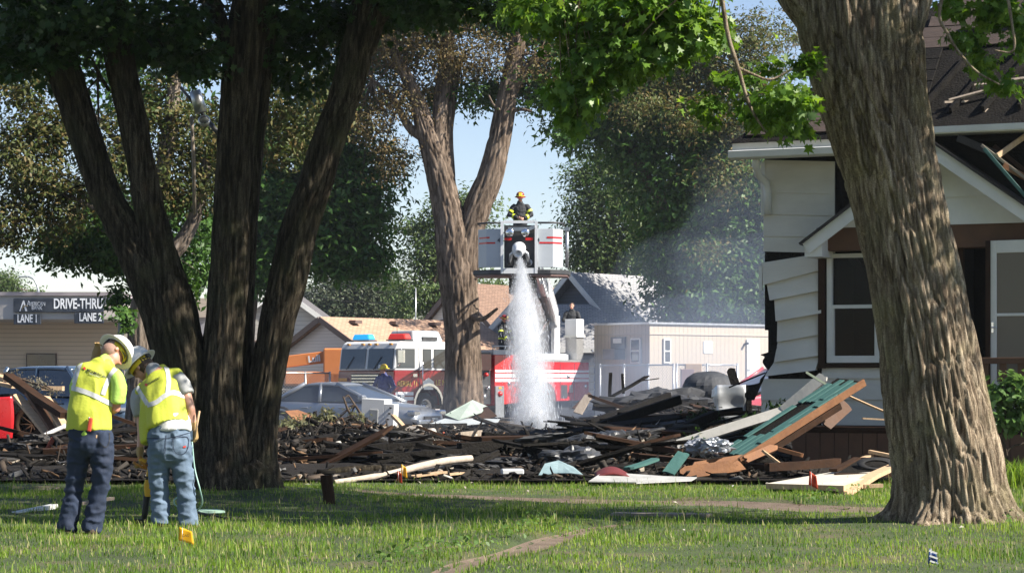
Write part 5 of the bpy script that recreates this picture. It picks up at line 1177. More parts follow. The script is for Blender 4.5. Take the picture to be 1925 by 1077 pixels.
for sgn, (pa, pb, pc) in ((-1, (898, 915, 946)), (1, (1058, 1040, 1012))):
    b = MB(); A = (bp_(pa, 0)[0], .14); B_ = (bp_(pb, 0)[0], -.16); C = (bp_(pc, 0)[0], -.22); z0, z1 = bp_(0, 503)[1], bp_(0, 431)[1]
    quad = [A, B_, C]; inn = [(x, y + .05) for x, y in reversed(quad)]
    poly = quad + inn
    b.prism(poly if sgn < 0 else list(reversed(poly)), z0, z1, 'z')
    pn = b.build('side_panel', M_bucket, plat, bevel=.006)
    for zz, (u0, u1) in ((bp_(0, 449)[1], (.08, .75)), (bp_(0, 459)[1], (.08, .95))):
        a0 = Vector((A[0], A[1], zz)); b0 = Vector((B_[0], B_[1], zz)); c0 = Vector((C[0], C[1], zz))
        b = MB()
        if sgn < 0: pts = [a0.lerp(b0, .1), b0, b0.lerp(c0, .55 if zz < .95 else .2)]
        else: pts = [b0.lerp(c0, .9 if zz < .95 else .4), b0, a0.lerp(b0, .1)]
        for p, q in zip(pts[:-1], pts[1:]):
            p = p + Vector((0, -.008, 0)); q = q + Vector((0, -.008, 0)); h = Vector((0, 0, .05)); b.add([p, q, q + h, p + h], [(0, 1, 2, 3)])
        b.build('red_stripe', M_redlens, pn)
    Mx = Matrix.Translation((bp_(940 if sgn < 0 else 1014, 0)[0] - .06, -.232, bp_(0, 456)[1])) @ Matrix.Rotation(R(90), 4, 'X')
    text('4', M_signbl, .16, Mx, pn, bold=.004)
    b = MB(); zt = bp_(0, 420)[1]; b.tube([(bp_(pa, 0)[0], .9, zt), (bp_(pa, 0)[0], .1, zt), (bp_(pb, 0)[0], -.2, zt), (bp_(pc, 0)[0], -.24, zt)], .03, 8); b.build('top_rail', M_dark, plat)
for px in (945, 1009):
    b = MB(); b.bx(bp_(px - 2.5, 0)[0], bp_(px + 2.5, 0)[0], -.30, -.22, bp_(0, 515)[1], bp_(0, 417)[1]); b.build('frame_post', M_cabwh, plat)
b = MB(); b.bx(bp_(948, 0)[0], bp_(1006, 0)[0], -.29, -.23, bp_(0, 421)[1], bp_(0, 416)[1]); b.build('frame_bar', M_cabwh, plat)
b = MB(); b.bx(bp_(948, 0)[0], bp_(1006, 0)[0], -.29, -.23, bp_(0, 515)[1], bp_(0, 505)[1]); b.build('frame_bar', M_cabwh, plat)
b = MB(); b.bx(bp_(948, 0)[0], bp_(1006, 0)[0], -.1, .3, bp_(0, 503)[1], bp_(0, 424)[1]); b.build('control_console', M_dark, plat)
b = MB(); b.box((bp_(977, 0)[0], -.28, bp_(0, 432)[1]), (.62, .10, .10)); b.box((bp_(994, 0)[0], -.3, bp_(0, 433)[1]), (.42, .06, .10), Matrix.Rotation(R(-25), 3, 'Y').to_3x3()); b.build('lamp_bracket', M_steel, plat)
for px in (960, 989):
    b = MB(); b.lathe([(.11, 0), (.12, .10), (.10, .13), (.01, .12)], 18, (bp_(px, 0)[0], -.28, bp_(0, 439)[1]), Matrix.Rotation(R(90), 3, 'X')); b.build('floodlight', M_chrome, plat)
for px in (956, 996):
    b = MB(); b.bx(bp_(px - 7, 0)[0], bp_(px + 7, 0)[0], -.27, -.22, bp_(0, 453)[1], bp_(0, 448)[1]); b.build('marker_lamp', M_redlens, plat)
nz_rot = frame((0, -.90, -.43))
b = MB(); b.lathe([(.08, -.3), (.11, -.2), (.2, -.1), (.2, .05), (.15, .12), (.12, .2), (.14, .32), (.10, .34), (.08, .3), (.01, .2)], 20, (bp_(977, 0)[0], -.35, bp_(0, 470)[1]), nz_rot @ Matrix.Rotation(R(90), 3, 'Y')); b.build('water_monitor', M_cabwh, plat)
b = MB(); b.tube([(bp_(960, 0)[0], -.15, bp_(0, 498)[1]), (bp_(962, 0)[0], -.3, bp_(0, 480)[1]), (bp_(975, 0)[0], -.3, bp_(0, 468)[1])], .06, 10); b.tube([(bp_(995, 0)[0], -.15, bp_(0, 498)[1]), (bp_(992, 0)[0], -.3, bp_(0, 478)[1]), (bp_(978, 0)[0], -.3, bp_(0, 468)[1])], .06, 10); b.build('monitor_pipe', M_steel, plat)
b = MB(); b.lathe([(.10, 0), (.10, .03), (.02, .03)], 18, (bp_(995, 0)[0], -.12, bp_(0, 494)[1]), Matrix.Rotation(R(90), 3, 'X')); b.build('gauge', M_cabwh, plat)
b = MB(); b.tube([(bp_(1065, 0)[0], .3, bp_(0, 503)[1]), (bp_(1065, 0)[0], .3, bp_(0, 428)[1])], .05, 8); b.box((bp_(1065, 0)[0], .3, bp_(0, 430)[1]), (.14, .14, .1)); b.build('corner_post', M_steel, plat)
b = MB(); b.bx(bp_(955, 0)[0], bp_(1004, 0)[0], .3, 1.4, -.5, -.06); b.build('platform_mount', M_dark, plat)

# --- cars
def car(name, label, loc, yaw, L_, W_, paint, roofz, belt=.92, suv=False, parts=True):
    t = thing(name, label, 'car', loc, yaw)
    zs = belt; hl = L_ / 2
    st = [(-hl, .35, zs - .10, .78), (-hl + .12, .25, zs + .02, .90), (-hl + .9, .22, zs + .06, 1.0), (-.6, .2, zs + .02, 1.0), (.5, .2, zs, 1.0), (hl * .42, .2, zs - .02, 1.0), (hl - .55, .2, zs - .14, .98), (hl - .18, .24, zs - .24, .90), (hl, .34, zs - .34, .76)]
    V = []; n = 15
    for (x, z0, z1, w) in st:
        w = w * W_ / 2
        ring = [(-w * .86, z0), (-w * .98, z0 + .12), (-w, (z0 + z1) / 2), (-w * .985, z1 - .12), (-w * .93, z1 - .02), (-w * .7, z1 + .03), (-w * .3, z1 + .05), (0, z1 + .055)]
        ring = ring + [(-y, z) for y, z in reversed(ring[:-1])]
        V += [(x, y, z) for y, z in ring]
    F = [(i * n + k, i * n + (k + 1) % n, (i + 1) * n + (k + 1) % n, (i + 1) * n + k) for i in range(len(st) - 1) for k in range(n)]
    F += [tuple(reversed(range(n))), tuple((len(st) - 1) * n + k for k in range(n))]
    b = MB(); b.add(V, F, 0, True); o = b.build('body', paint, t)
    m = o.modifiers.new('s', 'SUBSURF'); m.levels = 2; m.render_levels = 2
    # greenhouse: glass loft, roof and pillars in paint
    w0, w1 = W_ / 2 * .93, W_ / 2 * .70
    if suv: gx = [-hl + .25, -hl + .55, hl * .12, hl * .50]
    else: gx = [-hl + .75, -hl + 1.55, hl * .02, hl * .50]
    gl = MB(); bot = [(gx[0], -w0), (gx[0], w0), (gx[3], w0), (gx[3], -w0)]; top = [(gx[1], -w1), (gx[1], w1), (gx[2], w1), (gx[2], -w1)]
    zb = zs + .0; zt = roofz - .05
    gl.add([(x, y, zb) for x, y in bot] + [(x, y, zt) for x, y in top], [(0, 1, 5, 4), (1, 2, 6, 5), (2, 3, 7, 6), (3, 0, 4, 7), (4, 5, 6, 7)]); gl.build('glazing', M_cglass, t)
    rf = MB(); 
    def rr(u, v):
        x = gx[1] - .06 + (gx[2] - gx[1] + .12) * u; y = (-w1 - .03 + (2 * w1 + .06) * v); return (x, y, zt + .06 - .05 * (2 * v - 1) ** 4 - .05 * (2 * u - 1) ** 4)
    rf.sheet(rr, 12, 8, thick=.05); rf.build('roof', paint, t)
    pil = MB()
    for s in (-1, 1):
        for (xa, xb, r_) in ((gx[0], gx[1], .06), (gx[3], gx[2], .045), ((gx[0] + gx[3]) / 2 - .1, (gx[1] + gx[2]) / 2, .045)):
            pb = MB(); pb.tube([(xa, s * w0, zb - .02), (xb, s * w1, zt + .02)], r_, 8); pb.build('pillar', paint, t)
    for sx in (-1, 1):
        for s in (-1, 1):
            wheel(t, sx * hl * .60, s * (W_ / 2 - .11), .33, .22, s, mat=M_steel)
            b = MB(); b.lathe([(.40, 0), (.40, .05), (.34, .05)], 24, (sx * hl * .60, s * (W_ / 2 - .045), .36), Matrix.Rotation(R(-90 * s), 3, 'X')); b.build('wheel_arch', M_black, t)
    for s in (-1, 1):
        b = MB(); b.box((hl * .40, s * (W_ / 2 + .06), zs + .10), (.16, .2, .14)); b.build('mirror', paint, t, bevel=.04, seg=2)
        b = MB(); b.box((hl - .16, s * (W_ / 2 - .24), zs - .28), (.22, .34, .13)); b.build('headlight', M_chrome, t, bevel=.03)
        b = MB(); b.box((-hl + .07, s * (W_ / 2 - .25), zs - .12), (.16, .34, .2)); b.build('tail_light', M_redlens, t, bevel=.03)
        for x in (-.75, .35):
            b = MB(); b.box((x, s * (W_ / 2 + .005), zs - .16), (.2, .04, .035)); b.build('door_handle', paint, t, bevel=.01)
    b = MB(); b.box((hl - .03, 0, zs - .44), (.10, W_ * .44, .16)); b.build('grille', M_dark, t)
    b = MB(); b.box((hl + .02, 0, .36), (.10, W_ * .85, .16)); b.build('bumper', paint, t, bevel=.04, seg=2)
    b = MB(); b.box((hl + .075, 0, .40), (.02, .3, .15)); b.build('number_plate', pm('plate', (.4, .42, .42), (.2, .22, .25), 20, .6), t)
    return t
c1 = car('silver_sedan', 'silver sedan parked in front of the fire truck cab', (P(655, HY, 58.5).x, 58.5, -.12), R(-27), 4.9, 1.82, M_silver, 1.36, .88)
b = MB(); b.box((0, 0, 0), (.02, .18, .045)); b.box((0, 0, 0), (.021, .05, .07)); b.build('emblem', M_goldl, c1, (2.45, 0, .48))
M_suv = pm('slate_blue_paint', (.045, .075, .12), (.055, .09, .14), 2, .25, metal=.3, coat=.7)
car('blue_suv', 'slate blue SUV parked in front of the bank', (P(152, HY, 53.5).x, 53.5, -.1), R(-38), 4.7, 1.9, M_suv, 1.72, 1.02, True)
car('red_pickup', 'red vehicle half hidden beside the corner of the burnt house', (P(1478, HY, 60).x, 60, -.1), R(205), 4.9, 1.9, M_red, 1.75, 1.12, True)
# --- orange telehandler behind the cab
lul = thing('telehandler', 'orange telescopic handler boom beside the fire truck cab', 'telehandler', (P(590, HY, 79).x, 79, -.1), R(-4))
M_or = pm('machine_orange', (.62, .20, .06), (.70, .25, .08), 2, .45, coat=.2)
lx = lambda px: P(px, HY, 79).x - P(590, HY, 79).x
lz = lambda py: EYE - (py - HY) * 79 / FPX + .1
b = MB(); b.box((lx(570), 0, lz(676)), (2.3, .3, .40), Matrix.Rotation(R(-7), 3, 'Y')); bo = b.build('boom', M_or, lul, bevel=.02)
Mx = Matrix.Translation((lx(581), -.156, lz(681))) @ Matrix.Rotation(R(7), 4, 'Y').inverted() @ Matrix.Rotation(R(90), 4, 'X')
b = MB(); b.box((lx(592), -.151, lz(674.5)), (.50, .01, .25), Matrix.Rotation(R(-7), 3, 'Y')); b.build('label_plate', M_or, bo)
text('Lull', M_letter, .30, Mx, bo, bold=.012)
b = MB(); b.box((lx(595), .3, lz(712)), (2.2, 1.2, .5)); b.build('body', M_or, lul, bevel=.08, seg=2)
b = MB(); b.box((lx(560), .3, lz(722)), (1.8, 1.0, .3)); b.build('chassis', M_dark, lul)
b = MB(); b.box((lx(640), .2, lz(690)), (1.1, 1.0, 1.3)); b.build('cabin', M_or, lul, bevel=.05)
for x in (535, 620): wheel(lul, lx(x), -.4, .55, .35, -1)
# --- chain-link fences
def chain_fence(name, label, p0, p1, h, d0, d1, nposts, z=-.1):
    a = P(p0, HY, d0); c = P(p1, HY, d1); a.z = c.z = z
    t = thing(name, label, 'fence', a); ln = c - a
    for k in range(nposts):
        b = MB(); q = ln * (k / (nposts - 1)); b.tube([q, q + Vector((0, 0, h + .05))], .035, 8); b.build('post', M_galv, t)
    b = MB(); b.tube([(0, 0, h), ln + Vector((0, 0, h))], .025, 8); b.build('top_rail', M_galv, t)
    m = MB(); L_ = ln.length; dx = ln.normalized(); st = .11; n = int(L_ / st)
    for k in range(-int(h / st), n):
        for s in (1, -1):
            x0 = k * st if s == 1 else k * st + h; x1 = x0 + s * h
            z0, z1 = 0, h
            if x0 < 0: z0 = -x0 * s if s == 1 else z0; x0 = max(x0, 0)
            if x1 < 0: z1 = h + x1; x1 = 0
            if x0 > L_: z0 = (x0 - L_) ; x0 = L_
            if x1 > L_: z1 = h - (x1 - L_); x1 = L_
            p = dx * x0 + Vector((0, 0, z0)); q = dx * x1 + Vector((0, 0, z1)); m.tube([p, q], .005, 3, cap=False, sm=False)
    tag(m.build('chain_mesh', M_galv, t), kind='stuff')
    return t
chain_fence('chain_link_fence', 'chain-link fence panel standing in front of the site office', 1272, 1386, 1.9, 73, 73.5, 3)
chain_fence('chain_link_fence', 'long chain-link fence from the truck rear to the panel', 1128, 1266, 1.9, 75.5, 73, 4)
chain_fence('chain_link_fence', 'chain-link fence in front of the orange telehandler', 480, 620, 1.65, 75, 76.5, 4)
# ------------------------------------------------------------------ people
def loft(b, secs, n=16, side=(1, 0, 0), flat=(0, 0)):
    """closed tube through (point, half-width, half-depth); round ends; half-width lies along 'side'"""
    S = []
    secs = [(Vector(p), a, c) for p, a, c in secs]
    d0 = (secs[0][0] - secs[1][0]).normalized(); d1 = (secs[-1][0] - secs[-2][0]).normalized()
    def cap(p, a, c, d, rev):
        r = min(a, c); out = [(p + d * r * .95, a * .25, c * .25), (p + d * r * .72, a * .68, c * .68), (p + d * r * .38, a * .92, c * .92)]
        return out if not rev else list(reversed(out))
    full = ([(secs[0][0] + d0 * .004, secs[0][1] * .3, secs[0][2] * .3)] if flat[0] else cap(*secs[0], d0, False)) + secs + ([(secs[-1][0] + d1 * .004, secs[-1][1] * .3, secs[-1][2] * .3)] if flat[1] else cap(*secs[-1], d1, True))
    vs = []; N = len(full); sd = Vector(side)
    for i, (p, a, c) in enumerate(full):
        t = (full[min(i + 1, N - 1)][0] - full[max(i - 1, 0)][0]).normalized()
        s = sd - t * sd.dot(t)
        s = s.normalized() if s.length > .1 else t.orthogonal().normalized()
        o = t.cross(s)
        for k in range(n):
            an = 2 * math.pi * k / n; vs.append(p + s * math.cos(an) * a + o * math.sin(an) * c)
    fs = [(i * n + k, i * n + (k + 1) % n, (i + 1) * n + (k + 1) % n, (i + 1) * n + k) for i in range(N - 1) for k in range(n)]
    fs += [tuple(reversed(range(n))), tuple((N - 1) * n + k for k in range(n))]
    b.add(vs, fs, 0, True)
def ball(b, p, rx, ry, rz, rot=None):
    pr = [(math.sin(math.pi * k / 8), -math.cos(math.pi * k / 8)) for k in range(9)]; pr[0] = (.02, -1); pr[-1] = (.02, 1)
    Rm = (rot or Matrix.Identity(3)) @ Matrix.Diagonal((rx, ry, rz)); b.lathe(pr, 14, p, Rm)
def remesh(mb, voxel, smooth=6, fold=None, fold_amp=0):
    """one continuous skin over overlapping lofts"""
    me = bpy.data.meshes.new('tmp'); me.from_pydata(mb.v, [], mb.f); me.update()
    o = bpy.data.objects.new('tmp', me); COL.objects.link(o)
    m = o.modifiers.new('r', 'REMESH'); m.mode = 'VOXEL'; m.voxel_size = voxel; m.use_smooth_shade = True
    s = o.modifiers.new('s', 'SMOOTH'); s.factor = .5; s.iterations = smooth
    dg = bpy.context.evaluated_depsgraph_get(); dg.update()
    r_ = bpy.data.meshes.new_from_object(o.evaluated_get(dg))
    bpy.data.objects.remove(o); bpy.data.meshes.remove(me)
    if fold is not None and len(r_.vertices):
        n = len(r_.vertices); co = np.empty(n * 3, np.float32); no = np.empty(n * 3, np.float32)
        r_.vertices.foreach_get('co', co); r_.vertex_normals.foreach_get('vector', no)
        co = co.reshape(-1, 3); no = no.reshape(-1, 3)
        q = co * np.array(fold); w = fnoise(q, 77, 2); f1 = np.clip(1 - np.abs(2 * w - 1) * 3.0, -.6, 1)
        co = co + no * (f1 * fold_amp)[:, None]
        r_.vertices.foreach_set('co', co.astype(np.float32).ravel()); r_.update()
    return r_
def finger_hand(b, wrist, dirv, palmn, curl=.5, s=1.0, side=1):
    """palm, four fingers of unequal length and a thumb, bent by curl (0 flat .. 1 fist)"""
    d = Vector(dirv).normalized(); nrm = Vector(palmn); nrm = (nrm - d * nrm.dot(d)).normalized(); ac = d.cross(nrm) * side
    w = Vector(wrist)
    loft(b, [(w, .030 * s, .024 * s), (w + d * .04 * s, .040 * s, .022 * s), (w + d * .085 * s, .042 * s, .019 * s)], 12, ac)
    for k, (off, ln) in enumerate(((-.031, .068), (-.011, .078), (.010, .073), (.030, .058))):
        p = w + d * .085 * s + ac * off * s; q = d; a = curl * 1.25; pts = [(p, .0105 * s, .0105 * s)]
        for j in range(3):
            q = (Matrix.Rotation(-a * side * (.8 if j else .6), 3, ac * side) @ q) if curl else q
            q = q.normalized(); p = p + q * ln * s * (.44, .32, .24)[j]; pts.append((p, (.0098 - j * .001) * s, (.0098 - j * .001) * s))
        loft(b, pts, 8, ac)
    p = w + d * .03 * s - ac * .03 * s; q = (d * .7 - ac * .75 + nrm * .25).normalized(); pts = [(p, .014 * s, .014 * s)]
    p = p + q * .035 * s; pts.append((p, .012 * s, .012 * s)); q = (q + d * .5 + nrm * .5 * curl).normalized(); p = p + q * .034 * s; pts.append((p, .010 * s, .010 * s)); loft(b, pts, 8, d)
def head(b, c, fwd, up, s=1.0):
    """skull, jaw, nose, ears and neck root; c is the middle of the head"""
    f = Vector(fwd).normalized(); u = Vector(up); u = (u - f * u.dot(f)).normalized(); r_ = f.cross(u)
    Rm = Matrix((r_, f, u)).transposed(); c = Vector(c)
    ball(b, c + u * .03 * s - f * .01 * s, .078 * s, .098 * s, .088 * s, Rm)
    ball(b, c - u * .045 * s + f * .028 * s, .058 * s, .064 * s, .066 * s, Rm)
    ball(b, c - u * .092 * s + f * .058 * s, .026 * s, .024 * s, .022 * s, Rm)
    loft(b, [(c + u * .012 * s + f * .088 * s, .010 * s, .010 * s), (c - u * .022 * s + f * .106 * s, .014 * s, .014 * s)], 8, r_)
    for sg in (-1, 1): ball(b, c + r_ * sg * .079 * s - f * .008 * s - u * .005 * s, .010 * s, .019 * s, .031 * s, Rm)
    return Rm
M_skin = pm('skin', (.50, .26, .18), (.58, .32, .23), 14, .5, .1, 60)
M_skin2 = pm('sunburnt_skin', (.55, .23, .16), (.62, .30, .21), 12, .5, .1, 60)
M_hivis = pm('hi_vis_vest', (.46, .51, .045), (.51, .56, .06), 3, .7, .25, 50)
M_greens = pm('lime_shirt', (.36, .58, .09), (.44, .66, .13), 5, .7, .3, 50)
M_refl = pm('reflective_tape', (.44, .45, .44), (.56, .57, .56), 20, .35, .2, 50)
def denim(name, c1, c2, c3):
    return pm(name, c1, c2, 7, .85, .5, 90, c3=c3, bdist=.004, contrast=.8)
M_jean1 = denim('dark_denim', (.008, .014, .034), (.02, .035, .072), (.055, .08, .13))
M_jean2 = denim('faded_denim', (.07, .11, .17), (.15, .21, .29), (.30, .36, .43))
M_greyt = pm('grey_tshirt', (.30, .31, .31), (.38, .39, .39), 6, .8, .3, 40)
M_whitet = pm('white_tshirt', (.70, .70, .69), (.78, .78, .77), 6, .8, .2, 40)
M_boot = pm('work_boot', (.045, .03, .02), (.08, .055, .035), 10, .7, .3)
M_glove = pm('tan_leather_glove', (.30, .19, .07), (.40, .27, .12), 14, .7, .4, 60)
M_hat = pm('white_hard_hat', (.72, .71, .68), (.78, .77, .74), 3, .35)
M_hair = pm('brown_hair', (.05, .03, .018), (.09, .055, .03), 30, .6, .6, 80, stretch=(1, 1, .3))
M_yel = pm('yellow_strap', (.70, .55, .03), None, rough=.5)
M_logo_r = pm('logo_red', (.65, .06, .04), None, rough=.5)
M_ink = pm('print_black', (.02, .02, .02), None, rough=.6)

class Person:
    def __init__(s, name, label, base, d0):
        s.t = thing(name, label, 'person', base); s.base = Vector(base); s.d0 = d0; s.vest = None
    def j(s, px, py, dd=0): return P(px, py, s.d0 + dd)
    def part(s, name, mb, mat, voxel=.012, smooth=5, fold=None, amp=0, parent=None):
        me = remesh(mb, voxel, smooth, fold, amp)
        o = obj(name, me, mat, parent or s.t)
        w = [v.co.copy() for v in me.vertices]
        for v in me.vertices: v.co -= s.base
        o.data.update()
        s.last = (w, [tuple(p.vertices) for p in me.polygons])
        return o
    def bvh(s): return BVHTree.FromPolygons([tuple(v) for v in s.last[0]], s.last[1])
    def stick(s, name, mb, mat, parent=None, bevel=0):
        mb.org = s.base; mb.v = [tuple(Vector(v) - s.base) for v in mb.v]
        return mb.build(name, mat, parent or s.t, bevel=bevel)
def on_cloth(tree, px, py, off=.005, d=None):
    o = Vector((0, 0, EYE)); r_ = (P(px, py, 30) - o).normalized(); h = tree.ray_cast(o, r_)
    return (h[0] + h[1] * off) if h[0] is not None else None
def ribbon(pers, tree, pts, w, name, mat, parent, n=26, m=5):
    """tape laid on the cloth along photo points, real width w in pixels"""
    C = spline([(x, y, 0, 0) for x, y in pts], n)[:, :2]; T = np.gradient(C, axis=0); T /= np.linalg.norm(T, axis=1)[:, None] + 1e-9
    V = []; ok = {}
    for i in range(n):
        for k in range(m):
            u = (k / (m - 1) - .5) * w; h = on_cloth(tree, C[i, 0] - T[i, 1] * u, C[i, 1] + T[i, 0] * u)
            ok[(i, k)] = None if h is None else len(V)
            if h is not None: V.append(h)
    F = []
    for i in range(n - 1):
        for k in range(m - 1):
            q = [ok[(i, k)], ok[(i + 1, k)], ok[(i + 1, k + 1)], ok[(i, k + 1)]]
            if None not in q and max((V[a] - V[b_]).length for a in q for b_ in q) < .12: F.append(tuple(q))
    b = MB(); b.add(V, F, 0, True); pers.stick(name, b, mat, parent)
def cloth_text(pers, tree, body, px, py, ang, size_px, mat, parent, sx=1.0, bold=0, name='lettering'):
    k = pers.d0 / FPX
    def pr(q, z):
        h = on_cloth(tree, CX + q.x * FPX / q.y, HY - (q.z - EYE) * FPX / q.y, .007 + z)
        return h if h is not None else q
    Mx = Matrix.Translation(P(px, py, pers.d0)) @ Matrix.Rotation(R(90), 4, 'X') @ Matrix.Rotation(R(ang), 4, 'Z')
    text(body, mat, size_px * k * 1.35, Mx, parent, name, org=pers.base, sx=sx, bold=bold, ext=.0005, project=pr)
def hard_hat(pers, c, axis, fwd, mat=M_hat, full=True, s=1.0):
    """dome with a ridge, brim all round, suspension and strap; axis is up through the crown"""
    u = Vector(axis).normalized(); f = Vector(fwd); f = (f - u * f.dot(u)).normalized(); r_ = f.cross(u); Rm = Matrix((r_, f, u)).transposed()
    b = MB(); pr = [(.118, -.004), (.119, .02), (.114, .06), (.098, .098), (.07, .122), (.035, .135), (.003, .138)]
    b.lathe([(r0 * s, z * s) for r0, z in pr] , 28, c, Rm @ Matrix.Diagonal((.92, 1.12, 1)))
    b.lathe([((r0 - .005) * s, (z - .004) * s) for r0, z in reversed(pr)], 28, c, Rm @ Matrix.Diagonal((.92, 1.12, 1)))
    b.lathe([(.114 * s, .004 * s), (.150 * s, -.010 * s), (.156 * s, -.016 * s), (.150 * s, -.016 * s), (.112 * s, -.002 * s)], 28, c, Rm @ Matrix.Diagonal((.94, 1.12, 1)))
    hat = pers.stick('hard_hat', b, mat)
    b = MB(); b.tube([Vector(c) + Rm @ Vector((0, y * s, z * s)) for y, z in ((-.118, .05), (-.09, .102), (0, .142), (.09, .102), (.118, .05))], .012 * s, 8); pers.stick('ridge', b, mat, hat)
    b = MB(); b.lathe([(.096 * s, -.045 * s), (.099 * s, -.045 * s), (.103 * s, -.005 * s), (.100 * s, -.005 * s), (.096 * s, -.045 * s)], 24, c, Rm @ Matrix.Diagonal((.88, 1.08, 1))); pers.stick('headband', b, M_yel, hat)
    b = MB(); b.box(Vector(c) + Rm @ Vector((0, -.112 * s, -.02 * s)), (.06 * s, .02 * s, .045 * s), Rm); pers.stick('ratchet', b, M_dark, hat, bevel=.004)
    return hat

# --- worker on the left: dark jeans, lime shirt, one glove raised
p1 = Person('person', 'taller worker in dark jeans with orange-handled tool in the back pocket', (P(165, 1000, 19.1).x, 19.1, 0), 19.1)
J = p1.j; side = (1, .25, 0)
b = MB()
loft(b, [(J(168, 812), .15, .10), (J(172, 770, .03), .15, .10), (J(184, 715, .05), .16, .10), (J(193, 688, .07), .10, .08)], 16, side)
loft(b, [(J(194, 690, .07), .058, .06), (J(203, 676, .13), .054, .058), (J(208, 668, .17), .055, .06)], 14, side)
h1 = J(214, 664, .17); up1 = Vector((.46, .76, .46)); fw1 = Vector((.66, .05, -.75)); HR1 = head(b, h1, fw1, up1)
for pts in ([(J(156, 820), .075, .08), (J(143, 905, .06), .05, .05), (J(131, 985), .036, .04)], [(J(188, 822), .075, .08), (J(188, 908), .05, .05), (J(175, 985, -.03), .036, .04)]): loft(b, pts, 12, side)
loft(b, [(J(150, 702, .03), .05, .05), (J(139, 748, .16), .042, .042), (J(150, 735, .30), .036, .036), (J(178, 672, .30), .028, .03)], 12, side)
loft(b, [(J(224, 716, 0), .05, .05), (J(217, 768, .02), .043, .043), (J(200, 778, .22), .036, .036), (J(185, 770, .36), .028, .03)], 12, side)
finger_hand(b, J(185, 770, .36), (-.4, .6, .3), (0, .3, -1), .6)
p1.part('body', b, M_skin2, .011, 4)
b = MB(); finger_hand(b, J(178, 674, .29), (.35, .1, .9), (.2, 1, 0), .75, 1.12); loft(b, [(J(176, 682, .29), .036, .036), (J(179, 672, .29), .033, .032)], 10, side); p1.part('glove', b, M_glove, .008, 2)
b = MB(); loft(b, [(J(168, 797), .168, .122), (J(168, 812), .172, .132), (J(170, 832), .165, .132)], 18, side)
loft(b, [(J(154, 822), .100, .118), (J(146, 868, .03), .086, .092), (J(140, 912, .05), .074, .078), (J(133, 955, .02), .072, .076), (J(126, 996), .080, .086)], 14, side, (0, 1))
loft(b, [(J(190, 824), .100, .118), (J(192, 868, -.01), .088, .095), (J(189, 912), .076, .08), (J(180, 955, -.01), .074, .078), (J(171, 998, -.03), .082, .088)], 14, side, (0, 1))
jn = p1.part('jeans', b, M_jean1, .011, 3, (9, 9, 16), .013); tr1 = p1.bvh()
ribbon(p1, tr1, [(186, 812), (187, 830), (198, 840), (205, 830), (205, 813)], 1.2, 'pocket_seam', M_ink, jn, 30, 2)
ribbon(p1, tr1, [(180, 820), (183, 820.2)], 6, 'pocket_patch', M_wood, jn, 4, 4)
b = MB(); 
for (x, dd) in ((126, .02), (171, -.02)): loft(b, [(J(x, 997, dd - .05), .045, .05), (J(x, 999, dd + .05), .05, .042), (J(x, 1000, dd + .17), .042, .03)], 12, (1, 0, 0))
p1.part('boots', b, M_boot, .012, 3)
b = MB(); loft(b, [(J(220, 708, 0), .064, .068), (J(222, 732, 0), .068, .07), (J(219, 757, .0), .068, .068)], 14, side, (0, 1)); loft(b, [(J(154, 704, .03), .066, .066), (J(145, 735, .10), .064, .064)], 14, side)
loft(b, [(J(168, 806), .168, .128), (J(170, 790), .165, .125)], 14, side)
loft(b, [(J(194, 686, .07), .078, .075), (J(198, 681, .10), .068, .066)], 12, side)
p1.part('shirt', b, M_greens, .011, 4, (8, 8, 6), .012)
b = MB(); loft(b, [(J(168, 807), .186, .14), (J(168, 795), .184, .142), (J(169, 775), .180, .140), (J(174, 748, .02), .180, .138), (J(181, 718, .04), .186, .130), (J(187, 700, .05), .165, .11), (J(192, 690, .06), .11, .085)], 24, (1, .25, -.18), (1, 0))
loft(b, [(J(155, 695, .04), .055, .075), (J(188, 693, .05), .07, .08), (J(218, 706, .02), .06, .075)], 14, (0, 0, 1))
vs = p1.part('vest', b, M_hivis, .009, 3, (7, 7, 2.6), .012); tr1 = p1.bvh()
ribbon(p1, tr1, [(155, 675), (149, 690), (142, 712), (136, 734)], 8, 'reflective_strip', M_refl, vs); ribbon(p1, tr1, [(131, 728), (150, 733), (172, 741), (192, 751), (213, 761)], 9, 'reflective_strip', M_refl, vs)
ribbon(p1, tr1, [(217, 693), (208, 706), (200, 722), (193, 742)], 8.5, 'reflective_strip', M_refl, vs)
cloth_text(p1, tr1, 'MIDAMERICAN', 162.5, 697.5, -21, 5.2, M_ink, vs, .82, .0006); cloth_text(p1, tr1, 'ENERGY COMPANY', 168, 703, -21, 2.2, M_refl, vs, .8)
ribbon(p1, tr1, [(157.5, 690.5), (160.5, 694.5)], 4.2, 'logo', M_logo_r, vs, 5, 3)
b = MB(); loft(b, [(h1 + HR1 @ Vector((0, -.03, .03)), .082, .085), (h1 + HR1 @ Vector((0, -.035, -.02)), .078, .075)], 14, HR1 @ Vector((1, 0, 0))); p1.part('hair', b, pm('cropped_grey_hair', (.28, .17, .13), (.34, .21, .16), 60, .8, .3, 200), .012, 2)
hard_hat(p1, h1 + HR1 @ Vector((0, .0, .045)), up1, fw1)
b = MB(); b.tube([h1 + HR1 @ Vector((.08, .0, .01)), h1 + HR1 @ Vector((.075, .08, .012)), h1 + HR1 @ Vector((0, .105, .012)), h1 + HR1 @ Vector((-.075, .08, .012)), h1 + HR1 @ Vector((-.08, 0, .01))], .006, 6); p1.stick('glasses', b, M_dark)
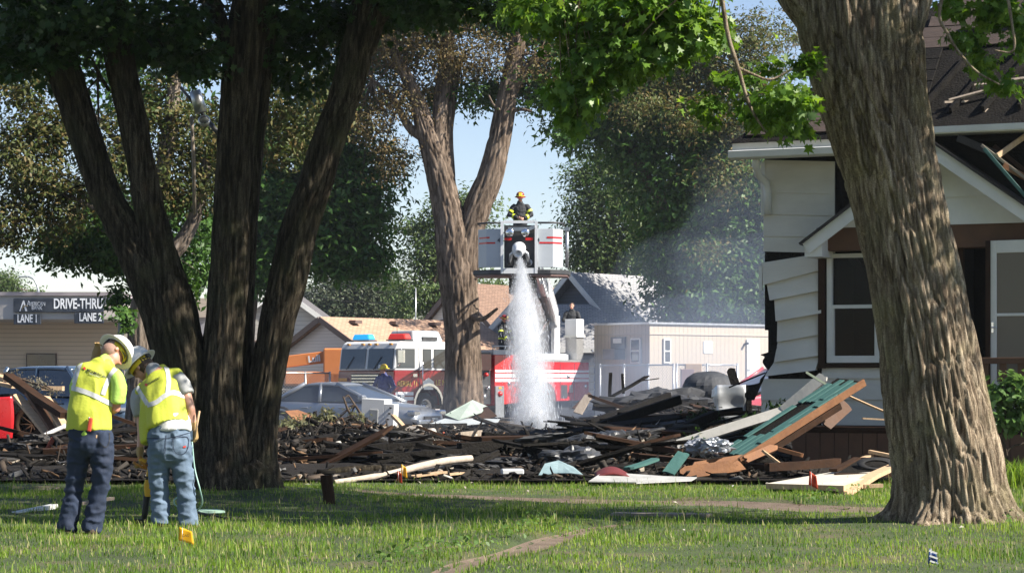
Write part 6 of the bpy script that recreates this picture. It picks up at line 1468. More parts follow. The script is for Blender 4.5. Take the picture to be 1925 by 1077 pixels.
# tool in his pocket
tl = thing('pocket_tool', 'orange-red tool handle sticking out of a back jeans pocket', 'tool', J(169, 800, -.16))
b = MB(J(169, 800, -.16)); b.box(J(169, 798, -.165), (.034, .022, .115), Matrix.Rotation(R(8), 3, 'Y')); b.build('handle', pm('tool_red', (.55, .06, .03), (.62, .09, .05), 9, .45), tl, bevel=.008, seg=2)
b = MB(J(169, 800, -.16)); b.tube([J(168, 786, -.165), J(166.5, 785, -.165)], .012, 8); b.build('ring', M_galv, tl)

# --- worker on the right: faded jeans, bending to the locator
p2 = Person('person', 'bending worker in faded jeans and white hard hat holding a yellow locator', (P(328, 985, 20.1).x, 20.1, 0), 20.1)
J = p2.j; side = (1, 0, .25)
b = MB()
loft(b, [(J(318, 828), .15, .10), (J(314, 790, .04), .15, .10), (J(305, 730, .14), .16, .10), (J(296, 704, .20), .10, .08)], 16, side)
loft(b, [(J(294, 704, .20), .058, .06), (J(282, 694, .26), .056, .06), (J(272, 690, .30), .056, .06)], 14, side)
h2 = J(266, 689, .31); up2 = Vector((-.66, .22, .70)); fw2 = Vector((-.66, .30, -.70)); HR2 = head(b, h2, fw2, up2)
for pts in ([(J(303, 835), .075, .08), (J(298, 912, .03), .05, .05), (J(303, 970), .036, .04)], [(J(337, 835), .075, .08), (J(347, 912), .05, .05), (J(352, 970), .036, .04)]): loft(b, pts, 12, side)
loft(b, [(J(264, 742, .2), .052, .052), (J(266, 790, .19), .046, .046), (J(267, 815, .17), .042, .042), (J(263, 850, .13), .030, .032)], 12, side)
loft(b, [(J(340, 712, .12), .055, .055), (J(351, 745, .07), .046, .048), (J(358, 768, .03), .042, .044), (J(364, 798, .06), .030, .033)], 12, side)
p2.part('body', b, M_skin, .011, 4)
b = MB(); finger_hand(b, J(263, 850, .13), (.1, 0, -1), (1, 0, 0), .85, 1.12); loft(b, [(J(264, 843, .14), .038, .038), (J(263, 852, .13), .034, .034)], 10, side); p2.part('glove', b, M_glove, .008, 2)
b = MB(); finger_hand(b, J(365, 803, .06), (.15, .1, -1), (-1, .2, 0), .8, 1.12, -1); loft(b, [(J(363, 795, .06), .04, .04), (J(365, 806, .06), .034, .034)], 10, side); p2.part('glove', b, M_glove, .008, 2)
b = MB(); loft(b, [(J(318, 814), .185, .130), (J(318, 828), .192, .138), (J(319, 848), .185, .138)], 18, (1, 0, .1))
loft(b, [(J(300, 840), .105, .12), (J(298, 885, .02), .088, .095), (J(300, 925, .03), .076, .08), (J(303, 986, 0), .076, .080)], 14, side, (0, 1))
loft(b, [(J(338, 838), .105, .12), (J(344, 885, 0), .088, .095), (J(350, 925, 0), .076, .08), (J(354, 988, -.02), .078, .083)], 14, side, (0, 1))
jn = p2.part('jeans', b, M_jean2, .011, 3, (9, 9, 17), .014); tr2 = p2.bvh()
ribbon(p2, tr2, [(325, 823), (327, 846), (338, 854), (351, 846), (352, 822), (325, 823)], 1.3, 'pocket_seam', M_jean1, jn, 36, 2); ribbon(p2, tr2, [(312, 818), (311, 835), (310, 852)], 1.2, 'seam', M_jean1, jn, 18, 2); ribbon(p2, tr2, [(344, 840), (349, 838.5)], 3, 'pocket_label', M_logo_r, jn, 4, 3)
ribbon(p2, tr2, [(276, 824), (316, 823), (357, 813)], 1.2, 'waistband_seam', M_jean1, jn, 24, 2)
b = MB()
for (x, dd) in ((303, .0), (354, -.02)): loft(b, [(J(x, 983, dd - .04), .045, .05), (J(x, 985, dd + .05), .05, .042), (J(x, 986, dd + .17), .042, .03)], 12, (1, 0, 0))
p2.part('boots', b, M_boot, .012, 3)
b = MB(); loft(b, [(J(265, 744, .2), .085, .085), (J(264, 765, .19), .086, .085), (J(266, 781, .18), .070, .07)], 14, side, (0, 1)); loft(b, [(J(336, 712, .12), .07, .075), (J(346, 730, .09), .07, .074), (J(351, 741, .07), .068, .072)], 14, side, (0, 1))
loft(b, [(J(294, 702, .20), .08, .08), (J(288, 697, .24), .070, .07)], 12, side); p2.part('shirt', b, M_greyt, .011, 4, (8, 8, 6), .010)
b = MB(); loft(b, [(J(321, 814), .190, .138), (J(320, 795, .02), .185, .14)], 16, (1, 0, .25), (1, 0)); p2.part('undershirt', b, M_whitet, .012, 4, (8, 8, 5), .010)
b = MB(); loft(b, [(J(316, 802), .190, .150), (J(313, 785, .03), .190, .15), (J(308, 755, .09), .195, .148), (J(303, 730, .13), .195, .138), (J(299, 713, .17), .165, .11), (J(296, 704, .20), .105, .085)], 24, (1, 0, .32), (1, 0))
loft(b, [(J(282, 760, .12), .09, .12), (J(279, 800, .06), .07, .11), (J(279, 832, .03), .055, .09)], 14, (1, 0, .2), (0, 1))
loft(b, [(J(268, 736, .19), .062, .08), (J(300, 716, .16), .08, .09), (J(331, 706, .14), .06, .075)], 14, (0, 0, 1))
vs = p2.part('vest', b, M_hivis, .009, 3, (6, 6, 2.2), .016); tr2 = p2.bvh()
ribbon(p2, tr2, [(312, 689), (316, 702), (317, 720), (315, 740)], 8.5, 'reflective_strip', M_refl, vs); ribbon(p2, tr2, [(277, 762), (294, 756), (310, 744), (326, 738), (350, 746)], 8.5, 'reflective_strip', M_refl, vs)
ribbon(p2, tr2, [(256, 724), (266, 741), (278, 760)], 8, 'reflective_strip', M_refl, vs)
cloth_text(p2, tr2, 'MIDAMERICAN', 279, 724, 29, 3.8, M_ink, vs, .75); ribbon(p2, tr2, [(273, 722.5), (277.5, 724)], 4.2, 'logo', M_logo_r, vs, 5, 3)
b = MB(); loft(b, [(h2 + HR2 @ Vector((0, -.03, .045)), .084, .09), (h2 + HR2 @ Vector((0, -.04, -.04)), .078, .07)], 14, HR2 @ Vector((1, 0, 0))); p2.part('hair', b, M_hair, .012, 2, (40, 40, 40), .004)
hard_hat(p2, h2 + HR2 @ Vector((0, .0, .045)), up2, fw2, s=1.06)
# yellow locator in his hand
loc = thing('pipe_locator', 'yellow and black cable locator standing on the grass in a gloved hand', 'locator', J(272, 985, .1))
lo = J(272, 985, .1); M_ly = pm('locator_yellow', (.70, .38, .02), (.78, .44, .04), 6, .5)
b = MB(lo); b.tube([J(262, 862, .1), J(275, 868, .1)], .022, 8); b.prism([(J(275, 0).x - .0, J(0, 878).z), (J(283, 0).x, J(0, 880).z), (J(285, 0).x, J(0, 915).z), (J(282, 0).x, J(0, 934).z), (J(270, 0).x, J(0, 934).z), (J(268, 0).x, J(0, 915).z)], 20.16, 20.24, 'y'); b.build('housing', M_ly, loc, bevel=.012, seg=2)
b = MB(lo); b.tube([J(262, 858, .1), J(268, 868, .1), J(278, 880, .1)], .02, 8); b.tube([J(250, 868, .08), J(263, 876, .1), J(274, 880, .1)], .012, 8); b.build('handle', pm('locator_orange', (.42, .18, .03), None, rough=.5), loc)
b = MB(lo); b.tube([J(276, 932, .1), J(270, 980, .1)], [.030, .024], 10); b.box(J(264, 980, .1), (.12, .06, .05)); b.build('wand', M_black, loc, bevel=.004)
b = MB(lo); b.box(J(276, 898, .055), (.022, .01, .03)); b.build('label', M_ink, loc)
# screwdriver and meter in the other glove
sc_ = thing('hand_probe', 'thin wooden-handled probe and meter gripped in a tan glove', 'tool', J(362, 822, .04)); so = J(362, 822, .04)
b = MB(so); b.tube([J(366, 822, .02), J(375, 772, .0)], .009, 8); b.build('handle', M_wood, sc_)
b = MB(so); b.box(J(357, 818, .0), (.05, .05, .10)); b.tube([J(356, 806, 0), J(359, 806, -.02)], .02, 10); b.build('meter', M_suv, sc_, bevel=.012)
# hose and pad on the grass
hs = thing('cable', 'pale green cable looping down from the worker to the grass', 'cable', J(362, 835, .0)); ho = J(362, 835, .0)
b = MB(ho); b.tube([tuple(p) for p in spline([(*J(361, 830, .03), 0), (*J(366, 880, .0), 0), (*J(376, 920, -.05), 0), (*J(380, 945, .1), 0), (*J(368, 960, .3), 0), (*J(350, 955, .5), 0), (*J(330, 950, .5), 0), (*J(328, 938, .5), 0), (*J(345, 930, .55), 0)], 40)[:, :3]], .007, 6); b.build('cable_run', pm('pale_green_hose', (.30, .48, .42), None, rough=.4), hs)
pd_ = thing('green_pad', 'small green board lying on the grass behind the right worker', 'board', P(395, 965, 21.6)); po = P(395, 965, 21.6)
b = MB(po); b.box(P(392, 966, 21.7) + Vector((0, 0, .03)), (.24, .35, .02), rotz(R(20))); b.build('pad', pm('pale_green_board', (.30, .46, .36), (.36, .52, .42), 5, .6), pd_)
b = MB(po); b.tube([P(365, 962, 21.5), P(400, 968, 21.3), P(432, 975, 21.0)], .012, 6); b.box(P(430, 975, 21.0), (.06, .05, .04)); b.build('lead', M_black, pd_)

# --- firefighters
M_turn = pm('turnout_coat', (.012, .014, .018), (.03, .032, .036), 8, .8, .4, 40)
M_turnt = pm('turnout_tan', (.22, .18, .11), (.28, .23, .14), 8, .8, .4, 40)
M_fly = pm('lime_reflective', (.70, .80, .05), None, rough=.45)
M_hred = pm('red_helmet', (.17, .018, .016), (.26, .03, .025), 10, .35)
M_hyel = pm('yellow_helmet', (.72, .45, .05), (.78, .52, .08), 10, .35)
M_navy = pm('navy_shirt', (.045, .05, .15), (.06, .068, .19), 8, .8, .3, 40)
def fighter(name, label, feet, H, yaw, coat, legm, arms, helm, helm_mat=None, bands=True, looks=(0, 1, -.25), hidden_legs=False, hair=None):
    """upright figure H tall; arms: two lists of (x,y,z) elbow and hand in body units (x right of the figure, y forward, z up, as parts of H)"""
    t = thing(name, label, 'person', feet, yaw)
    pe = Person.__new__(Person); pe.t = t; pe.base = Vector((0, 0, 0)); pe.d0 = 0
    k = H / 1.8; V3 = lambda x, y, z: Vector((x, y, z)) * k
    b = MB()
    loft(b, [(V3(0, 0, .95), .15 * k, .10 * k), (V3(0, 0, 1.2), .15 * k, .11 * k), (V3(0, 0, 1.42), .17 * k, .10 * k), (V3(0, 0, 1.50), .07 * k, .07 * k)])
    loft(b, [(V3(0, 0, 1.48), .055 * k, .058 * k), (V3(0, .02, 1.58), .055 * k, .06 * k)])
    hc = V3(0, .03, 1.68); Rm = head(b, hc, looks, (0, 0, 1), k)
    for s in (-1, 1):
        loft(b, [(V3(s * .09, 0, .95), .08 * k, .085 * k), (V3(s * .10, .02, .50), .052 * k, .055 * k), (V3(s * .11, 0, .08), .038 * k, .042 * k)])
        sh = V3(s * .20, 0, 1.42); e, h = [Vector(q) * k for q in arms[0 if s < 0 else 1]]
        loft(b, [(sh, .05 * k, .05 * k), (e, .04 * k, .04 * k), (h, .028 * k, .03 * k)], 12, (0, 1, 0)); finger_hand(b, h, h - e, (0, 1, -.3), .6, k)
    pe.part('body', b, M_skin, .014 * k, 3)
    b = MB(); loft(b, [(V3(0, 0, .80), .20 * k, .15 * k), (V3(0, 0, 1.1), .20 * k, .155 * k), (V3(0, 0, 1.36), .21 * k, .14 * k), (V3(0, 0, 1.46), .15 * k, .11 * k), (V3(0, 0, 1.54), .085 * k, .085 * k)])
    for s in (-1, 1):
        sh = V3(s * .19, 0, 1.42); e, h = [Vector(q) * k for q in arms[0 if s < 0 else 1]]; loft(b, [(sh, .088 * k, .088 * k), (e, .07 * k, .07 * k), (e.lerp(h, .85), .055 * k, .055 * k)], 12, (0, 1, 0))
    ct = pe.part('coat', b, coat, .014, 3, (8, 8, 8), .012)
    if bands:
        for s in (-1, 1):
            e, h = [Vector(q) * k for q in arms[0 if s < 0 else 1]]; sh = V3(s * .19, 0, 1.42)
            for u, p, q in ((.55, sh, e), (.6, e, h)):
                c = p.lerp(q, u); dd = (q - p).normalized(); b = MB(); b.tube([c - dd * .03, c + dd * .03], .092 * k if p is sh else .078 * k, 14, cap=False); b.build('reflective_band', M_fly, ct)
        b = MB(); b.lathe([(.212 * k, .98 * k), (.215 * k, 1.03 * k)], 20, (0, 0, 0), Matrix.Diagonal((1, .76, 1))); b.build('reflective_band', M_fly, ct)
    if not hidden_legs:
        b = MB(); loft(b, [(V3(0, 0, .86), .17 * k, .13 * k), (V3(0, 0, .98), .17 * k, .13 * k)])
        for s in (-1, 1): loft(b, [(V3(s * .09, 0, .90), .10 * k, .11 * k), (V3(s * .10, .02, .5), .085 * k, .09 * k), (V3(s * .11, 0, .12), .085 * k, .09 * k)])
        pe.part('trousers', b, legm, .015, 3, (8, 8, 10), .012)
        b = MB()
        for s in (-1, 1): loft(b, [(V3(s * .11, -.05, .06), .05 * k, .055 * k), (V3(s * .11, .16, .05), .045 * k, .04 * k)], 12, (1, 0, 0))
        pe.part('boots', b, M_boot, .014, 2)
    for s in (-1, 1):
        b = MB(); ball(b, hc + Rm @ (Vector((s * .032, .088, .012)) * k), .010 * k, .008 * k, .008 * k); b.build('eye', M_ink, t)
    b = MB(); b.box(hc + Rm @ (Vector((0, .094, -.062)) * k), (.045 * k, .01 * k, .010 * k), Rm); b.build('mouth', M_logo_r, t)
    if helm:
        b = MB(); c = hc + Rm @ (Vector((0, 0, .045)) * k); D = Matrix.Diagonal((1, 1.12, 1)); pr = [(.118, 0), (.118, .03), (.105, .08), (.07, .115), (.03, .128), (.002, .13)]
        b.lathe([(r0 * k, z * k) for r0, z in pr], 24, c, Rm @ D); b.lathe([(.115 * k, .004 * k), (.165 * k, -.018 * k), (.17 * k, -.024 * k), (.11 * k, -.006 * k)], 24, c, Rm @ Matrix.Diagonal((.95, 1.22, 1)))
        hm = b.build('helmet', helm_mat, t)
        b = MB(); b.box(c + Rm @ (Vector((0, .135, .065)) * k), (.09 * k, .02 * k, .11 * k), Rm @ Matrix.Rotation(R(20), 3, 'X')); b.build('front_shield', M_yel if helm_mat is M_hred else M_white, hm, bevel=.006)
        b = MB(); b.lathe([(.121 * k, .012 * k), (.122 * k, .03 * k)], 20, c, Rm @ D); b.build('reflective_band', M_fly, hm)
    if hair:
        b = MB(); ball(b, hc + Rm @ (Vector((0, -.02, .055)) * k), .082 * k, .096 * k, .07 * k, Rm); pe.part('hair', b, hair, .014, 2)
    return t
f1 = P(978, 500, 66.9); 
ff = fighter('person', 'firefighter in red helmet standing in the raised platform', (f1.x, f1.y, P(0, 363, 66.9).z - 1.86), 1.84, R(180), M_turn, M_turn, ([(-.32, .06, 1.18), (-.10, .22, 1.08)], [(.32, .06, 1.18), (.08, .24, 1.10)]), True, M_hred, True, (0, 1, -.22))
f2 = P(722, HY, 71.5)
fighter('person', 'firefighter in navy shirt and yellow helmet walking past the truck cab', (f2.x, f2.y, -.1), 1.86, R(152), M_navy, M_turnt, ([(-.34, .0, 1.16), (-.30, .20, 1.0)], [(.36, -.02, 1.18), (.30, .16, .98)]), True, M_hyel, False, (0.55, 1, -.1))
f3 = P(1075, HY, 82.2)
fighter('person', 'dark-haired operator standing behind the turntable controls', (f3.x, f3.y, P(0, 569, 82.2).z - 1.80), 1.80, R(175), M_turn, M_turn, ([(-.30, .10, 1.15), (-.14, .30, 1.10)], [(.30, .10, 1.15), (.14, .30, 1.10)]), False, None, False, (.15, 1, -.1), hair=M_hair)
f4 = P(946, HY, 79.5)
fighter('person', 'firefighter in turnout coat on the hose bed behind the water stream', (f4.x, f4.y, P(0, 597, 79.5).z - 1.70), 1.75, R(235), M_turn, M_turn, ([(-.30, .15, 1.1), (-.2, .35, .95)], [(.30, .15, 1.1), (.2, .35, .95)]), True, M_hred, True, (0, 1, -.4))
# ------------------------------------------------------------------ rubble of the burnt building
rr_ = random.Random(17)
M_rub = None
def rubmat():
    m, t, b, N, L = nmat('rubble_bits')
    g = N('ShaderNodeNewGeometry'); cr = N('ShaderNodeValToRGB'); cr.color_ramp.interpolation = 'CONSTANT'; e = cr.color_ramp.elements
    cols = [(0, (.010, .009, .008)), (.40, (.022, .020, .018)), (.66, (.045, .04, .036)), (.80, (.09, .07, .055)), (.87, (.16, .10, .06)), (.92, (.24, .21, .17)), (.95, (.12, .12, .12)), (.975, (.45, .43, .39)), (.992, (.28, .08, .05))]
    e[0].position = 0; e[0].color = (*cols[0][1], 1); e[1].position = cols[1][0]; e[1].color = (*cols[1][1], 1)
    for p, c in cols[2:]: x = e.new(p); x.color = (*c, 1)
    L(g.outputs['Random Per Island'], cr.inputs[0]); L(cr.outputs[0], b.inputs['Base Color']); b.inputs['Roughness'].default_value = .9; b.inputs['Specular IOR Level'].default_value = .12
    return m
def bump_at(px, d, h, rx, ry=None):
    return ((px - CX) * d / FPX, d, h, rx, ry or rx)
HEAP = [bump_at(-60, 40, .3, 1.0, 1.5), bump_at(80, 36, .22, 1.0, 2), bump_at(260, 34, .22, 1.6, 2.0), bump_at(380, 34, .25, 1.3, 2.0), bump_at(560, 42.5, .26, 1.2, 2), bump_at(640, 42, .30, .9, 2), bump_at(760, 41, .20, 1.0, 2), bump_at(560, 33, .2, 1, 1.2), bump_at(700, 33, .16, 1.2, 1.2),
        bump_at(860, 46, .25, 1.3, 2), bump_at(900, 51, .35, 1.2, 1.5), bump_at(1000, 33, .18, 1.0, 1.4), bump_at(1120, 32.5, .28, .9, 1.6), bump_at(1220, 33.5, .36, .9, 1.8), bump_at(1300, 35, .42, .8, 2.2), bump_at(1170, 47, .45, 1.1, 2), bump_at(1280, 47, .5, 1.2, 2), bump_at(1370, 44, .6, 1.0, 2), bump_at(1340, 49, .65, .9, 1.5), bump_at(1400, 36, .45, .6, 2)]
def heap(x, y):
    x = np.asarray(x, float); y = np.asarray(y, float); h = np.zeros_like(x)
    for (cx, cy, hh, rx, ry) in HEAP: h = h + hh * np.exp(-((x - cx) / rx) ** 2 - ((y - cy) / ry) ** 2)
    return h
def heap_z(x, y):
    q = np.stack([np.asarray(x, float) * 1.6, np.asarray(y, float) * 1.6, np.zeros_like(np.asarray(x, float))], -1).reshape(-1, 3)
    return heap(x, y) * .85 + (fnoise(q, 41, 4).reshape(np.shape(x)) - .35) * .22 * np.clip(heap(x, y) * 4, .15, 1) + .03
V, F = grid_sheet(np.arange(-13, 6.5, .12), np.arange(28.9, 54, .14), heap_z)
tag(obj('ash_heap', mesh_np('ash_heap', V, F, False), M_ash), 'grey-black ash and cinder heaps covering the lot', 'ash', kind='stuff')
def chunks(n, x0, x1, y0, y1, smin, smax, seed, wt=1.0):
    r = np.random.default_rng(seed); x = r.uniform(x0, x1, n * 3); y = r.uniform(y0, y1, n * 3)
    k = r.uniform(0, 1, n * 3) < np.clip(heap(x, y) * 2.2 + .12, 0, 1) * wt; x, y = x[k][:n], y[k][:n]; n = len(x)
    z = heap_z(x, y) + r.uniform(-.02, .05, n)
    a = r.normal(0, 1, (n, 3)); a[:, 2] *= .35; a /= np.linalg.norm(a, axis=1)[:, None]; u = r.normal(0, 1, (n, 3)); u -= a * (u * a).sum(1)[:, None]; u /= np.linalg.norm(u, axis=1)[:, None]; w = np.cross(a, u)
    L_ = r.uniform(smin, smax, n) * r.choice([1, 1, 2.2], n); W = r.uniform(.01, .09, n) ** 1.0; T = r.uniform(.006, .03, n)
    sg = np.array([(-1, -1, -1), (1, -1, -1), (1, 1, -1), (-1, 1, -1), (-1, -1, 1), (1, -1, 1), (1, 1, 1), (-1, 1, 1)], float) * .5
    jit = r.uniform(.6, 1.25, (n, 8))
    V = np.stack([x, y, z], 1)[:, None, :] + (a[:, None, :] * (sg[None, :, 0] * L_[:, None] * jit)[..., None] + u[:, None, :] * (sg[None, :, 1] * W[:, None] * jit)[..., None] + w[:, None, :] * (sg[None, :, 2] * T[:, None])[..., None])
    f = np.array([(0, 3, 2, 1), (4, 5, 6, 7), (0, 1, 5, 4), (1, 2, 6, 5), (2, 3, 7, 6), (3, 0, 4, 7)])
    return V.reshape(-1, 3), (np.arange(n)[:, None, None] * 8 + f[None]).reshape(-1, 4)
V, F = join([chunks(6500, -12.5, 5.5, 29.8, 53, .06, .35, 61), chunks(4600, -6.8, 5.2, 28.7, 33.5, .04, .26, 62, 1.6), chunks(3600, -4.6, -.8, 38.5, 45, .04, .16, 63, 1.3)])
tag(obj('rubble', mesh_np('rubble', V, F), rubmat()), 'small broken bits of charred rubble strewn over the lot', 'rubble', kind='stuff')

def plank(name, label, cat, a, c, w, th, mat, group=None, up=(0, 0, 1), rough=0, bevel=.004, parent=None):
    """board between two points with broken ends"""
    a, c = Vector(a), Vector(c); L_ = (c - a).length; F3 = frame(c - a, up)
    b = MB(); n = 5; vs = []
    ys = [(-.5 + k / (n - 1)) * w for k in range(n)]
    e0 = [-L_ / 2 + rr_.uniform(0, rough) for _ in ys]; e1 = [L_ / 2 - rr_.uniform(0, rough) for _ in ys]
    sag = rr_.uniform(-.01, .01) * L_
    for z in (-th / 2, th / 2): vs += [(e0[k], ys[k], z) for k in range(n)] + [(0, ys[k], z + sag) for k in range(n)] + [(e1[k], ys[k], z) for k in range(n)]
    q = 3 * n; fs = []
    for k in range(n - 1):
        for r0 in (0, n):
            fs.append((r0 + k, r0 + k + 1, r0 + n + k + 1, r0 + n + k)); fs.append((q + r0 + k, q + r0 + n + k, q + r0 + n + k + 1, q + r0 + k + 1))
        fs.append((k, q + k, q + k + 1, k + 1)); fs.append((2 * n + k, 2 * n + k + 1, q + 2 * n + k + 1, q + 2 * n + k))
    for k in (0, n - 1):
        for r0 in (0, n): fs.append((r0 + k, r0 + n + k, q + r0 + n + k, q + r0 + k))
    b.add(vs, fs); o = b.build(name, mat, parent)
    o.location = (a + c) / 2; o.rotation_euler = F3.to_euler()
    if parent is None: tag(o, label, cat, group)
    return o
# countless charred boards: eight shapes, each board a thing of its own
proto = []
for k in range(8):
    o = plank('charred_board', 'x', 'board', (-.5, 0, 0), (.5, 0, 0), .10 + .02 * (k % 4), .03 + .012 * (k % 3), [M_char, M_char, M_charb, M_char, M_char, M_charb, M_char, M_char][k], rough=.12); proto.append(o)
GR = {'c': ('blackened board lying in the charred debris', 'charred boards in the debris'), 'b': ('scorched brown board lying in the charred debris', 'scorched brown boards in the debris')}
def lay(n, pxr, dr, lr, seed, where, hmin=.05):
    r = random.Random(seed); k = 0; tries = 0
    while k < n and tries < n * 30:
        tries += 1
        d = r.uniform(*dr); px = r.uniform(*pxr); x = (px - CX) * d / FPX
        h = float(heap(np.array([x]), np.array([d]))[0])
        if h < hmin and r.random() > .25: continue
        i = r.randrange(8); o = proto[i] if not proto[i].get('used') else proto[i].copy()
        if proto[i].get('used'): COL.objects.link(o)
        proto[i]['used'] = 1
        L_ = r.uniform(*lr); ang = r.choice([r.uniform(-.5, .5), r.uniform(-.35, .35), r.uniform(-1, 1)])
        o.location = (x, d, float(heap_z(np.array([x]), np.array([d]))[0]) + r.uniform(.03, .14)); o.scale = (L_, r.uniform(.7, 1.5), r.uniform(.7, 1.4))
        o.rotation_euler = (r.uniform(-.35, .35), r.gauss(0, .15) * (1.3 - abs(ang)), ang)
        c = 'scorched brown' if i in (2, 5) else 'blackened'; tag(o, '%s board lying %s' % (c, where), 'board', '%s boards %s' % (c, where)); k += 1
lay(44, (-20, 400), (30, 37), (.7, 2.6), 1, 'in the near heap behind the workers'); lay(36, (-20, 390), (36, 44), (.7, 2.4), 2, 'at the back of the heap behind the workers')
lay(30, (500, 860), (30, 34), (.6, 2.0), 3, 'along the lawn edge behind the fallen log', .03); lay(26, (500, 860), (36, 44), (.5, 1.4), 4, 'in front of the silver sedan')
lay(56, (870, 1350), (30.2, 35.5), (.6, 2.6), 5, 'in the heap between the log and the teal panel', .03); lay(44, (1080, 1420), (42, 50), (.7, 2.6), 6, 'in the far heap before the chain-link fence'); lay(22, (820, 1060), (40, 52), (.7, 2.2), 7, 'around the foot of the water stream')
for o in proto:
    if 'used' in o: del o['used']

def BM(name, label, x0, y0, d0, x1, y1, d1, w, th, mat, cat='beam', rough=.05, up=(0, 0, 1)):
    return plank(name, label, cat, P(x0, y0, d0), P(x1, y1, d1), w, th, mat, rough=rough, up=up)
# named pieces, right half
BM('charred_beam', 'long charred beam slanting up out of the debris heap', 1030, 835, 33.5, 1281, 750, 34.5, .10, .13, M_char)
BM('charred_beam', 'long blackened rafter lying level just right of the water', 905, 818, 33, 1080, 834, 33.2, .10, .10, M_char)
BM('charred_beam', 'long black timber along the front of the debris heap', 860, 842, 32, 1140, 822, 33.4, .12, .14, M_char)
BM('charred_beam', 'charred timber pair leaning beside the slanting beam', 1160, 780, 36, 1330, 800, 36.5, .14, .10, M_char)
BM('charred_beam', 'short charred timber poking left below the slanting beam', 1048, 812, 35, 1230, 808, 36, .11, .12, M_char)
BM('charred_beam', 'black timber low in front of the heap centre', 1060, 868, 31, 1330, 822, 32.5, .13, .11, M_char)
BM('charred_post', 'charred upright stud at the back of the heap, nearest the truck rear', 1146, 760, 48, 1148, 700, 48, .07, .07, M_char, 'post')
BM('charred_post', 'second charred upright stud behind the heap', 1172, 740, 48, 1170, 701, 48, .06, .06, M_char, 'post')
BM('charred_board', 'curling charred board rising behind the heap', 1150, 745, 47, 1218, 706, 47.5, .14, .03, M_char, 'board')
BM('charred_board', 'thin charred lath sticking out over the heap', 1200, 716, 47, 1240, 711, 47.2, .05, .02, M_char, 'board')
BM('charred_board', 'blackened shard standing beside the silver box', 1372, 690, 42, 1388, 740, 42, .16, .03, M_char, 'board', .1, (0, 1, 0))
BM('charred_board', 'grey half-burnt board end in front of the heap', 868, 836, 36.5, 888, 850, 36, .18, .05, M_woodg, 'board')
BM('short_post', 'dark short post standing under the slanting beam', 1158, 850, 32.3, 1158, 806, 32.3, .12, .12, M_charb, 'post')
BM('light_stud', 'pale stud standing beside the foot of the water stream', 936, 830, 38, 936, 812, 38, .05, .05, M_wood, 'stud', 0)
for (q, lb) in (((1105, 795, 44, 1260, 742, 45, .12, .12), 'charred rafter sloping up towards the domed cover'), ((1180, 770, 46, 1330, 756, 47, .14, .10), 'charred joist lying level before the domed cover'), ((985, 850, 32, 1180, 870, 31, .10, .12), 'charred joist across the lower heap front'), ((1180, 845, 32.6, 1345, 778, 34, .12, .12), 'charred rafter sloping up behind the foil insulation'), ((1225, 800, 36, 1395, 770, 37, .13, .1), 'charred rafter just left of the silver cabinet'), ((700, 862, 31, 905, 850, 32, .12, .12), 'charred joist lying behind the pale log'), ((520, 858, 32, 690, 866, 31.4, .1, .1), 'charred joist lying beside the leaning stem')):
    BM('charred_beam', lb, *q, M_char)
# pale trim board above the teal panel, bent in two
tb = thing('trim_board', 'long off-white trim board lying above the teal wall panel', 'board', P(1280, 835, 31.6))
M_tr = pm('dusty_trim', (.40, .39, .35), (.52, .50, .46), 3, .7, .3, 20, c3=(.25, .23, .2))
for (q0, q1) in (((1272, 836, 31.8), (1475, 772, 31.6)), ((1470, 774, 31.6), (1552, 705, 31.5))):
    o = plank('board', None, None, P(*q0), P(*q1), .16, .03, M_tr, parent=tb, rough=.05, up=(0, -.75, .66)); o.location -= tb.location
BM('green_lath', 'pale green lath crossing the top of the teal panel', 1513, 698, 31.2, 1570, 733, 31.2, .07, .03, pm('pale_green_paint', (.25, .30, .22), (.32, .37, .28), 5, .7), 'lath')
# collapsed teal wall panel: boards on studs
tp = thing('teal_wall_panel', 'collapsed teal-painted wall section with orange broken edge leaning on the house', 'wall panel', P(1300, 885, 29.6))
A, B_ = P(1392, 862, 29.7), P(1622, 716, 30.6)
dirp = (B_ - A).normalized(); back = Vector((-.45, .88, .12)); back = (back - dirp * back.dot(dirp)).normalized(); nrp = dirp.cross(back).normalized(); nrp = nrp if nrp.z > 0 else -nrp
FR = Matrix((dirp, back, nrp)).transposed(); Lp = (B_ - A).length
def addp(name, c, dim, mat):
    b = MB(); b.box((0, 0, 0), dim); o = b.build(name, mat, tp, bevel=.004); o.location = Vector(c) - tp.location; o.rotation_euler = FR.to_euler(); return o
rnd = random.Random(4)
for row in range(5):
    u = rnd.uniform(-.02, .05)
    while u < .97:
        w = rnd.uniform(.14, .42); u1 = min(1.0 - rnd.uniform(0, .05), u + w)
        if u1 - u > .06 and rnd.random() > (.0 if row < 2 else .18):
            addp('teal_board', A + dirp * ((u + u1) / 2 * Lp) + back * (.05 + row * .098) + nrp * (.018 + rnd.uniform(-.01, .012)), ((u1 - u) * Lp * .99, .092, .018), M_teal)
        u = u1 + (rnd.uniform(.0, .05) if row > 1 else .004)
addp('backing', A.lerp(B_, .5) + back * .27 - nrp * .006, (Lp * .99, .5, .012), M_char)
addp('edge_board', A.lerp(B_, .5) + back * .0 - nrp * .03, (Lp * 1.02, .035, .10), M_orange)
addp('stud', A.lerp(B_, .45) + back * .05 - nrp * .15, (Lp * .7, .06, .09), M_charb); addp('stud', A.lerp(B_, .5) + back * .45 - nrp * .06, (Lp * .9, .06, .09), M_charb)
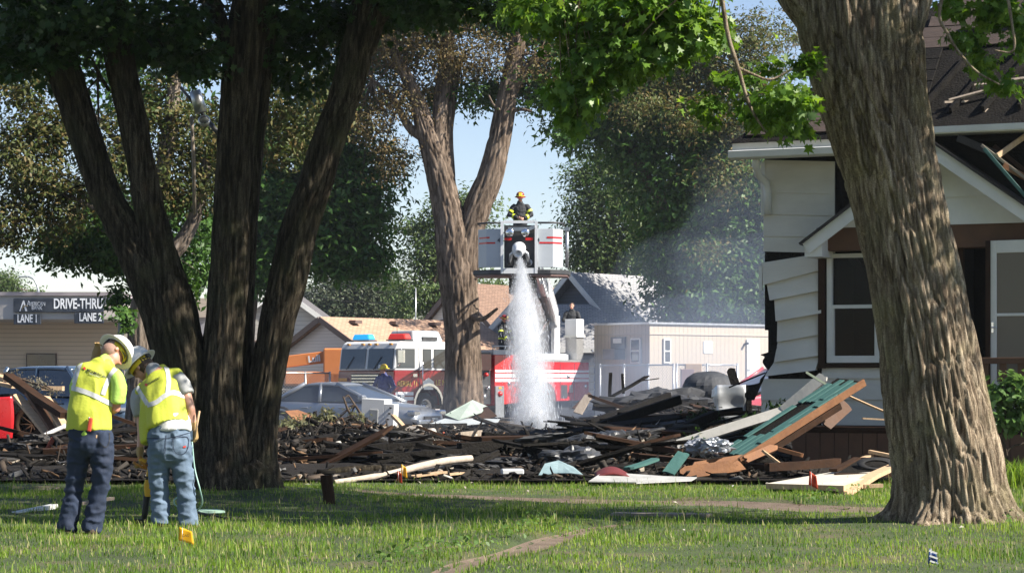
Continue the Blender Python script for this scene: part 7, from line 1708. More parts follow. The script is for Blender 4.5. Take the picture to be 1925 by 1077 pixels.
for q in ((1300, 884, 29.2, 1400, 868, 29.5, .20, .04, M_orange), (1275, 890, 29.0, 1392, 874, 29.2, .16, .05, M_orange), (1396, 866, 29.5, 1460, 838, 29.9, .10, .04, M_orange)):
    o = plank('broken_board', None, None, P(*q[:3]), P(*q[3:6]), q[6], q[7], q[8], parent=tp, rough=.12, up=(0, -1, .25)); o.location -= tp.location
BM('teal_plank', 'short teal plank leaning at the front of the debris', 1256, 890, 28.9, 1286, 850, 29.2, .16, .025, M_teal, 'plank', .02, (-.4, -1, .4))
BM('teal_plank', 'teal scrap board lying left of the leaning plank', 1180, 880, 29.4, 1235, 862, 30, .14, .03, M_teal, 'plank', .06)
BM('brown_post', 'brown scorched block standing on the porch deck', 1548, 798, 30.6, 1592, 758, 30.8, .22, .04, M_brown, 'board', .03, (0, -1, .2))
BM('raw_plank', 'thin raw wood strip sagging from the house wall', 1590, 742, 31, 1690, 785, 30.6, .06, .025, M_wood, 'plank', .05)
BM('raw_plank', 'light strip lying along the porch deck edge', 1620, 786, 30.5, 1700, 790, 30.5, .05, .02, M_wood, 'plank', .02)
BM('fallen_beam', 'dark scorched beam lying in the grass before the porch', 1440, 878, 28.8, 1580, 868, 29.4, .14, .10, M_charb)
BM('broken_stick', 'reddish broken stick under the teal panel', 1458, 842, 29.6, 1510, 856, 29.5, .06, .05, M_orange, 'stick')
BM('broken_stick', 'raw splintered stick leaning under the teal panel', 1432, 846, 29.2, 1478, 880, 29.0, .03, .03, M_wood, 'stick')
# crumpled foil insulation
def crumple(name, label, cat, px, py, d, r_, mat, seed, sq=.55, amp=.5, fr=9):
    b = MB(); b.lathe([(math.sin(math.pi * k / 22) + .001, -math.cos(math.pi * k / 22)) for k in range(23)], 44); c = P(px, py, d)
    me = None; V = np.array(b.v); n = V / np.linalg.norm(V, axis=1)[:, None]; w = vnoise(n * fr * .35, seed); w2 = vnoise(n * fr, seed + 2)
    V = n * (1 + (w - .5) * amp * 1.6 + (np.abs(w2 - .5) - .25) * amp)[:, None] * np.array(r_); b.v = [tuple(v) for v in V]; b.sm = [False] * len(b.f)
    return tag(b.build(name, mat, None, c), label, cat)
M_foil = pm('crumpled_foil', (.32, .34, .38), (.5, .52, .55), 6, .3, .6, 20, metal=.7)
crumple('foil_insulation', 'crumpled silvery foil insulation on the teal boards', 'insulation', 1346, 838, 29.4, (.22, .16, .10), M_foil, 5)
crumple('foil_insulation', 'grey crumpled sheet beside the foil on the teal boards', 'insulation', 1312, 842, 29.6, (.16, .14, .10), pm('grey_sheet', (.2, .22, .27), (.3, .32, .36), 6, .6), 6)
crumple('dark_tarpaulin', 'dark rumpled tarpaulin hump in the middle of the heap', 'tarpaulin', 1130, 838, 32, (.55, .4, .22), pm('wet_black_tarp', (.018, .02, .023), (.05, .053, .06), 4, .4, .5, 12), 7, .5, .45, 6)
crumple('dark_tarpaulin', 'dark rumpled tarpaulin lower in front of the heap', 'tarpaulin', 1075, 862, 31, (.42, .35, .16), pm('wet_grey_tarp', (.03, .032, .035), (.07, .073, .08), 4, .4, .5, 12), 8, .5, .45, 7)
crumple('pale_sheet_pile', 'pale dusty sheet showing through the heap centre', 'sheet', 1222, 818, 34.6, (.42, .3, .11), pm('dusty_white_sheet', (.30, .33, .36), (.42, .45, .47), 4, .6, .4, 12), 9, .5, .3, 5)
crumple('grey_cover', 'domed dark grey cover behind the heap beside the fence', 'cover', 1335, 735, 49, (.62, .5, .42), pm('slate_cover', (.03, .033, .039), (.05, .053, .06), 3, .7, .2, 8), 10, .6, .10, 4)
crumple('grey_cover', 'low dark mound of covered debris left of the domed cover', 'cover', 1240, 765, 48, (1.2, .7, .35), pm('slate_cover_low', (.018, .019, .022), (.04, .042, .047), 3, .8, .5, 8), 11, .6, .45, 7)
M_tarps = [pm('sooty_roofing', (.010, .010, .011), (.028, .028, .03), 4, .6, .6, 14), pm('sooty_felt', (.016, .015, .014), (.045, .041, .037), 4, .8, .6, 14), pm('sooty_grey_board', (.05, .05, .052), (.10, .10, .10), 4, .7, .5, 14)]
_r = random.Random(12); _n = 0
for (x0, x1, d0, d1, n, wh) in ((0, 390, 30, 36, 9, 'behind the workers'), (510, 860, 30, 34, 7, 'behind the fallen log'), (540, 830, 38, 42, 5, 'in front of the silver sedan'), (880, 1330, 30.4, 34.5, 14, 'left of the teal panel'), (1120, 1400, 42, 47, 9, 'before the chain-link fence')):
    for q in range(n):
        d = _r.uniform(d0, d1); px = _r.uniform(x0, x1); x = (px - CX) * d / FPX; z = float(heap_z(np.array([x]), np.array([d]))[0]); v3 = Vector((x, d, z + .03))
        o = crumple('charred_roofing', 'black crumpled roofing felt in the debris ' + wh, 'roofing', 962, 700, 30, (_r.uniform(.3, .75), _r.uniform(.2, .4), _r.uniform(.05, .13)), M_tarps[_r.randrange(3) if _n % 4 == 0 else _r.randrange(2)], 300 + _n, .5, .5, 6); _n += 1
        o.location = v3; o.rotation_euler = (_r.uniform(-.4, .2), _r.uniform(-.25, .25), _r.uniform(-.6, .6)); o['group'] = 'crumpled roofing ' + wh
# silver metal box
mb_ = thing('metal_cabinet', 'dented silver metal cabinet beside the corner of the burnt house', 'cabinet', P(1375, 790, 40))
b = MB(); b.sheet(lambda u, v: Vector(((u - .5) * .5, -.02 * math.sin(5 * u + 4 * v) - .015 * math.sin(11 * v), v * .62)), 10, 10, thick=.4); b.build('shell', pm('sooty_silver', (.42, .44, .46), (.60, .62, .64), 3, .42, .3, 10, metal=.6, c3=(.10, .10, .11)), mb_, bevel=.01).location = (0, .0, 0)
b = MB(); b.box((.31, .2, .31), (.09, .42, .62)); b.build('side', M_char, mb_)
# sheet metal torn from the eave by the house corner
b = MB(); a0, a1 = P(1418, 752, 32.5), P(1462, 652, 32.8)
b.sheet(lambda u, v: a0.lerp(a1, u) + Vector((-(.10 + .07 * math.sin(u * 9) + .03 * math.sin(u * 31)) * v, -.06 * v - .04 * math.sin(u * 5), .05 * math.sin(u * 11) * v)), 26, 3, sm=False, thick=.008); tag(b.build('torn_flashing_strip', M_char, None), 'blackened torn sheet curling from the house corner', 'sheet')
BM('charred_board', 'thin charred strip pointing left from the house corner', 1368, 729, 33, 1440, 700, 33, .07, .02, M_char, 'board')
# front edge pieces
bs = thing('blue_sheet', 'bent pale blue sheet at the front edge of the debris', 'sheet', P(1055, 894, 29.2)); M_bs = pm('pale_blue_metal', (.16, .24, .26), (.26, .35, .37), 5, .5, .5, 14, c3=(.08, .10, .11))
for pts in ([(1012, 894, 29.1), (1024, 872, 29.5), (1050, 866, 29.7), (1048, 890, 29.2)], [(1048, 890, 29.2), (1050, 866, 29.7), (1078, 878, 29.5), (1096, 893, 29.1), (1074, 890, 29.1)]):
    v = [P(*q) for q in pts]; nn = (v[1] - v[0]).cross(v[2] - v[0]).normalized() * .01; b = MB(bs.location); n = len(v); b.add(v + [p - nn for p in v], [tuple(range(n)), tuple(reversed(range(n, 2 * n)))] + [(k, k + n, (k + 1) % n + n, (k + 1) % n) for k in range(n)]); b.build('fold', M_bs, bs)
b = MB(); o0 = P(1150, 897, 28.6)
b.sheet(lambda u, v: o0 + Vector(((u - .5) * .42, (v - .5) * .5, .02 + .05 * math.sin(math.pi * u) + .06 * v * math.sin(math.pi * (.15 + .7 * u)))), 14, 8, thick=.03); tag(b.build('red_cushion', pm('dark_red_cloth', (.10, .010, .012), (.14, .016, .018), 6, .8, .4, 30), None), 'dark red cushion beside the white sheet on the grass', 'cushion')
wsx = thing('white_sheet', 'dirty white broken sheet lying along the lawn edge', 'sheet', P(1200, 905, 28.3)); M_ws = pm('dirty_white_board', (.30, .30, .29), (.44, .44, .43), 5, .7, .4, 20, c3=(.18, .17, .16))
for pts in ([(1106, 906, 28.0), (1142, 883, 28.8), (1172, 889, 28.7), (1200, 908, 28.0)], [(1176, 891, 28.6), (1250, 896, 28.5), (1310, 898, 28.4), (1300, 904, 28.1), (1196, 909, 27.95)]):
    v = [P(*q) for q in pts]; nn = (v[1] - v[0]).cross(v[2] - v[0]).normalized() * .014; b = MB(wsx.location); n = len(v); b.add(v + [p - nn for p in v], [tuple(range(n)), tuple(reversed(range(n, 2 * n)))] + [(k, k + n, (k + 1) % n + n, (k + 1) % n) for k in range(n)]); b.build('piece', M_ws, wsx)
tag(MB().box(P(963, 886, 29.2), (.28, .22, .07), rotz(.1)).build('white_tray', pm('white_plastic', (.6, .62, .62), (.7, .72, .72), 5, .4), None, bevel=.012), 'small white plastic tray at the lawn edge of the debris', 'tray')
# pale log and flat boards, left of centre
lg = thing('fallen_log', 'long pale fallen log at the lawn edge', 'log', P(630, 905, 28.3))
V, F = limb([(*P(x, y, d), w / 2 * d / FPX) for x, y, d, w in ((628, 906, 28.3, 9), (680, 899, 28.6, 11), (740, 889, 29, 13), (790, 876, 29.4, 14), (840, 866, 29.8, 14), (885, 861, 30.2, 13))], .04, 20, .004, 18, 71)
obj('stem', mesh_np('stem', V - np.array(lg.location), F, True), pm('bare_log', (.34, .28, .22), (.50, .43, .36), 6, .85, .5, 30, stretch=(1, 4, 4)), lg)
BM('flat_board', 'pale tan board lying flat beside the fallen log', 770, 896, 28.9, 838, 886, 29.1, .22, .02, M_wood, 'board', .05); BM('flat_board', 'grey board lying behind the fallen log', 790, 886, 29.6, 835, 876, 30, .16, .02, M_woodg, 'board', .05); BM('flat_board', 'small tan board end in the grass beside the log', 835, 892, 28.8, 872, 888, 29, .14, .02, M_wood, 'board', .06)
V, F = limb([(*P(x, y, d), w / 2 * d / FPX) for x, y, d, w in ((592, 892, 29.6, 10), (650, 884, 29.8, 16), (720, 881, 30, 14), (790, 884, 30, 7))], .05, 18, .008, 14, 72); tag(obj('dark_log', mesh_np('dark_log', V, F, True), B_left), 'short brown mossy log behind the pale log', 'log')
V, F = limb([(*P(x, y, d), w / 2 * d / FPX) for x, y, d, w in ((868, 880, 31, 10), (905, 866, 31.2, 22), (935, 852, 31.6, 14))], .03, 30, .02, 14, 73); tag(obj('burnt_stump', mesh_np('burnt_stump', V, F, False), M_char), 'burnt stump end at the end of the pale log', 'stump')
# short cut post on the lawn
cp = thing('cut_post', 'short rotten cut post standing in the shaded lawn', 'post', (P(616, 945, 23.7).x, 23.7, 0))
V, F = limb([(*P(x, y, 23.7), w / 2 * 23.7 / FPX) for x, y, w in ((619, 950, 23), (617, 930, 20), (614, 910, 20), (613, 893, 21))], .02, 40, .012, 26, 74); obj('stem', mesh_np('stem', V - np.array(cp.location), F, True), M_charb, cp)
b = MB(); b.lathe([(.045, 0), (.001, .004)], 14, P(613, 893, 23.7) - cp.location); b.build('cut_face', M_charb, cp)
# --- pieces behind the log: cooker, ply, leafy branch, sheet metal
ap_ = thing('white_cooker', 'white enamel cooker tipped on its side in the rubble', 'cooker', P(700, 812, 44))
Rk = Matrix.Rotation(R(-14), 3, 'Z') @ Matrix.Rotation(R(3), 3, 'Y')
def apb(name, c, dim, mat, bev=.008):
    b = MB(); b.box((0, 0, 0), dim); o = b.build(name, mat, ap_, bevel=bev); o.location = Rk @ Vector(c); o.rotation_euler = Rk.to_euler(); return o
M_en = pm('white_enamel', (.66, .66, .65), (.74, .74, .73), 2, .3, c3=(.5, .48, .45))
apb('body', (0, .2, .33), (.46, .5, .62), M_en); apb('oven_window', (.03, -.055, .26), (.17, .02, .36), pm('oven_glass', (.30, .31, .31), None, rough=.25)); apb('control_panel', (.33, .1, .30), (.20, .3, .52), M_en)
for k in range(4): apb('knob', (.30 + .02 * k, -.06, .16 + k * .11), (.05, .03, .03), M_dark)
apb('backboard', (-.25, .3, .42), (.04, .4, .44), M_dark)
def ply(name, label, pts, th, mat):
    v = [P(*q) for q in pts]; nn = (v[1] - v[0]).cross(v[2] - v[0]).normalized() * th
    b = MB(); n = len(v); b.add(v + [p - nn for p in v], [tuple(range(n)), tuple(reversed(range(n, 2 * n)))] + [(k, k + n, (k + 1) % n + n, (k + 1) % n) for k in range(n)]); return tag(b.build(name, mat, None), label, 'sheet')
ply('orange_plywood', 'bent orange-brown plywood sheet in the middle rubble', [(585, 822, 41.4), (622, 836, 41), (668, 812, 42), (640, 800, 42.8), (604, 803, 42.6)], .015, M_orange)
ply('orange_plywood', 'orange-brown board under the leafy branch', [(536, 772, 43), (556, 792, 42.6), (622, 806, 42.6), (600, 785, 43.4), (560, 770, 43.6)], .015, M_orange)
ply('metal_sheet', 'greenish metal sheet tilted up beside the forked trunk', [(836, 780, 50), (888, 752, 51), (916, 764, 51), (905, 776, 50.4), (862, 790, 49.6)], .01, pm('greenish_metal', (.26, .32, .27), (.36, .42, .36), 3, .5, .2, 10))
ply('metal_sheet', 'flat grey metal sheet lying in front of the tilted one', [(800, 800, 49), (838, 786, 50), (940, 788, 50), (936, 794, 49.4), (870, 800, 49)], .01, pm('grey_sheet_metal', (.34, .37, .38), (.45, .48, .49), 3, .5, .2, 10))
ply('metal_sheet', 'crumpled dark metal sheet beside the stabiliser', [(880, 778, 50.6), (915, 764, 50.8), (935, 782, 50.4), (895, 794, 50)], .01, M_charb)
ply('block_wall_remnant', 'grey block panel standing left of the water foot', [(862, 835, 44), (862, 812, 44), (903, 808, 44.6), (903, 838, 44.6)], .05, M_woodg)
ply('low_wall_remnant', 'blackened low wall right of the white cooker', [(742, 815, 47), (742, 797, 47), (876, 795, 47.5), (876, 820, 47.5)], .08, M_ash)
ply('tilted_panel', 'scorched panel leaning at the rear of the heap', [(1078, 775, 49), (1100, 742, 49.6), (1112, 748, 49.4), (1094, 780, 48.8)], .02, M_woodg)
ply('tilted_panel', 'brown leaning board at the rear of the heap', [(1076, 768, 50), (1108, 738, 50.6), (1116, 746, 50.2), (1092, 770, 49.6)], .02, M_brown)
tag(MB().box(P(1292, 712, 70), (.4, .4, .6)).build('brown_box', pm('brown_carton', (.22, .12, .09), (.27, .16, .12), 4, .8), None, bevel=.01), 'brown carton stacked low behind the fence panel', 'box')
tag(MB().box(P(1303, 708, 70.8), (.5, .4, .8)).build('tan_box', pm('tan_carton', (.42, .27, .13), (.48, .32, .17), 4, .8), None, bevel=.01), 'tall tan carton behind the fence panel', 'box')
# sawn pipe pieces / rolled paper beside the rubble
for (q, lb) in (((775, 812, 43), 'dusty white cylinder lying in the rubble beside the cooker'), ((800, 818, 42.6), 'second dusty white cylinder further from the cooker')):
    b = MB(); c = P(*q); b.lathe([(.02, -.2), (.11, -.19), (.12, -.15), (.12, .15), (.11, .19), (.02, .2)], 18, c, Matrix.Rotation(R(82), 3, 'Y') @ Matrix.Rotation(R(20), 3, 'X')); tag(b.build('white_cylinder', pm('dusty_white', (.34, .31, .27), (.46, .42, .37), 5, .7), None), lb, 'cylinder')
BM('split_branch', 'pale split branch leaning over the white cylinders', 738, 780, 43.2, 762, 806, 42.6, .08, .06, M_wood, 'branch', .1); BM('split_branch', 'short pale stick above the white cylinders', 772, 800, 43, 800, 806, 42.8, .05, .04, M_wood, 'branch', .1)
def branch(name, label, main, blobs, lmat, d, size, seed):
    t = thing(name, label, 'branch', P(main[0][0], main[0][1], d)); o = np.array(t.location)
    L1 = [limb(PX(main, d), .08, 8, .002, 12, seed)] + twigs(PB(blobs, d), PX(main, d), seed, .012, 7)
    V, F = join(L1); obj('stem', mesh_np('stem', V - o, F, True), B_mid, t)
    V, F = leaves(clumps(PB(blobs, d), seed), size, seed + 1, DIAMOND, .3, 1.0); obj('leaves', mesh_np('leaves', V - o, F), lmat, t); return t
L_wilt = leafmat('wilted_leaves', [(.16, .17, .09), (.22, .22, .13), (.12, .14, .06), (.28, .25, .15)], .3, .6, .2)
branch('leafy_branch', 'torn branch with wilted yellow-green leaves on the rubble', [(640, 800, 6), (600, 792, 5), (560, 800, 4), (530, 805, 2)], [(560, 806, 34, 16, 30, .09, 16), (590, 800, 34, 14, 26, .09, 16), (610, 780, 14, 12, 10, .08, 14), (540, 800, 16, 10, 10, .08, 14)], L_wilt, 41.8, .10, 81)
branch('leafy_branch', 'small wilted branch hanging beside the tipped cooker', [(645, 745, 3), (660, 780, 5), (690, 800, 6), (745, 812, 4)], [(655, 802, 22, 12, 16, .08, 14), (670, 786, 12, 12, 8, .07, 12)], L_wilt, 42.4, .09, 83)
branch('bare_branch', 'bare forked branch arching over the cooker', [(655, 742, 2), (668, 762, 4), (690, 790, 5), (730, 806, 5)], [(650, 760, 16, 20, 2, .05, 2), (640, 790, 20, 16, 2, .05, 2)], L_wilt, 42.8, .05, 85)
branch('wilted_shrub', 'dark wilted sprigs standing in front of the silver cabinet', [(1330, 810, 4), (1332, 790, 3), (1335, 770, 2)], [(1318, 782, 22, 12, 10, .07, 14), (1345, 785, 14, 12, 8, .06, 12), (1335, 800, 26, 12, 10, .07, 12)], L_dark, 34.5, .09, 87)
branch('wilted_shrub', 'dark leafy sprigs along the off-white trim board', [(1400, 800, 4), (1450, 775, 3), (1490, 760, 2)], [(1420, 790, 26, 10, 10, .06, 12), (1475, 765, 24, 9, 10, .06, 12), (1310, 825, 20, 10, 8, .06, 12)], L_dark, 31.9, .08, 89)
# --- left heap: burnt red car, lumber
rc = thing('burnt_red_car', 'burnt red car buried under planks at the left edge', 'car', P(-30, 830, 40))
ro = P(-30, 830, 40); k = 40 / FPX
b = MB(); b.sheet(lambda u, v: Vector(((-60 + 80 * u) * k + .04 * math.sin(v * 3), -.05 * math.sin(u * 3), (v * 88) * k)), 12, 10, thick=.03); dr = b.build('door', M_red, rc, (.3, 0, 0))
b = MB(); b.bx(-1.4, .42, .1, 1.5, 0, .75); b.build('body', M_dred, rc, bevel=.06)
b = MB(); b.bx(.42, 1.0, .25, 1.5, .05, .72); b.build('burnt_shell', M_char, rc, bevel=.05)
b = MB(); b.lathe([(.30, -.08), (.34, -.04), (.34, .04), (.30, .08), (.24, .08), (.24, -.08), (.30, -.08)], 28, (.84, .1, .30), Matrix.Rotation(R(90), 3, 'X'))
for q in range(10): b.tube([(.84, .05, .30), (.84 + .25 * math.cos(q * .628), .05, .30 + .25 * math.sin(q * .628))], .014, 6)
b.build('burnt_wheel', M_charb, rc)
BM('reddish_beam', 'long reddish-brown beam sloping down over the red car', 14, 706, 38.2, 124, 782, 36.5, .17, .10, M_charb)
BM('raw_lumber', 'raw tan plank leaning on the burnt red car', 30, 742, 37.6, 98, 826, 36.8, .16, .05, M_wood, 'plank'); BM('raw_lumber', 'second raw tan plank leaning further right of the car', 82, 744, 37.4, 122, 806, 36.6, .18, .04, M_wood, 'plank'); BM('raw_lumber', 'dark wet plank leaning between the tan planks', 52, 738, 37.5, 108, 822, 36.7, .12, .05, M_brown, 'plank')
BM('raw_lumber', 'short tan board end poking out level above the heap', 78, 729, 40, 122, 730, 40, .12, .08, M_wood, 'plank'); BM('raw_lumber', 'splintered tan board on top of the red car', -10, 718, 38.4, 32, 728, 38.2, .24, .05, M_wood, 'plank', .15); BM('raw_lumber', 'tan board lying on top of the far left heap', -12, 704, 38.8, 26, 716, 38.4, .20, .05, M_wood, 'plank', .12)
BM('blackened_sheet', 'folded blackened sheet hanging over the red car', -10, 744, 37.8, 30, 742, 37.6, .3, .04, M_char, 'sheet', .1)
b = MB(); b.tube([tuple(p) for p in spline([(*P(8, 842, 36.2), 0), (*P(40, 838, 36.2), 0), (*P(75, 822, 36.4), 0), (*P(124, 800, 36.6), 0)], 20)[:, :3]], .035, 8); tag(b.build('white_gutter', M_white, None), 'bent white gutter curving over the left heap', 'gutter')
for (q, lb) in (((0, 865, 33, 125, 862, 33.5, .14, .12, M_char), 'thick black beam along the left heap front'), ((200, 842, 33, 262, 830, 34, .10, .10, M_char), 'black beam seen between the two workers'), ((190, 882, 31.5, 256, 850, 33, .10, .08, M_woodg), 'grey weathered log slanting between the two workers')):
    BM('heap_beam', lb, *q)
BM('brown_board', 'brown board lying low in the left heap', 20, 892, 31, 70, 876, 31.6, .08, .03, M_brown, 'board'); BM('brown_board', 'long brown board lying level behind the left heap', 40, 872, 31.6, 110, 880, 31.2, .09, .03, M_charb, 'board'); BM('pale_lath', 'thin pale lath lying at the foot of the left heap', 72, 922, 26.6, 114, 916, 26.8, .03, .02, M_woodg, 'lath')
BM('white_pole', 'white board lying in the grass left of the workers', 26, 966, 21.9, 106, 950, 22.6, .10, .04, M_white, 'board', .06); BM('white_pole', 'white board end lying behind the left worker', 150, 946, 22.8, 212, 936, 23.2, .06, .03, M_woodg, 'board', .03)
# twiggy brush on the far left heap
branch('brush_pile', 'grey twiggy brush on top of the left heap', [(-10, 700, 5), (40, 712, 4), (100, 735, 3)], [(10, 708, 30, 12, 16, .08, 9), (60, 722, 34, 10, 18, .08, 9), (100, 738, 20, 8, 8, .06, 8)], leafmat('dead_leaves', [(.13, .12, .08), (.20, .18, .13), (.08, .08, .05)], .2, .7), 39, .06, 91)
# --- white door and frame pieces on the lawn by the maple
wd = thing('white_door_panel', 'white panel with raw wood edge lying on the grass beside the maple', 'panel', P(1560, 930, 25.3))
v = [P(1440, 922, 26.0), P(1586, 930, 25.0), P(1690, 880, 28.6), P(1600, 878, 28.9)]
v[0].z, v[1].z, v[2].z, v[3].z = .10, .12, .20, .16
def slab(v, th, mats, par, name):
    b = MB(par.location); n = len(v); b.add(v + [p - Vector((0, 0, th)) for p in v], [tuple(range(n))] , 0); b.add(v + [p - Vector((0, 0, th)) for p in v], [tuple(reversed(range(n, 2 * n)))] + [(k, k + n, (k + 1) % n + n, (k + 1) % n) for k in range(n)], 1); return b.build(name, mats, par)
slab(v, .06, [pm('cream_paint', (.56, .51, .42), (.66, .61, .52), 3, .6, .2, 20), M_wood], wd, 'panel')
o = plank('edge_strip', None, None, P(1586, 928, 25.0), P(1690, 872, 28.4), .14, .05, M_wood, parent=wd, rough=.1); o.location -= wd.location
fm = thing('charred_picture', 'charred picture frame leaning on raw boards beside the white panel', 'picture', P(1620, 880, 27.6))
for (q0, q1) in (((1566, 884, 27.5), (1612, 862, 28.4)), ((1612, 862, 28.4), (1690, 866, 28.6)), ((1570, 892, 27.2), (1690, 894, 27.3))):
    o = plank('frame_bar', None, None, P(*q0), P(*q1), .10, .04, M_charb, parent=fm); o.location -= fm.location
slab([P(1572, 890, 27.3), P(1690, 892, 27.4), P(1690, 867, 28.5), P(1614, 864, 28.3)], .012, [M_char, M_char], fm, 'backing')
b = MB(fm.location); b.lathe([(.10, .02), (.16, .03), (.16, .01), (.10, .0), (.10, .02)], 28, P(1648, 874, 27.8), Matrix.Rotation(R(25), 3, 'X') @ Matrix.Diagonal((1.5, 1, 1))); b.build('oval_ring', M_black, fm)
BM('raw_plank', 'raw plank lying highest in the pile beside the maple', 1632, 848, 28.8, 1692, 860, 28.6, .10, .04, M_wood, 'plank', .03); BM('raw_plank', 'raw plank propping the charred frame', 1590, 872, 28.4, 1640, 856, 28.8, .07, .04, M_wood, 'plank', .03); BM('raw_plank', 'small raw block in the grass beside the white panel', 1622, 914, 25.6, 1660, 912, 25.6, .08, .04, M_wood, 'plank', .03)
BM('dark_slab', 'dark flat slab lying across the dirt path', 1150, 966, 21.6, 1340, 968, 21.4, .28, .03, M_woodg, 'slab', .05)
# --- marker flags
def flag(label, px, ptop, pbot, d, col, w, h, lean=.0):
    base = P(px, pbot, d); base.z = float(ground_z(np.array([base.x]), np.array([base.y]))[0])
    t = thing('marker_flag', label, 'flag', base, group=None); zt = P(px, ptop, d).z - base.z
    b = MB(); b.tube([(0, 0, 0), (lean, 0, zt)], .0022, 5); b.build('wire', M_galv, t)
    b = MB(); b.sheet(lambda u, v: Vector((lean + w * (u - .25) + .35 * w * v * (u - .3), .02 * math.sin(3 * u + 2 * v), zt - h * v - .35 * h * u)), 6, 6, thick=.0015); b.build('cloth', col, t); return t
M_fy = leafmat('yellow_flag', [(.80, .52, .02), (.82, .55, .03)], .4, .5); M_fr = leafmat('red_flag', [(.42, .05, .02), (.44, .06, .02)], .35, .5); M_fb = leafmat('blue_flag', [(.05, .10, .30), (.06, .11, .32)], .3, .5)
fl_ = flag('yellow marker flag in the grass in front of the bending worker', 343, 990, 1030, 17.4, M_fy, .095, .10)
Mx = Matrix.Translation((-.0, -.03, P(0, 990, 17.4).z - .075)) @ Matrix.Rotation(R(90), 4, 'X'); text('GAS', M_ink, .028, Mx, fl_, ext=.0005)
flag('yellow and red pair of marker flags before the fallen log', 757, 872, 903, 28.3, M_fy, .06, .13); flag('small red marker flag leaning beside the fallen log', 749, 884, 906, 28.2, M_fr, .05, .12)
flag('red marker flag standing before the white panel', 1525, 885, 930, 25.2, M_fr, .075, .15)
f_ = flag('blue and white striped marker flag near the big maple', 1750, 1030, 1076, 15.6, M_fb, .05, .12)
for q in range(3):
    b = MB(); b.box((.012 + .004 * q, -.012, P(0, 1030, 15.6).z - .035 - .035 * q), (.058, .003, .012), Matrix.Rotation(R(20), 3, 'Y')); b.build('stripe', M_white, f_)
# --- shrub, leafy plants, weeds by the porch
sh = thing('shrub', 'leafy young shrub growing between the maple and the porch railing', 'shrub', (P(1900, 880, 28).x, 28, 0)); so = np.array(sh.location)
L1 = [limb(PX([(1895, 890, 5), (1892, 850, 5), (1884, 815, 4), (1890, 780, 3), (1880, 745, 2)], 28), .06, 8, .002, 12, 5), limb(PX([(1892, 850, 4), (1905, 838, 4), (1928, 830, 3), (1950, 790, 2)], 28), .06, 8, .002, 12, 6)]
sb = PB([(1888, 740, 30, 26, 14, .09, 12), (1915, 745, 28, 26, 14, .09, 12), (1880, 780, 24, 20, 10, .08, 12), (1915, 790, 26, 22, 12, .08, 12), (1935, 760, 30, 40, 14, .09, 12), (1900, 715, 18, 12, 5, .07, 10), (1865, 752, 12, 14, 4, .06, 9)], 28)
L1 += twigs(sb, PX([(1884, 815, 1), (1890, 780, 1), (1880, 745, 1), (1928, 830, 1)], 28), 7, .008, 4); V, F = join(L1); obj('stem', mesh_np('stem', V - so, F, True), B_mid, sh)
OVAL = np.array([(0, -.8), (.38, -.45), (.5, 0), (.32, .5), (0, .95), (-.32, .5), (-.5, 0), (-.38, -.45)])
V, F = leaves(clumps(sb, 201), .13, 202, OVAL, .5, .4); obj('leaves', mesh_np('leaves', V - so, F), leafmat('broad_leaves', [(.07, .14, .035), (.10, .19, .05), (.14, .23, .08)], .35, .4), sh)
fp = thing('day_lily_clump', 'grassy leafed plant clump at the porch foot', 'plant', (P(1905, 890, 27.2).x, 27.2, 0)); rng2 = np.random.default_rng(9); n = 420
x = rng2.normal(0, .22, n) + fp.location.x + .05; y = rng2.normal(0, .16, n) + 27.2; V, F = blades(x, y, rng2.uniform(.2, .42, n), np.full(n, .014), 210, 1.1); obj('leaves', mesh_np('leaves', V - np.array(fp.location), F), M_grass, fp)
# --- litter and weeds on the lawn
r2 = np.random.default_rng(77); n = 260; x = r2.uniform(-5, 4.5, n); y = r2.uniform(14, 28.8, n) ** 1.0; k = (in_poly_dist(x, y, PATH) < .5) | (y > 25.5) | (r2.uniform(0, 1, n) < .18); x, y = x[k], y[k]; n = len(x)
V, F = leaves(np.stack([x, y, ground_z(x, y) + .035], 1), .07, 78, DIAMOND, 3, 0); tag(obj('litter', mesh_np('litter', V, F), leafmat('litter_bits', [(.5, .48, .43), (.3, .24, .17), (.62, .6, .56), (.2, .15, .1)], .1, .7)), 'pale scraps and dead leaves scattered on lawn and path', 'litter', kind='stuff')
def weeds(seed, pts, n, sz):
    r = np.random.default_rng(seed); c = []
    for (px, py) in pts:
        d = gd(py); p = P(px, py, d); c.append(np.array([p.x, d, 0]) + r.normal(0, 1, (n, 3)) * np.array([.10, .12, 0]))
    c = np.concatenate(c); c[:, 2] = ground_z(c[:, 0], c[:, 1]) + r.uniform(.02, .11, len(c)); return leaves(c, sz, seed, OVAL, .9, 0)
V, F = weeds(301, [(780, 1050), (830, 1045), (760, 1062), (905, 1030), (950, 1012), (990, 1003), (1000, 985), (720, 1070), (860, 1035), (1560, 938), (1600, 930), (1640, 925), (1860, 985), (1890, 990), (1520, 945), (1050, 998)], 26, .055); tag(obj('weeds', mesh_np('weeds', V, F), leafmat('weed_leaves', [(.07, .14, .03), (.12, .21, .05)], .35, .45)), 'small broad-leaved weeds along the dirt edge', 'weeds', kind='stuff')
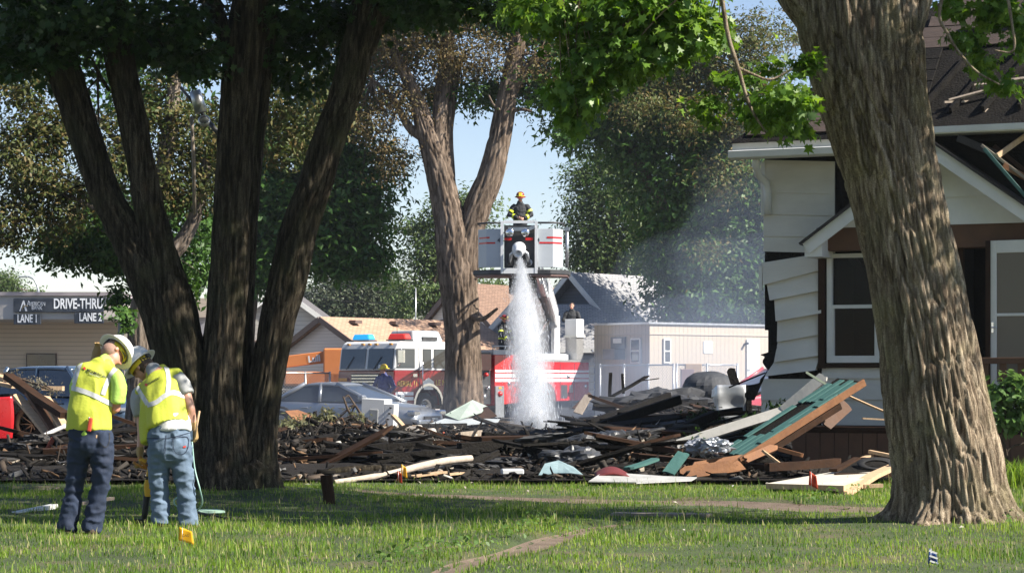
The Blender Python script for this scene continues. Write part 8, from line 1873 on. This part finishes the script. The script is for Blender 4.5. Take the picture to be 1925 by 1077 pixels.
# floodlight hanging in the left maple
fd = thing('yard_light', 'old grey floodlight on a pole hanging behind the left stems', 'light', P(375, 400, 27.5)); fo = fd.location
b = MB(fo); b.tube([P(366, 402, 27.5), P(364, 300, 27.5), P(360, 220, 27.5)], .022, 8); b.build('pole', M_woodg, fd)
b = MB(fo); b.tube([P(366, 172, 27.4), P(372, 190, 27.4), P(378, 212, 27.4)], [.07, .075, .07], 14); b.build('lamp_body', M_galv, fd)
b = MB(fo); b.lathe([(.01, 0), (.06, .01), (.075, .06), (.06, .07)], 16, P(385, 232, 27.3), Matrix.Rotation(R(60), 3, 'X')); b.build('sensor', M_galv, fd)
b = MB(fo); b.tube([P(392, 230, 27.5), P(415, 256, 27.4)], .03, 8); b.tube([P(340, 165, 27.5), P(360, 190, 27.4), P(392, 228, 27.4)], .02, 8); b.build('bracket', M_dark, fd)
# ------------------------------------------------------------------ water, smoke, haze
def volmat(name, col, dens, aniso=0.0):
    m = bpy.data.materials.new(name); m.use_nodes = True; t = m.node_tree
    for n in list(t.nodes):
        if n.type == 'BSDF_PRINCIPLED': t.nodes.remove(n)
    v = t.nodes.new('ShaderNodeVolumePrincipled'); v.inputs['Color'].default_value = (*col, 1); v.inputs['Density'].default_value = dens; v.inputs['Anisotropy'].default_value = aniso
    t.links.new(v.outputs[0], t.nodes['Material Output'].inputs['Volume']); return m
w0 = P(977, 486, 65.3); w1 = P(1003, 812, 51.5)
def wpt(s):
    """stream axis, s 0..1; straight at first, then falling"""
    p = w0.lerp(w1, s); p.z += 1.1 * s * (1 - s); return p
def wr(s): return .055 + .28 * min(1, s / .5) ** .9 + .11 * s
wt = thing('water_stream', 'white jet of water falling from the raised platform', 'water', w0)
def wcone(name, k, dens, s0=0, s1=1, n=26, na=24, seed=1):
    S = np.linspace(s0, s1, n); V = []
    for i, s in enumerate(S):
        c = wpt(s); t = (wpt(min(1, s + .02)) - wpt(max(0, s - .02))).normalized(); u = t.orthogonal().normalized(); w = t.cross(u)
        for q in range(na):
            a = 2 * math.pi * q / na; nz = mnoise.noise(Vector((math.cos(a) * 1.5, math.sin(a) * 1.5, s * 9 + seed))); r_ = wr(s) * k * (1 + .28 * nz); V.append(c + (u * math.cos(a) + w * math.sin(a)) * r_)
    F = [(i * na + q, i * na + (q + 1) % na, (i + 1) * na + (q + 1) % na, (i + 1) * na + q) for i in range(n - 1) for q in range(na)] + [tuple(reversed(range(na))), tuple((n - 1) * na + q for q in range(na))]
    b = MB(w0); b.add(V, F, 0, True); return b.build(name, volmat(name, (.99, .99, 1.0), dens, .0), wt)
wcone('mist', 1.35, .22, seed=2); wcone('spray', .90, .60, seed=5); wcone('jet_core', .5, 2.4, 0, .97, seed=9)
rw = np.random.default_rng(3); n = 19000
S = rw.uniform(0, 1, n) ** .85; A = rw.uniform(0, 2 * np.pi, n); Rr = np.abs(rw.normal(0, .62, n)); C = np.array([wpt(s) for s in S]); T = np.array([(wpt(min(1, s + .02)) - wpt(max(0, s - .02))).normalized() for s in S])
U = np.cross(T, np.array([1., 0, 0])); U /= np.linalg.norm(U, axis=1)[:, None]; W = np.cross(T, U); rad = np.array([wr(s) for s in S]) * Rr
c = C + U * (np.cos(A) * rad)[:, None] + W * (np.sin(A) * rad)[:, None]
ln = rw.uniform(.05, .30, n) * (.5 + S); r_ = rw.uniform(.002, .007, n)
V = np.stack([c - T * ln[:, None], c + U * r_[:, None], c + (W * .87 - U * .5) * r_[:, None], c + (-W * .87 - U * .5) * r_[:, None], c + T * ln[:, None] * .6], 1)
f = np.array([(0, 2, 1), (0, 3, 2), (0, 1, 3), (4, 1, 2), (4, 2, 3), (4, 3, 1)])
M_drop, t_, b_, N_, L_ = nmat('water_drops'); b_.inputs['Base Color'].default_value = (.80, .84, .88, 1); b_.inputs['Roughness'].default_value = .25
tr_ = N_('ShaderNodeBsdfTranslucent'); tr_.inputs[0].default_value = (.85, .88, .92, 1); mx_ = N_('ShaderNodeMixShader'); mx_.inputs[0].default_value = .5; L_(b_.outputs[0], mx_.inputs[1]); L_(tr_.outputs[0], mx_.inputs[2]); L_(mx_.outputs[0], t_.nodes['Material Output'].inputs['Surface'])
tag(obj('droplets', mesh_np('droplets', V.reshape(-1, 3) - np.array(w0), (np.arange(n)[:, None, None] * 5 + f[None]).reshape(-1, 3)), M_drop, wt), kind='stuff')
# smoke drifting over the heap towards the tall tree
def puffs(lst, name, label, dens, col, vox):
    b = MB()
    for (px, py, d, rx, ry, rz) in lst: ball(b, P(px, py, d), rx, ry, rz)
    me = remesh(b, vox, 8, (.5, .5, .5), vox); return tag(obj(name, me, volmat(name, col, dens, .3)), label, 'smoke', kind='stuff')
for k, q in enumerate((([(1290, 740, 54, 2.6, 4, 1.2), (1200, 760, 50, 2.2, 3, .9), (1120, 740, 54, 2.0, 3, 1.0)], .022), ([(1370, 690, 58, 2.6, 4, 1.6), (1310, 640, 60, 2.4, 4, 1.2)], .019), ([(1330, 590, 63, 3.2, 4, 2.2), (1410, 560, 62, 1.8, 3, 1.8)], .014),
                       ([(1395, 480, 66, 2.2, 4, 2.2)], .011), ([(1250, 700, 60, 2.6, 4, 1.4)], .008), ([(1410, 370, 70, 2.0, 3, 2.0), (1460, 300, 68, 1.4, 3, 1.6)], .006), ([(1490, 130, 40, .5, 1, .5), (1470, 200, 40, .35, .8, .4)], .06))):
    puffs(q[0], 'smoke', ['smoke rising from the heap behind the charred beams', 'smoke in front of the site office roof', 'smoke drifting across the shingle roof', 'smoke beside the house corner', 'smoke bank in front of the trailer end', 'faint smoke above the house eave', 'wisp of smoke above the house roof edge'][k], q[1], (.66, .78, 1.0), .3 if k < 6 else .08)
puffs([(1250, 790, 44, 2.2, 3, .5), (1080, 790, 46, 2.0, 3, .6), (760, 790, 46, 2.6, 4, .7), (900, 780, 50, 2.2, 4, .8), (620, 770, 50, 2.0, 4, .8)], 'low_smoke', 'thin pale smoke lying low over the rubble', .008, (.80, .86, 1.0), .4)
b = MB(); b.bx(-150, 150, -8, 172, -1.3, 27); tag(b.build('haze', volmat('haze', (.80, .87, 1.0), .0002, .2), None), 'thin blue haze in the air', 'haze', kind='stuff')
